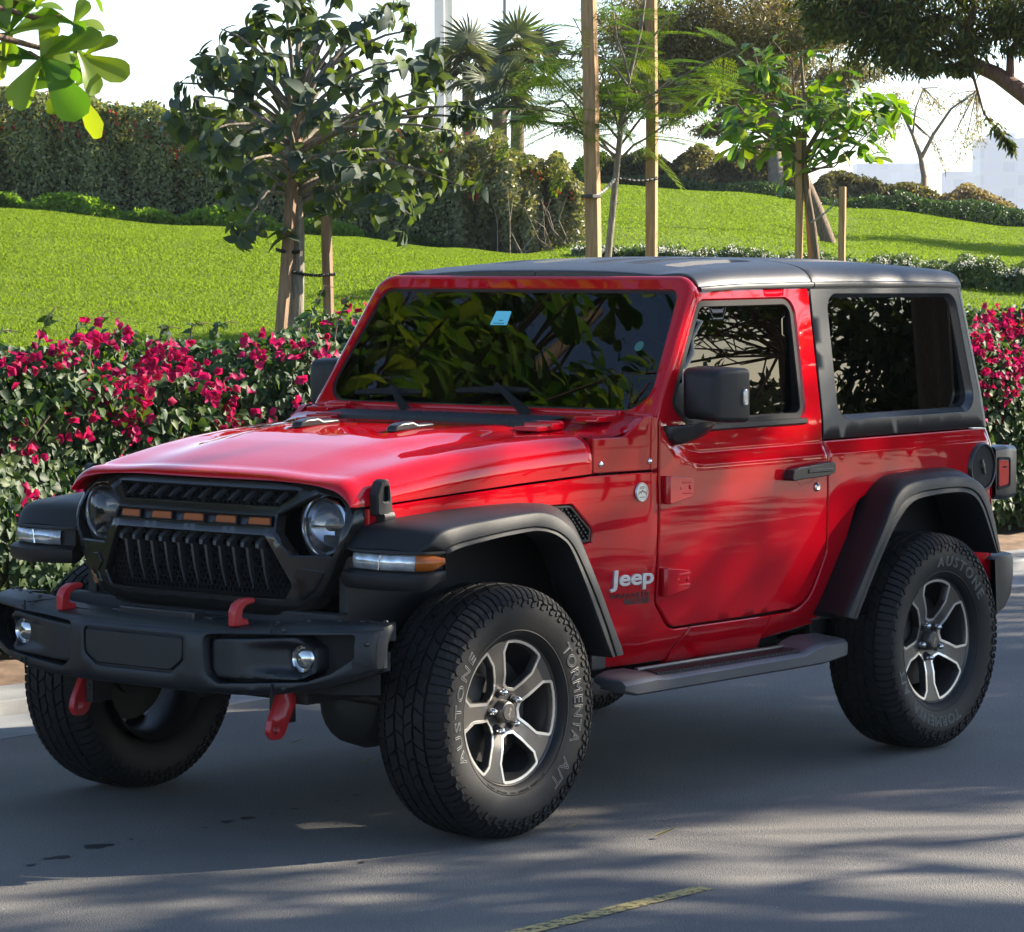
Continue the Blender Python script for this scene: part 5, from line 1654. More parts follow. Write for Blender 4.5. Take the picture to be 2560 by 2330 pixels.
def hsurf(n, x0, x1, q):
    """points on and just inside the hedge's clipped face, with outward normals"""
    x = q.uniform(x0, x1, n); s_ = q.random(n)
    front = s_ < .62
    top = np.array([hedge_top(v) for v in x])
    h = q.random(n) ** .85
    lump = .10 * np.sin(2.2 * x + 3 * h) + .07 * np.sin(5.1 * x + 6 * h)
    yf = 3.22 + .22 * h ** 2 + lump * .8 + .10 * (h < .12)
    zf = .12 + (top - .14) * h
    yt = q.uniform(3.3, 4.9, n)
    zt = top - .12 * ((yt - 3.3) < .18) + .03 * np.sin(4 * x + 5 * yt)
    depth = np.abs(q.normal(0, .085, n))
    P = np.where(front[:, None], np.stack([x, yf + depth, zf], -1), np.stack([x, yt, zt - depth], -1))
    Nn = np.where(front[:, None], np.array([0, -1, .35]), np.array([0, -.35, 1.0])) + q.normal(0, .45, (n, 3))
    return P, nrm(Nn), np.where(front, h, 1.0)
for x0, x1, n, sc in ((0.6, 11.4, 82000, 1.0), (-7, .6, 9000, 1.7), (11.4, 26, 14000, 1.7)):
    P, Nn, h = hsurf(n, x0, x1, R)
    L = nrm(np.cross(Nn, rdir(n)) + np.array([0, -.25, -.55]))
    parts.append(scatter(LF_heart, P, L, Nn, R.uniform(.034, .064, n) * sc))
V, F, r = merge(parts)
obj('foliage', fastmesh('foliage', V, F, lm_b, r), hedge)
parts = []
def flowers(centres, per, spread, q):
    n = len(centres) * per
    C0 = np.repeat(np.array(centres), per, 0)
    P = C0 + q.normal(0, 1, (n, 3)) * spread
    ax = nrm(q.normal(0, 1, (n, 3)) + np.array([-.35, -.9, .4]))
    out = []
    for k in range(3):
        t_ = nrm(np.cross(ax, rdir(n)))
        out.append(scatter(LF_bract, P, nrm(ax * .55 + t_), nrm(ax - t_ * .3), q.uniform(.026, .044, n)))
    return out
cent = []
q = np.random.default_rng(5)
for (x0, x1, n, zlo, zhi) in ((1.2, 5.2, 22, .95, 1.40), (1.2, 5.6, 18, 1.2, 1.40), (4.4, 6.6, 34, 1.15, 1.42), (1.0, 6.0, 22, .25, 1.0), (9.2, 11.6, 110, .75, 1.48), (9.2, 11.6, 24, .3, .8), (-6, 1, 60, .8, 1.4), (6.6, 9.2, 50, .9, 1.4), (11.6, 24, 120, .7, 1.4)):
    for k in range(n):
        if k % 4 == 0: xc_, zc_ = q.uniform(x0, x1), q.uniform(zlo, zhi)
        x = xc_ + q.normal(0, .09); z = min(zhi + .02, zc_ + q.normal(0, .06))
        if math.sin(3.3 * x + 1.2) + math.sin(7.9 * x + 5 * z) < -.35 and x < 8.5: continue
        h = (z - .12) / 1.24
        cent.append((x, 3.19 + .22 * h * h + .08 * math.sin(2.2 * x + 3 * h) + .056 * math.sin(5.1 * x + 6 * h), z))
for k in range(26):
    x = q.uniform(1, 11.5); cent.append((x, q.uniform(3.3, 4.9), hedge_top(x) + .02))
for px, row in ((230, 770), (262, 792), (175, 765), (420, 762), (455, 780), (457, 826), (240, 832), (258, 840), (155, 842), (205, 758), (292, 745), (350, 700), (372, 722), (400, 738), (300, 700), (330, 690), (120, 690), (160, 680), (200, 660), (500, 690), (545, 680), (590, 690), (640, 672), (110, 1000), (45, 1010), (20, 720), (60, 700)) + tuple((1930 + (k * 37) % 95, 640 + (k * 53) % 200) for k in range(46)):
    for k in range(2 if px < 1500 else 3):
        p = at(px + q.normal(0, 9), 15.15, row + q.normal(0, 8)); h = (p.z - .12) / 1.24
        yf = 3.17 + .22 * h * h + .08 * math.sin(2.2 * p.x + 3 * h); t_ = (yf - CAM.y) / (p.y - CAM.y)
        cent.append((CAM.x + (p.x - CAM.x) * t_, yf, CAM.z + (p.z - CAM.z) * t_))
parts = flowers(cent, 6, (.045, .030, .040), q)
V, F, r = merge(parts)
obj('flowers', fastmesh('flowers', V, F, bm_, r), hedge)['kind'] = 'stuff'
lines = []; lp = []
shoots = [(at(110, 16.6, 600), .32), (at(210, 16.5, 608), .26), (at(175, 16.4, 630), .15), (at(400, 16.8, 632), .12), (at(450, 16.7, 630), .14), (at(20, 16.3, 645), .1), (at(770, 17.2, 535), .42), (at(690, 17.4, 580), .34), (at(640, 17.2, 560), .36), (at(620, 17.3, 610), .2), (at(340, 16.6, 640), .1)]
for tip, h in shoots:
    b = Vector((tip.x - .05 - .25 * h, tip.y + .02, tip.z - h * 1.25)); m_ = b.lerp(tip, .55) + Vector((-.03, 0, .05))
    pts = [b, m_, tip, tip + Vector((.05, -.02, -.012))]
    lines.append((pts, [.006, .0045, .003, .002]))
    for k in range(int(6 + h * 34)):
        t_ = k / (6 + h * 34); p = b.lerp(m_, t_ * 2) if t_ < .5 else m_.lerp(tip, t_ * 2 - 1)
        lp.append(p)
P = np.array(lp); L = nrm(rdir(len(P)) * np.array([1, 1, .4]) + np.array([0, 0, -.15]))
v_, f_, r_ = scatter(LF_heart, P, L, nrm(rdir(len(P)) + np.array([0, 0, 1.2])), R.uniform(.04, .075, len(P)))
for l_ in lines: tubes('shoot', [l_], BK['brown'], hedge)
obj('shoot_leaves', fastmesh('shoot_leaves', v_, f_, lm_b, r_), hedge)
lines = []
for k in range(150):
    x = R.uniform(-4, 15); y = R.uniform(3.5, 4.5)
    p = [(x, y, .05)]
    for j in range(4): p.append((p[-1][0] + R.normal(0, .10), p[-1][1] + R.normal(0, .10), p[-1][2] + .27))
    lines.append((p, [.022, .016, .012, .009, .005]))
tubes('stems', lines, BK['brown'], hedge)
mb = MB(); rows = []  # dark core sheet standing in for the shade inside the hedge
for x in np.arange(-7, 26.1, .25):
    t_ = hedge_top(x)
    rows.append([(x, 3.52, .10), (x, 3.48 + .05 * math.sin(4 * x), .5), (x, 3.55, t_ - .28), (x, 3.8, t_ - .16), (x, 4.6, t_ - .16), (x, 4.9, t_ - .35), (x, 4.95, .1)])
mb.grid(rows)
me = mb.mesh('hedge_shade_core', mat('hedge_interior', (.014, .022, .012), .9, var=.6, vscale=8, bump=1, bscale=30), 180, fix=False)
obj('shade_core', me, hedge)

# ---- trees: limbs plus leaf whorls
def limb(p0, p1, n=6, sag=.0, wob=.05, seed=None):
    p0, p1 = Vector(p0), Vector(p1); L = (p1 - p0).length; out = []
    for k in range(n + 1):
        t_ = k / n
        out.append(p0.lerp(p1, t_) + Vector((0, 0, sag * L * math.sin(PI * t_))) + Vector(tuple(R.normal(0, wob * L * .35, 3))) * math.sin(PI * t_))
    return out
def whorls(tips, dirs, per, size, lf, spread=.9, droop=.35, along=.10):
    """rosettes of leaves about each twig tip"""
    n = len(tips) * per
    T = np.repeat(np.array([tuple(p) for p in tips]), per, 0); D = nrm(np.repeat(np.array([tuple(d) for d in dirs]), per, 0))
    s_ = R.random(n)[:, None]
    P = T - D * along * s_
    side_ = nrm(np.cross(D, rdir(n)))
    L = nrm(D * (.75 - spread * .6) + side_ * spread + np.array([0, 0, -droop]) + R.normal(0, .18, (n, 3)))
    Nn = nrm(D + np.array([0, 0, .8]) - L * 0.2 + R.normal(0, .25, (n, 3)))
    return scatter(lf, P, L, Nn, R.uniform(size * .5, size * 1.15, n))
LF_fic = leafmesh(5, .62, .26, .6, 'ovate'); LF_alm = leafmesh(5, .60, .22, .55, 'obovate'); LF_lan = leafmesh(2, .28, .25, .4, 'lance', 2); LF_tiny = leafmesh(1, .55, .2, .2, 'oval', 2)

# ficus with stakes
fp = onground(585, 21.0)
fic = thing('ficus_tree', 'young tree with large grey-green leaves and brown trunk tied between stakes behind the hedge', 'tree', fp)
A = lambda px, row, dd=0.0: at(px, 21.0 + dd, row)
trunk = [A(583, 665), A(586, 560), A(588, 460), A(580, 330), A(578, 250), A(590, 190)]
lines = [(trunk, [.050, .046, .044, .040, .034, .022])]
lines.append(([A(572, 640, .05), A(566, 520, .05), A(580, 380, .03), A(574, 260)], [.018, .02, .022, .02]))
tips = []; dirs = []
ends = [(470, 470, -.4), (505, 455, -.2), (350, 165, -.2), (330, 240, .3), (390, 110, .1), (440, 60, -.1), (520, 20, .2), (600, -30, 0), (560, -20, -.5), (680, -20, .2), (740, 30, -.2), (790, 10, .3), (820, 60, .1), (840, 130, -.3), (880, 180, .2), (930, 210, 0), (960, 235, .1), (900, 260, -.3), (880, 330, .2), (920, 370, -.1), (820, 430, .1), (790, 400, -.5), (740, 390, -.5), (700, 330, -.6), (660, 320, -.7), (690, 430, .2), (420, 330, .3), (440, 380, .1), (480, 330, -.5), (410, 260, -.4), (450, 210, .5), (500, 150, .5), (540, 100, -.6), (620, 100, .6), (660, 60, -.4), (700, 120, .5), (760, 160, .5), (720, 230, .6), (780, 260, -.6), (830, 230, .5), (640, 220, -.7), (560, 250, -.6), (520, 290, .6), (390, 190, .6), (760, 320, .5), (850, 400, .4), (460, 130, -.5), (610, 20, .5), (430, 290, -.6), (670, 170, -.5), (580, 160, .3), (800, 120, -.5), (730, 80, .4), (650, 400, .4), (610, 350, .5), (400, 150, -.3), (480, 60, .3)]
for px, row, dd in ends:
    e = A(px, row, dd)
    k = min(1.0, max(0.0, (row - 60) / 380)); base = Vector(A(585, lerp(215, 400, k) + R.uniform(-25, 25)))
    mid = base.lerp(e, .5) + Vector((0, 0, .10 if row < 350 else .18))
    pts = [base, base.lerp(mid, .5) + Vector((0, 0, .02)), mid, mid.lerp(e, .5) + Vector((0, 0, .02)), e]
    lines.append((pts, [.017, .014, .011, .008, .004]))
    d = (e - mid).normalized()
    tips.append(e); dirs.append(d)
    for t_ in (.45, .72, .88):
        o = Vector(tuple(R.normal(0, .085, 3)))
        tips.append(mid.lerp(e, t_) + o); dirs.append((d + Vector(tuple(R.normal(0, .8, 3))) + Vector((0, 0, .2))).normalized())
tubes('trunk', lines, BK['grey'], fic, 8)
lm_f = leafmat('ficus_leaf', [(.030, .052, .042), (.045, .070, .054), (.062, .085, .062), (.055, .085, .030), (.10, .14, .03)], .6, .25, (2.4, 2.4, .5), .22)  # yellow-green end of the ramp stands in for backlit leaves
v_, f_, r_ = whorls(tips, dirs, 7, .132, LF_fic, 1.0, .42, .10)
obj('crown', fastmesh('crown', v_, f_, lm_f, r_, True), fic)
def stake(pts, w_, label, m=BK['timber'], group=None, name='timber_stake'):
    b = Vector(pts[0]); b.z = min(b.z, gz(b.x, b.y) - .05); t_ = Vector(pts[1])
    ax = (t_ - b).normalized(); X = Vector((math.sin(rad(20)), -math.cos(rad(20)), 0)); X = (X - ax * X.dot(ax)).normalized(); Y = ax.cross(X)
    mb = MB(); rows = []
    for k in range(9):
        p = b.lerp(t_, k / 8) - b + X * R.normal(0, w_ * .03)
        rows.append([p + X * w_ / 2 + Y * w_ / 2, p - X * w_ / 2 + Y * w_ / 2, p - X * w_ / 2 - Y * w_ / 2, p + X * w_ / 2 - Y * w_ / 2])
    mb.grid(rows, closed_v=True); mb.add(rows[-1], [(0, 1, 2, 3)])
    o = mb.build(name, m, None, bevel=.004, ang=30); o.location = b
    return tag(o, label, 'stake', group)
stake([A(536, 690, -.1), A(588, 262, -.05)], .060, 'leaning brown stake on the left of the grey-leaved tree', BK['timber2'])
stake([A(651, 690, .1), A(645, 425, .1)], .055, 'short upright brown stake on the right of the grey-leaved tree', BK['timber2'])
M['tie'] = mat('black_tie', (.012, .012, .012), .6)
def tie(a, b, r, label, links=10, m=None):
    a, b = Vector(a), Vector(b); mb = MB(); d = (b - a).normalized()
    for k in range(links):
        t0, t1 = k / links, (k + 1) / links
        p, q_ = a.lerp(b, t0), a.lerp(b, t1)
        s0 = Vector((0, 0, -.05 * (b - a).length * math.sin(PI * t0))); s1 = Vector((0, 0, -.05 * (b - a).length * math.sin(PI * t1)))
        mb.tube([p + s0, p.lerp(q_, .2) + s0, p.lerp(q_, .5) + s0, p.lerp(q_, .8) + s1, q_ + s1], [r * .6, r * 1.3, r * .9, r * 1.3, r * .6], 6)
    return tag(mb.build('tree_tie', m or M['tie'], None, ang=60), label, 'tie')
tie(A(575, 534, -.06), A(662, 538, .03), .010, 'black link strap between the grey-leaved tree trunk and its right stake')
tie(A(545, 490, -.12), A(592, 494, -.05), .010, 'black strap round the leaning stake and grey-leaved tree trunk')

# two tall posts with a feathery sapling
B = lambda px, row, dd=0.0: at(px, 24.3 + dd, row)
stake([B(1173, 560), B(1160, -30)], .095, 'tall tan timber post left of the feathery sapling', BK['timber'], name='timber_post')
stake([B(1284, 560, .6), B(1283, -30, .6)], .075, 'tall tan timber post right of the feathery sapling', BK['timber'], name='timber_post')
M['link'] = mat('grey_link_strap', (.22, .22, .20), .5)
tie(B(1212, 352, .3), B(1172, 385, -.06), .012, 'grey link strap from the left post to the sapling', 9, M['link'])
tie(B(1215, 352, .3), B(1295, 352, .55), .012, 'dark link strap from the right post to the sapling', 9, M['steel'])
mb = MB(); mb.box(B(1164, 387, -.06), (.10, .11, .026)); tag(mb.build('post_buckle', M['tie'], None, bevel=.004), 'black buckle round the left tall timber post', 'buckle')
sp_ = onground(1195, 24.6)
sap = thing('feathery_sapling', 'slender sapling with feathery light green leaves between two tall timber posts', 'tree', sp_)
G = lambda px, row, dd=0.0: at(px, 24.6 + dd, row)
lines = [([G(1194, 540), G(1203, 450), G(1214, 340), G(1224, 240), G(1240, 150), G(1262, 60), G(1275, -40)], [.028, .026, .024, .021, .018, .014, .010])]
br = [((1216, 310), (1100, 245), (985, 238)), ((1222, 280), (1120, 170), (1065, 120)), ((1216, 320), (1140, 235), (1030, 215)), ((1218, 300), (1150, 265), (1090, 250)), ((1222, 270), (1190, 160), (1130, 40)), ((1216, 320), (1280, 270), (1340, 235)), ((1240, 160), (1215, 80), (1200, -20)), ((1226, 240), (1170, 230), (1075, 140)), ((1220, 290), (1300, 200), (1400, 130)), ((1245, 140), (1300, 60), (1370, -10)), ((1228, 230), (1300, 180), (1450, 100)), ((1224, 250), (1270, 210), (1330, 150)), ((1150, 265), (1110, 200), (1070, 215)), ((1235, 170), (1190, 120), (1090, 110))]
fr = []
for tri in br:
    pts = [G(*p, R.uniform(-.3, .3)) for p in tri]
    m0 = pts[0].lerp(pts[1], .5) + Vector((0, 0, .03)); m1 = pts[1].lerp(pts[2], .5) + Vector((0, 0, .02))
    pl_ = [pts[0], m0, pts[1], m1, pts[2]]
    lines.append((pl_, [.011, .009, .008, .006, .004]))
    for t_ in np.linspace(.25, 1, 10):
        i = min(3, int(t_ * 4)); p = pl_[i].lerp(pl_[i + 1], t_ * 4 - i)
        d = Vector(tuple(R.normal(0, 1, 3) * (1, 1, .45))); d.z += .1
        fr.append((p, d.normalized()))
tubes('trunk', lines, BK['grey'], sap, 7)
PP = []; LL = []; NN = []; rc = []; rl = []
for p, d in fr:
    L_ = R.uniform(.30, .48); s_ = d.cross(Vector((0, 0, 1))).normalized()
    pts = [p + d * (L_ * t_) + Vector((0, 0, -.22 * L_ * t_ * t_)) for t_ in np.linspace(0, 1, 6)]
    rl.append((pts, [.003, .0025, .002, .002, .0015, .001]))
    rr_ = R.random()
    for t_ in np.linspace(.15, 1, 10):
        c_ = p + d * (L_ * t_) + Vector((0, 0, -.22 * L_ * t_ * t_))
        for sg in (1, -1):
            pd = (s_ * sg + d * .45 + Vector((0, 0, -.1))).normalized(); pl2 = .12 * math.sin(PI * (t_ * .8 + .12))
            for u in np.linspace(.1, 1, 7):
                for s2 in (1, -1):
                    PP.append(c_ + pd * pl2 * u); LL.append(d * s2 + pd * .4); NN.append((R.normal(0, .3), R.normal(0, .3), 1)); rc.append(rr_)
v_, f_, r_ = scatter(leafmesh(1, .42, 0, 0, 'oval', 1), np.array([tuple(p) for p in PP]), np.array([tuple(p) for p in LL]), np.array(NN), .030, np.clip(np.array(rc) + R.normal(0, .1, len(rc)), 0, 1))
lm_s = leafmat('feather_leaf', [(.045, .095, .012), (.085, .15, .014), (.15, .21, .016)], .5, .5, (2.0, 2.0, .4), .3)
tubes('leaf_stalks', rl, lm_s, sap, 4)
obj('crown', fastmesh('crown', v_, f_, lm_s, r_), sap)

# small almond tree with three stakes
AL = lambda px, row, dd=0.0: at(px, 29.5 + dd, row)
lm_a = leafmat('almond_leaf', [(.030, .080, .014), (.05, .12, .016), (.085, .16, .02), (.16, .215, .028)], .42, .46, (2.3, 2.2, .35), .5)
def almond(name, label, foot, lines, ends, base_rows, lf_size, per, lm=None, jitter=.12, group=None):
    tr_ = thing(name, label, 'tree', foot, group)
    tips = []; dirs = []
    for b, e in ends:
        b, e = Vector(b), Vector(e); mid = b.lerp(e, .55) + Vector((0, 0, -.06 * (e - b).length)) + Vector(tuple(R.normal(0, .11, 3) * (e - b).length)); b_r = .007 + .006 * (e - b).length
        lines.append(([b, b.lerp(mid, .5), mid, mid.lerp(e, .6), e], [b_r, b_r * .8, b_r * .6, b_r * .45, b_r * .3]))
        d = ((e - mid).normalized() + Vector((0, 0, .6))).normalized()
        tips.append(e); dirs.append(d)
        for t_ in (.55, .8):
            tips.append(mid.lerp(e, t_) + Vector(tuple(R.normal(0, jitter, 3)))); dirs.append((d + Vector(tuple(R.normal(0, .4, 3)))).normalized())
    tubes('trunk', lines, BK['brown'], tr_, 8)
    v_, f_, r_ = whorls(tips, dirs, per, lf_size, LF_alm, 1.0, .12, .08)
    obj('crown', fastmesh('crown', v_, f_, lm or lm_a, r_, True), tr_)
    return tr_
foot = onground(1588, 29.5)
ends = []
for px, row, dd in ((1420, 235, .2), (1450, 205, -.3), (1480, 250, .3), (1500, 190, 0), (1440, 265, -.2), (1530, 230, -.4), (1545, 265, .2), (1590, 185, .2), (1600, 215, -.4), (1630, 170, .3), (1650, 210, 0), (1680, 195, -.3), (1700, 170, .2), (1725, 215, 0), (1745, 190, .3), (1690, 240, .3), (1650, 255, -.3), (1570, 290, .3), (1715, 250, -.2), (1510, 285, 0), (1660, 290, .2), (1740, 235, -.2), (1470, 215, .4), (1610, 160, 0)):
    ends.append((AL(1585, 325 + R.uniform(-30, 20)), AL(px, row, dd)))
for px, row, dd in ((1480, 90, .2), (1500, 110, -.2), (1520, 85, 0), (1500, 145, .1), (1455, 140, 0)):
    ends.append((AL(1565, 230), AL(px, row, dd)))
almond('almond_sapling', 'small bright green broad-leaved tree propped by three stakes on the right lawn', foot,
       [([AL(1610, 540), AL(1600, 450), AL(1588, 380), AL(1580, 300), AL(1585, 230), AL(1575, 110)], [.034, .032, .03, .026, .02, .012])], ends, None, .225, 6)
stake([AL(1572, 545), AL(1573, 258)], .058, 'tallest left stake of the small broad-leaved tree')
stake([AL(1606, 545, .1), AL(1586, 350, .1)], .052, 'middle leaning stake of the small broad-leaved tree')
stake([AL(1657, 545, -.1), AL(1658, 370, -.1)], .056, 'short right stake of the small broad-leaved tree')
tie(AL(1596, 440, -.05), AL(1650, 395, -.12), .008, 'thin rope from the middle stake to the short right stake', 6, M['link'])

# leaning old trunk with a wispy brown-green crown
def wispy(name, label, foot, limbs, blobs, n, size, cols, lf, bark, group=None, tw=90, trans=.3, droop=.5):
    """tree whose crown is a cloud of leafy twigs; blobs: (centre, radii, share)"""
    tr_ = thing(name, label, 'tree', foot, group)
    lines = list(limbs); Ps = []; Ds = []
    tot = sum(b[2] for b in blobs)
    start = [Vector(l[0][-1]) for l in limbs]
    for c, rd, sh in blobs:
        c = Vector(c); k = max(1, int(tw * sh / tot))
        for i in range(k):
            d = Vector(tuple(rdir(1)[0])); u = R.random() ** .45
            e = c + Vector((d.x * rd[0], d.y * rd[1], d.z * rd[2])) * u
            s0 = min(start, key=lambda q_: (q_ - e).length)
            mid = s0.lerp(e, .5) + Vector(tuple(R.normal(0, .10, 3) * (s0 - e).length))
            lines.append(([s0, s0.lerp(mid, .6), mid, mid.lerp(e, .6), e], [.016, .012, .009, .006, .003] if size < .1 else [.022, .016, .012, .009, .005]))
            m_ = int(n * sh / tot / k)
            t_ = R.random(m_) ** .6
            a = np.array(tuple(mid)); b = np.array(tuple(e))
            P = a + (b - a) * t_[:, None] + R.normal(0, 1, (m_, 3)) * np.array(rd) * .16
            Ps.append(P); Ds.append(np.repeat(nrm(b - a)[None], m_, 0))
    P = np.concatenate(Ps); D = np.concatenate(Ds); m_ = len(P)
    L = nrm(D * .5 + rdir(m_) + np.array([0, 0, -droop])); Nn = nrm(rdir(m_) + np.array([0, 0, .8]))
    v_, f_, r_ = scatter(lf, P, L, Nn, R.uniform(size * .6, size * 1.25, m_))
    tubes('trunk', lines, bark, tr_, 6)
    obj('crown', fastmesh('crown', v_, f_, leafmat('leaf_' + name, cols, .5, trans, (1.9, 1.8, .6), .3), r_), tr_)
    return tr_
W1 = lambda px, row, dd=0.0: at(px, 44 + dd, row)
wispy('leaning_tree', 'leaning grey trunk tree with wispy olive brown crown on the right lawn', onground(1640, 44),
      [([W1(1645, 530), W1(1632, 480), W1(1605, 410), W1(1575, 340), W1(1540, 260), W1(1500, 190)], [.11, .10, .095, .085, .07, .05]), ([W1(1560, 305), W1(1470, 230), W1(1400, 190), W1(1375, 140)], [.06, .05, .04, .03]), ([W1(1540, 260), W1(1560, 180), W1(1590, 100)], [.06, .05, .03])],
      [(W1(1380, 60), (.9, 1.2, .55), 3), (W1(1520, 60), (.9, 1.2, .6), 3), (W1(1350, 170), (.5, .8, .35), 1.2), (W1(1480, 170), (.5, .9, .35), 1.3), (W1(1600, 70), (.6, .9, .5), 1.5), (W1(1450, -30), (1.2, 1.2, .4), 2), (W1(1250, 60), (.6, .8, .5), 1.6), (W1(1280, 150), (.4, .7, .3), .8)], 42000, .075,
      [(.07, .07, .028), (.11, .10, .04), (.15, .13, .06), (.20, .15, .07)], LF_lan, BK['brown'], tw=150)
W2 = lambda px, row, dd=0.0: at(px, 63 + dd, row)
wispy('brown_tree', 'straight pale trunk tree behind the leaning tree on the lawn crest', onground(1525, 63),
      [([W2(1527, 400), W2(1526, 330), W2(1522, 280), W2(1515, 200)], [.17, .15, .12, .08]), ([W2(1522, 280), W2(1480, 200), W2(1450, 120)], [.08, .06, .04])],
      [(W2(1250, 130), (1.0, 1.2, 1.0), 1.3), (W2(1440, 110), (1.2, 1.5, 1.0), 2), (W2(1560, 110), (1.2, 1.5, .9), 2), (W2(1330, 200), (1.0, 1.2, .5), 1), (W2(1180, 60), (.8, 1, .8), 1), (W2(1175, 170), (.6, .8, .7), 1), (W2(1120, 225), (.5, .8, .4), .6), (W2(1290, 220), (.9, 1, .45), 1), (W2(1400, 250), (.8, 1, .35), .8), (W2(1570, 220), (.7, 1, .5), .8), (W2(1660, 150), (.6, .8, .5), .9), (W2(1640, 235), (.6, .8, .4), .6), (W2(1250, 40), (1, 1, .5), .8)], 52000, .11,
      [(.09, .085, .035), (.14, .125, .055), (.20, .17, .09)], LF_lan, BK['grey'], tw=90)
# dark overhanging tree on the right
W3 = lambda px, row, dd=0.0: at(px, 27 + dd, row)
wispy('overhanging_tree', 'large dark green tree with a brown forked limb overhanging from the right edge', onground(2260, 27),
      [([W3(2260, 560), W3(2200, 380), W3(2110, 270), W3(2016, 195), W3(1960, 155), W3(1905, 130)], [.16, .14, .10, .075, .065, .055]), ([W3(1905, 130), W3(1900, 80), W3(1915, 20), W3(1890, -60)], [.05, .04, .03, .02]), ([W3(1905, 130), W3(1850, 95), W3(1790, 85)], [.04, .03, .02]), ([W3(1985, 175), W3(1985, 110), W3(2020, 60)], [.04, .03, .02]), ([W3(1905, 60), W3(1840, 40), W3(1760, 60)], [.03, .022, .015])],
      [(W3(1640, 10), (.40, .5, .30), 2.2), (W3(1700, 70), (.36, .5, .28), 2.6), (W3(1780, 100), (.34, .5, .26), 2.6), (W3(1850, 50), (.4, .6, .3), 2.6), (W3(1760, -10), (.7, .7, .25), 3), (W3(1940, 40), (.36, .5, .28), 2), (W3(2000, 90), (.25, .5, .24), 1.2), (W3(1880, 130), (.22, .4, .12), .7), (W3(1590, 60), (.2, .3, .18), .7), (W3(1990, 270), (.07, .1, .14), .22), (W3(1930, -40), (.8, .8, .25), 2), (W3(2120, 40), (.6, .8, .4), 2), (W3(1820, 150), (.16, .2, .10), .4)], 24000, .075,
      [(.026, .045, .014), (.045, .070, .018), (.07, .092, .02), (.14, .13, .02)], LF_lan, BK['red'], tw=190, trans=.25, droop=.75)
# pale bare tree
W4 = lambda px, row, dd=0.0: at(px, 64 + dd, row)
wispy('pale_tree', 'small pale sparse tree with forked branches on the crest at right', onground(1818, 64),
      [([W4(1818, 420), W4(1818, 350), W4(1810, 310), W4(1795, 270), W4(1770, 220)], [.07, .06, .05, .035, .02]), ([W4(1812, 315), W4(1835, 270), W4(1870, 220), W4(1920, 185)], [.045, .035, .025, .012]), ([W4(1795, 270), W4(1800, 220), W4(1815, 180)], [.025, .018, .01])],
      [(W4(1720, 260), (.5, .6, .4), 1), (W4(1770, 210), (.6, .6, .35), 1), (W4(1860, 210), (.5, .6, .35), .7), (W4(1900, 280), (.4, .5, .35), .6), (W4(1860, 330), (.3, .4, .2), .3)], 2600, .08,
      [(.16, .15, .08), (.24, .21, .12), (.3, .25, .16)], LF_lan, BK['twig'], tw=60)
# tree beyond the right edge whose shade lies across the right-hand slope
wispy('park_tree', 'broad park tree beyond the right edge shading the right lawn slope', Vector((40.5, 12.5, gz(40.5, 12.5))),
      [([Vector((40.5, 12.5, 1.2)), Vector((40.4, 12.6, 3.0)), Vector((40.6, 12.5, 4.6))], [.22, .2, .14])],
      [(Vector((40.5, 12.8, 6.8)), (2.6, 3.4, 1.7), 3), (Vector((43.5, 10.5, 6.6)), (2.4, 2.6, 1.6), 2), (Vector((38.6, 11.0, 6.0)), (1.6, 1.8, 1.2), 1)], 9000, .26, [(.02, .04, .012), (.04, .06, .016)], LF_small, BK['brown'], tw=60)
# fan palms
lmp = leafmat('palm_leaf', [(.035, .055, .02), (.06, .08, .03), (.10, .11, .05)], .5, .25, (1.8, 1.7, .6), .4)
def palm(px, row, D, label, s=1.0):
    f_ = onground(px, D); c = at(px, D, row); t_ = thing('fan_palm', label, 'palm', f_, 'fan palms behind the park hedge')
    tubes('trunk', [([f_, f_.lerp(c, .5), c], [.16, .14, .13])], BK['brown'], t_, 8)
    V_ = []; 
    parts = []
    for k in range(26):
        d = Vector(tuple(rdir(1)[0])); d.z = abs(d.z) * .9 - .25; d.normalize()
        p = c + d * .75 * s; up_ = Vector((0, 0, 1)); s_ = d.cross(up_).normalized(); n_ = s_.cross(d)
        m_ = 22; an = np.linspace(-1.9, 1.9, m_)
        L = np.array([tuple(d * math.cos(a) + s_ * math.sin(a) - Vector((0, 0, .18 + .15 * abs(a)))) for a in an])
        parts.append(scatter(leafmesh(3, .11, .5, .5, 'lance', 2), np.repeat(np.array([tuple(p)]), m_, 0), L, np.repeat(np.array([tuple(n_)]), m_, 0), R.uniform(.5, .72, m_) * s))
        tubes_l.append(([c, c.lerp(p, .6) + Vector((0, 0, .03)), p], [.02, .016, .012]))
    v_, f__, r_ = merge(parts)
    obj('crown', fastmesh('crown', v_, f__, lmp, r_), t_)
    tubes('frond_stalks', tubes_l, lmp, t_, 5)
tubes_l = []; palm(925, 150, 66, 'fan palm with drooping fronds, left one beside the white tower', .95)
tubes_l = []; palm(1020, 140, 68, 'fan palm with drooping fronds, right one in front of the lamp post', 1.0)
tubes_l = []; palm(985, 215, 60, 'low fan palm half hidden behind the shrubs', .8)

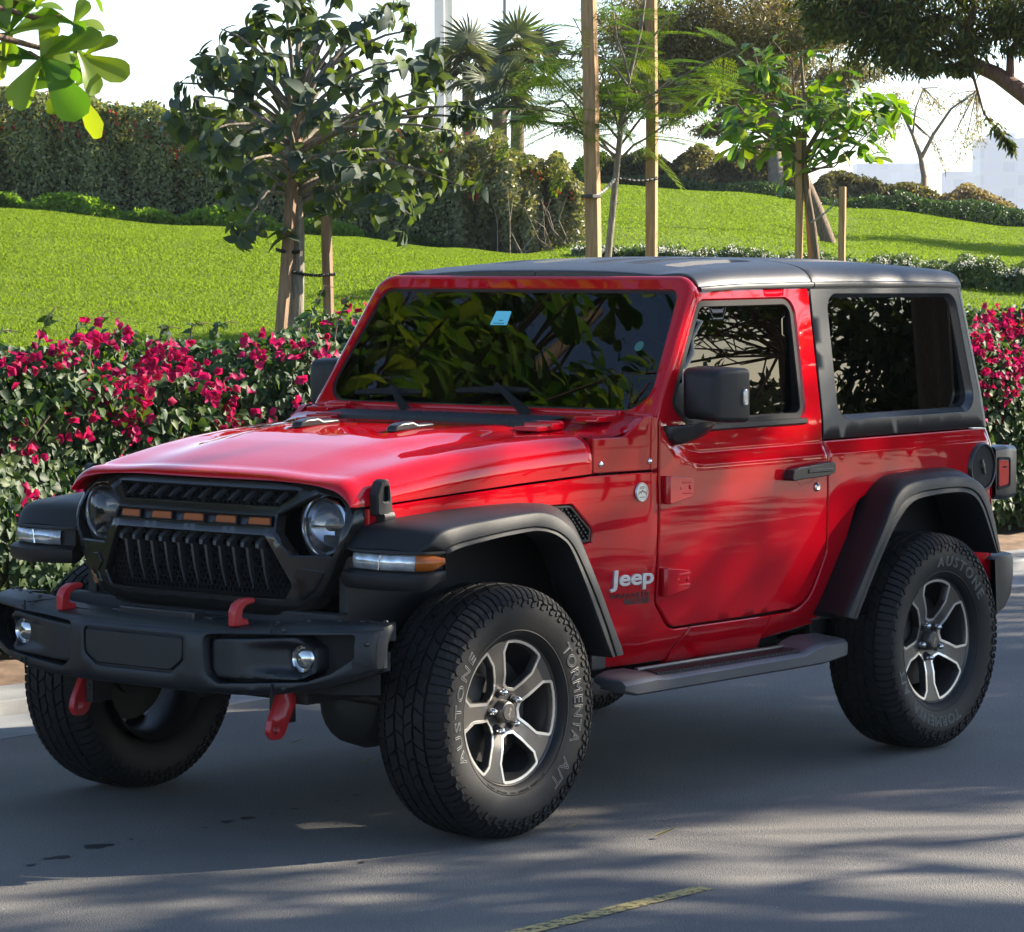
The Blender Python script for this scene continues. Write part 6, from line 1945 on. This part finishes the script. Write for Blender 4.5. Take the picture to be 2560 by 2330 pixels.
# tall hedge at the top of the lawn, its bare end, and the bright border
def shrubmass(name, label, cat, cols, leaf, size, n, span, kind_h, base_D, depth, parent_tag=None, flowers_=None, group=None, trans=.3, core=None, lumps=1.0):
    """a row of foliage along bearings px0..px1; kind_h(px) -> (height m); base_D(px) -> distance"""
    px0, px1 = span
    foot = onground((px0 + px1) / 2, base_D((px0 + px1) / 2))
    t_ = thing(name, label, cat, foot, group)
    px = R.uniform(px0, px1, n); h = R.random(n) ** .8; dd = np.abs(R.normal(0, 1, n)) * .14
    topm = R.random(n) < .38
    a = np.array([az_of(p) for p in px]); D0 = np.array([base_D(p) for p in px]); H = np.array([kind_h(p) for p in px])
    lump = lumps * (.10 * np.sin(px * .021 + 4 * h) + .08 * np.sin(px * .053 + 2 * h) + .05 * np.sin(px * .13))
    D = D0 + np.where(topm, R.uniform(0, depth, n), dd) + lump
    x = CAM.x + D * np.cos(a); y = CAM.y + D * np.sin(a)
    z = ground_z(x, y) + np.where(topm, H * (1 + .035 * np.sin(px * .047) * lumps + .025 * np.sin(px * .11) * lumps) - np.abs(R.normal(0, .06, n)), H * h)
    P = np.stack([x, y, z], -1)
    Nn = nrm(np.where(topm[:, None], np.array([0, 0, 1.0]), np.array([-.76, -.65, .3])) + R.normal(0, .5, (n, 3)))
    L = nrm(np.cross(Nn, rdir(n)) + np.array([0, 0, -.3]))
    v_, f_, r_ = scatter(leaf, P, L, Nn, R.uniform(size * .65, size * 1.25, n))
    obj('foliage', fastmesh('foliage', v_, f_, leafmat('leaf_' + name, cols, .45, trans, (1.9, 1.9, .55), .35), r_), t_)
    if flowers_:
        nf, fm, zlo, fs = flowers_
        px = R.uniform(px0, px1, nf); px = px + 9 * np.sin(px); a = np.array([az_of(p) for p in px]); hh = R.uniform(zlo, 1.04, nf)
        D = np.array([base_D(p) for p in px]) - .05 + R.uniform(0, depth * .3, nf) * (hh > .9); x = CAM.x + D * np.cos(a); y = CAM.y + D * np.sin(a)
        P = np.repeat(np.stack([x, y, ground_z(x, y) + np.array([kind_h(p) for p in px]) * hh], -1), 5, 0) + R.normal(0, fs * .8, (nf * 5, 3))
        v_, f_, r_ = scatter(LF_bract, P, rdir(nf * 5), rdir(nf * 5), R.uniform(fs * .7, fs * 1.2, nf * 5))
        obj('flowers', fastmesh('flowers', v_, f_, fm, r_), t_)['kind'] = 'stuff'
    mb = MB(); rows = []  # core sheet whose colour stands in for the shade behind the leaves
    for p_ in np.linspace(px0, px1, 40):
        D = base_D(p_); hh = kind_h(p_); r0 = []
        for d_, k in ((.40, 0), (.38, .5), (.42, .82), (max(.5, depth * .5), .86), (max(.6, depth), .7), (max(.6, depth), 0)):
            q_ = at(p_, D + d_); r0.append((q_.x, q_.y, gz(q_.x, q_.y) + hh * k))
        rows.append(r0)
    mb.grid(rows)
    obj('shade_core', mb.mesh('shade_core', core or M['hcore'], 180, fix=False), t_)
    return t_
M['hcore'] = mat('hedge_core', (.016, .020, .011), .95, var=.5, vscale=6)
bD = lambda p: itp(p, [(-120, 42), (700, 41), (1160, 40)])
hH = lambda p: itp(p, [(-120, 1.44), (330, 1.43), (700, 1.46), (860, 1.42), (950, 1.34), (1040, 1.22), (1100, .95), (1150, .6)])
red_f = leafmat('coral_flower', [(.40, .03, .02), (.45, .02, .05), (.5, .06, .03)], .5, .3, (1.2, 1, 1), .2)
shrubmass('tall_hedge', 'tall dark clipped hedge dotted with red flowers along the top of the left lawn', 'hedge', [(.07, .095, .040), (.115, .145, .058), (.17, .195, .08), (.26, .26, .12)], LF_small, .062, 46000, (-120, 940), hH, bD, 1.8, flowers_=(150, red_f, .6, .032))
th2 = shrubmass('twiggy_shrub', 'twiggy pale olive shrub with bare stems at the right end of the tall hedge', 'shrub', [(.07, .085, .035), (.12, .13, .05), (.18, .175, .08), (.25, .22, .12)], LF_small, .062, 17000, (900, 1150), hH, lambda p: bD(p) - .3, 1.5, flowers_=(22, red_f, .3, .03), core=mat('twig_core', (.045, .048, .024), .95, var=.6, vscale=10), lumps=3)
lines = []
for k in range(20):
    px = R.uniform(985, 1150); b_ = onground(px + R.normal(0, 12), 39.6 + R.uniform(-.4, .2)); hgt = hH(px) * R.uniform(.3, .7)
    e = b_ + Vector((R.normal(0, .22), R.normal(0, .22), hgt)); m_ = b_.lerp(e, .5) + Vector(tuple(R.normal(0, .07, 3)))
    lines.append(([b_, m_, e], [.007, .005, .003]))
tubes('bare_stems', lines, BK['twig'], th2, 5)
# bright border, separate mounds
gm2 = [(.09, .18, .018), (.13, .23, .024), (.19, .28, .035)]
for k, (p0, p1, h, lab) in enumerate(((-70, 58, .19, 'low bright green border shrub at the left edge of the lawn top'), (60, 250, .235, 'wide bright green border shrub under the tall hedge, second from left'), (245, 362, .17, 'flat bright green border shrub between two taller clumps'), (355, 560, .25, 'rounded bright green border shrub left of the grey-leaved tree'), (545, 720, .20, 'bright green border shrub behind the grey-leaved tree trunk'), (715, 905, .12, 'low dark border clump right of the grey-leaved tree'))):
    f_h = (lambda p0, p1, h: (lambda p: h * max(.25, math.sin(PI * min(1, max(0, (p - p0) / (p1 - p0)))) ** .45)))(p0, p1, h)
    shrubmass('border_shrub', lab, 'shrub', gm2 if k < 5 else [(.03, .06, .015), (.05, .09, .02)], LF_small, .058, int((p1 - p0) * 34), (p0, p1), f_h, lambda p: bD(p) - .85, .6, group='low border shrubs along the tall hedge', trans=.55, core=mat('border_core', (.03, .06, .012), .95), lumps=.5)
# crest shrubs on the right hill
cD = lambda p: itp(p, [(1050, 60), (1200, 63), (2100, 62)])
cH = lambda p: .62 + .18 * math.sin(p * .021) + .12 * math.sin(p * .057 + 1) + (.35 if 1690 < p < 1800 else 0) * 0
crest = [(1105, 1215, .62, 'dark olive shrub on the lawn crest left of the posts'), (1210, 1330, .66, 'olive shrub on the lawn crest behind the two posts'), (1325, 1450, .8, 'pale olive shrub on the crest right of the posts'), (1440, 1560, .95, 'tall brown-tinged shrub on the crest behind the small tree'), (1610, 1735, .66, 'sunlit tan shrub on the crest right of the small tree'), (1725, 1860, .52, 'low sunlit shrub on the crest under the pale tree'), (1850, 1990, .62, 'dry brown shrub on the crest before the distant towers')]
for p0, p1, h, lab in crest:
    f_h = (lambda p0, p1, h: (lambda p: h * max(.3, math.sin(PI * min(1, max(0, (p - p0 + 25) / (p1 - p0 + 50)))) ** .5) * (1 + .05 * math.sin(p * .07))))(p0, p1, h)
    cc = [(.05, .06, .028), (.09, .09, .045), (.15, .13, .07), (.21, .17, .10)] if p0 > 1300 else [(.025, .04, .018), (.05, .065, .028), (.08, .09, .04)]
    if p0 > 1820: cc = [(.13, .10, .06), (.2, .155, .1), (.26, .2, .14)]
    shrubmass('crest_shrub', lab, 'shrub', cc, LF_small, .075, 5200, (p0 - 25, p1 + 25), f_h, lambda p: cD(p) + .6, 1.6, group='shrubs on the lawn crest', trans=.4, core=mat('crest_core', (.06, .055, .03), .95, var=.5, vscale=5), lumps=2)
white = leafmat('white_flower', [(.6, .58, .48), (.75, .74, .62)], .6, .3, (1, 1, 1), .2)
shrubmass('crest_border', 'low dark green planting strip along the foot of the crest shrubs', 'shrub', [(.02, .05, .018), (.035, .075, .022), (.06, .10, .03)], LF_small, .06, 11000, (1110, 2100), lambda p: .20 + .06 * math.sin(p * .03) + (.16 if p > 1760 else 0), lambda p: cD(p) - 1.0, 1.2, lumps=1)
# white-flowered ground cover in front of the right lawn
wD = lambda p: itp(p, [(1100, 36.5), (1500, 35), (2150, 32.5)])
wH = lambda p: itp(p, [(1100, .10), (1300, .14), (1600, .18), (1800, .22), (1880, .26), (2150, .30)]) * (1 + .15 * math.sin(p * .04) + .1 * math.sin(p * .11))
shrubmass('ground_cover', 'low strip of green ground cover with small white flowers crossing the right lawn', 'ground cover', [(.03, .06, .02), (.06, .10, .026), (.10, .14, .035)], LF_small, .05, 20000, (1130, 2130), wH, wD, 1.3, flowers_=(420, white, .75, .018), lumps=.6)

# far things: white tower, lamp post, hazy towers
M['tower'] = mat('white_tower_paint', (.72, .69, .62), .6, var=.06, vscale=.3)
mb = MB(); c = at(884, 150); 
mb.lathe([(0, .62), (30, .60), (30.2, .2)], 12, (0, 0, 0), 'z')
for k in range(9): mb.lathe([(k * 3.1 + 1, .62), (k * 3.1 + 1, .635), (k * 3.1 + 1.06, .635), (k * 3.1 + 1.06, .62)], 12, (0, 0, 0), 'z')
mb.box((-.66, -.2, 12), (.05, .35, 24))
o = mb.build('white_tower', M['tower'], None, ang=25); o.location = (c.x, c.y, -.2); tag(o, 'tall white column tower far behind the grey-leaved tree', 'tower')
c = at(996, 110); mb = MB(); mb.tube([(0, 0, 0), (0, 0, 11)], [.10, .06], 10); mb.tube([(0, 0, 11), (.4, -.3, 11.5), (1.4, -1.1, 11.7)], .05, 8); mb.box((1.6, -1.3, 11.68), (.7, .3, .12), Matrix.Rotation(-.7, 3, 'Z'))
o = mb.build('lamp_post', mat('grey_pole', (.20, .21, .24), .5, metal=.4), None, ang=40); o.location = (c.x, c.y, -.3); tag(o, 'grey lamp post pole above the right fan palm', 'lamp post')
def facade(name, base, glass, sx, sz):
    m, t, p = newmat(name)
    tc = N(t, 'ShaderNodeTexCoord'); bk = N(t, 'ShaderNodeTexBrick'); bk.offset = 0
    bk.inputs['Color1'].default_value = (*glass, 1); bk.inputs['Color2'].default_value = (*[g * 1.25 for g in glass], 1); bk.inputs['Mortar'].default_value = (*base, 1)
    bk.inputs['Scale'].default_value = 1; bk.inputs['Brick Width'].default_value = sx; bk.inputs['Row Height'].default_value = sz; bk.inputs['Mortar Size'].default_value = .5
    mp = N(t, 'ShaderNodeMapping'); mp.inputs['Rotation'].default_value = (rad(90), 0, 0)
    t.links.new(tc.outputs['Object'], mp.inputs[0]); t.links.new(mp.outputs[0], bk.inputs['Vector']); t.links.new(bk.outputs['Color'], p.inputs['Base Color'])
    p.inputs['Roughness'].default_value = .5
    return m
fm_ = facade('tower_facade', (.66, .69, .72), (.56, .60, .65), 4, 3.5)  # paled colours: part of the haze is put into the facade
def tower(px, row, w_, d_, D, label, steps=()):
    c = at(px, D, row); mb = MB(); h = c.z + 2
    mb.box((0, 0, h / 2), (w_, d_, h))
    for (ox, ww, hh) in steps: mb.box((ox, 0, h + hh / 2), (ww, d_ * .8, hh))
    o = mb.build('far_tower_block', fm_, None); o.location = (c.x, c.y, -2); o.rotation_euler = (0, 0, rad(-52))
    return tag(o, label, 'building', 'hazy far tower blocks')
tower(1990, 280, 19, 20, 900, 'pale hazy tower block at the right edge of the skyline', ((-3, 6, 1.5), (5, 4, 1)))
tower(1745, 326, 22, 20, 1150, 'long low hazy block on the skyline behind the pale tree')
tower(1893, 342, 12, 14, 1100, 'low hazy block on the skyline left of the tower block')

# ---- almond tree over the kerb at the left, a branch of it hanging into view
AT = Vector((-1.1, 3.55, .1))
lm_a2 = leafmat('almond_leaf_big', [(.022, .070, .016), (.04, .105, .018), (.07, .14, .02), (.16, .21, .024)], .36, .42, (2.4, 2.2, .35), .5)
lines = [([AT, AT + Vector((.1, -.1, 1.2)), AT + Vector((.15, -.2, 2.4)), AT + Vector((.3, -.4, 3.4)), AT + Vector((.35, -.5, 4.6)), AT + Vector((.4, -.4, 5.6))], [.11, .10, .09, .075, .05, .03])]
top = AT + Vector((.15, -.2, 2.5))
ros = [((91, 122), [(27, 116), (-58, 122), (-122, 100), (165, 85), (45, 62), (75, 70), (-95, 40), (8, 70), (-30, 60)]), ((166, 112), [(-22, 102), (-62, 80), (35, 70), (95, 60), (-110, 50)]), ((150, 52), [(5, 62), (60, 50), (160, 80), (-40, 50)]), ((27, 70), [(100, 75), (62, 72), (35, 88), (15, 100), (140, 70), (-115, 88), (-165, 60), (-85, 60)]), ((75, 20), [(80, 60), (40, 70), (140, 60), (10, 60)])]
RV = np.array(tuple(_r2)); UV = np.array(tuple(_u2)); FV = np.array(tuple(_f))
rp = []; rlv = []; rn = []; rs = []
for (cx, cy), lv in ros:
    c0 = np.array(tuple(at(cx, 11.9, cy)))
    for an, ln in lv:
        a_ = rad(an); rp.append(c0 + FV * R.normal(0, .03)); rlv.append(RV * math.cos(a_) + UV * math.sin(a_) + FV * R.normal(-.1, .35)); rn.append(-FV * .8 + UV * .75 + RV * R.normal(0, .35)); rs.append(ln * 1.27 / FPX * 11.9 * 1.12)
vis = [at(-70, 12, 60), at(-60, 12.3, 160), at(60, 12.6, -75), at(170, 12.4, -85)]
ends = [(top + Vector((.05, -.05, .1)), p) for p in vis]
for k in range(110):
    e = Vector((R.uniform(-1.9, .45), R.uniform(1.3, 3.6), R.uniform(3.05, 5.2)))
    if e.y < 2.0 and e.z > 4.0: continue
    ends.append((AT + Vector((.25, -.35, min(5.0, max(2.3, e.z - .9)))), e))
for k in range(50):
    a = R.uniform(0, 2 * PI); r_ = R.uniform(.5, 2.3); z = R.uniform(2.9, 5.6)
    e = AT + Vector((.45 + r_ * math.cos(a), -.9 + r_ * math.sin(a), z))
    pxe = 0
    d_ = e - CAM; azd = math.degrees(math.atan2(d_.y, d_.x)); el = d_.z / math.hypot(d_.x, d_.y)
    if azd < 49.5 and el < .088: continue
    ends.append((AT + Vector((.25, -.35, min(5.0, max(2.2, z - r_ * .5)))), e))
almond('almond_tree', 'broad-leaved tree whose big bright green leaves hang into the top left corner', AT, lines, ends, None, .20, 9, lm_a2, .13)

alm = [o for o in bpy.data.objects if o.name == 'almond_tree'][0]
v_, f_, r_ = scatter(leafmesh(9, .78, .22, .4, 'obovate', 4), np.array(rp), np.array(rlv), np.array(rn), np.array(rs))
obj('hanging_leaves', fastmesh('hanging_leaves', v_, f_, leafmat('hanging_leaf', [(.028, .085, .016), (.05, .125, .018), (.10, .18, .022), (.16, .23, .026)], .36, .48, (2.3, 2.2, .35), .4), r_, True), alm)  # brighter copy of the crown's leaf colours, standing in for sunlit leaves
tw_ = []
for (cx, cy), lv in ros:
    p = at(cx, 11.9, cy); q_ = at(cx - 60, 11.95, cy - 8) if cx > 60 else at(-80, 12, 40)
    tw_.append(([q_ + Vector((-.25, .05, .05)), q_, p.lerp(q_, .4) + Vector((0, 0, .02)), p], [.012, .009, .007, .006]))
tubes('twigs', tw_, BK['brown'], alm, 6)

# ---- trees along the near side of the street (seen in the car's windows; they shade the car)
def street_tree(x, y, label, n=120, r=3.0, h=2.9, seed=0, cut=29.3, dz=2.7, ncl=20):
    global R
    R = np.random.default_rng(seed)
    b = Vector((x, y, 0))
    lines = [([b, b + Vector((.05, .05, 1.2)), b + Vector((.1, 0, 2.4)), b + Vector((0, .1, 3.6)), b + Vector((0, 0, 5.0))], [.14, .125, .11, .09, .05])]
    ends = []
    cl = []
    while len(cl) < ncl:
        d = rdir(1)[0]; u = R.random() ** .4
        cl.append(b + Vector((d[0] * r * u * .85, d[1] * r * u * .85, h + .35 + dz * .8 + d[2] * dz * u * .75)))
    tr_ = 0
    while len(ends) < n and tr_ < 9000:
        tr_ += 1
        e = cl[int(R.integers(ncl))] + Vector(tuple(R.normal(0, .42, 3)))
        if e.z < h - .1: continue
        v = e - CAM; azd = math.degrees(math.atan2(v.y, v.x))
        if cut - 60 < azd and azd > cut - math.degrees(.35 / math.hypot(v.x, v.y)): continue
        ends.append((b + Vector((0, .05, max(2.3, min(4.8, e.z - .9)))), e))
    return almond('street_tree', label, b, lines, ends, None, .22, 10, lm_a2, .22, 'street trees on the near side')
street_tree(12.0, -6.5, 'street tree whose shade falls on the car doors', 330, 3.3, 3.2, 421, dz=3.0, ncl=20)
street_tree(17.5, -10.2, 'unseen tall street tree added to deepen the shade on the doors', 210, 3.6, 4.2, 422, dz=4.4, ncl=16)  # out of view, added for more shade on the doors
street_tree(8.0, -8.6, 'street tree shading the road before the front wheel', 230, 3.3, 3.2, 423, dz=3.0, ncl=16)
street_tree(16.6, -5.6, 'street tree shading the road behind the rear wheel', 150, 3.3, 3.3, 424, dz=3.0, ncl=13)
street_tree(3.0, -9.8, 'street tree shading the left foreground of the road', 160, 3.2, 3.2, 425, dz=2.8, ncl=13)
wispy('street_bush_tree', 'dense dark bushy tree mirrored in the rear side window', Vector((22.7, -13.9, 0)),
      [([Vector((22.7, -13.9, 0)), Vector((22.6, -13.8, 1.0)), Vector((22.8, -13.9, 2.2))], [.12, .10, .06])],
      [(Vector((22.6, -13.9, 2.2)), (.75, .8, 1.5), 3), (Vector((23.7, -13.6, 2.0)), (.8, .8, 1.4), 2), (Vector((22.0, -14.2, 1.2)), (.5, .6, .6), .8)], 2300, .17, [(.014, .03, .01), (.03, .05, .014), (.06, .08, .016)], LF_small, BK['brown'], tw=70)
street_tree(34.3, -23.5, 'tall trunked street tree mirrored in the door window', 300, 4.2, 2.35, 26, dz=3.0)
street_tree(33.0, -22.0, 'farther street tree mirrored in the rear side window', 150, 4.5, 3.0, 27, dz=3.0)
# dark planting and railing far across the street
mb = MB()
tb = thing('street_hedge', 'dark tree belt mirrored low in the car windows', 'hedge', (20, -30, 0))
n = 22000
x = R.uniform(-5, 95, n); hgt = 1.9 + .5 * np.sin(x * .5) + .4 * np.sin(x * 1.3 + 1)
P = np.stack([x, -34 - .20 * x + R.normal(0, .8, n), hgt * R.random(n) ** .7], -1)
v_, f_, r_ = scatter(LF_small, P, rdir(n), rdir(n), R.uniform(.25, .5, n))
obj('foliage', fastmesh('foliage', v_, f_, leafmat('belt_leaf', [(.015, .03, .01), (.03, .045, .014)], .6, .2), r_), tb)
mb = MB()
for k in range(60): mb.box((8 + k * .5, -13.5 - k * .14, .55), (.04, .04, 1.1))
for z in (.2, 1.08): mb.tube([(8, -13.5, z), (38, -21.9, z)], .03, 6)
tag(mb.build('railing', M['steel'], None), 'dark metal railing mirrored in the door window', 'railing')
# fallen leaves on the road
lm_d = leafmat('fallen_leaf', [(.30, .25, .10), (.34, .30, .13), (.42, .38, .22)], .7, .1, (1, 1, 1))
for px, row, s_, lab in ((1114, 1644, .055, 'yellowish fallen leaf on the road right of the front tyre'), (1288, 1659, .075, 'pale curled fallen leaf with a long stalk on the road'), (566, 1470, .05, 'small tan fallen leaf on the road under the bumper'), (595, 1519, .03, 'tiny fallen leaf in the shade by the front tyre'), (700, 1511, .06, 'straw-like fallen leaf left of the front tyre')):
    x, y = zpt(px, row); a = R.uniform(0, 6.28)
    v_, f_, r_ = scatter(leafmesh(4, .4, .5, -.5, 'ovate'), np.zeros((1, 3)), np.array([[.72 + .2 * math.cos(a), -.6, .12]]), np.array([[.1, .1, 1]]), s_)
    o = obj('fallen_leaf', fastmesh('fallen_leaf', v_, f_, lm_d, r_)); o.location = (x, y, .008); tag(o, lab, 'leaf')

# ---- light haze over the park, out to the skyline
m = bpy.data.materials.new('haze_air'); m.use_nodes = True; t = m.node_tree
t.nodes.remove(t.nodes['Principled BSDF'])
pv = N(t, 'ShaderNodeVolumePrincipled'); pv.inputs['Color'].default_value = (.86, .92, 1.0, 1); pv.inputs['Density'].default_value = .00019; pv.inputs['Anisotropy'].default_value = .3
t.links.new(pv.outputs[0], t.nodes['Material Output'].inputs['Volume'])
mb = MB(); mb.box((600, 400, 40), (1900, 1700, 90))
hz = tag(mb.build('haze', m), kind='stuff')
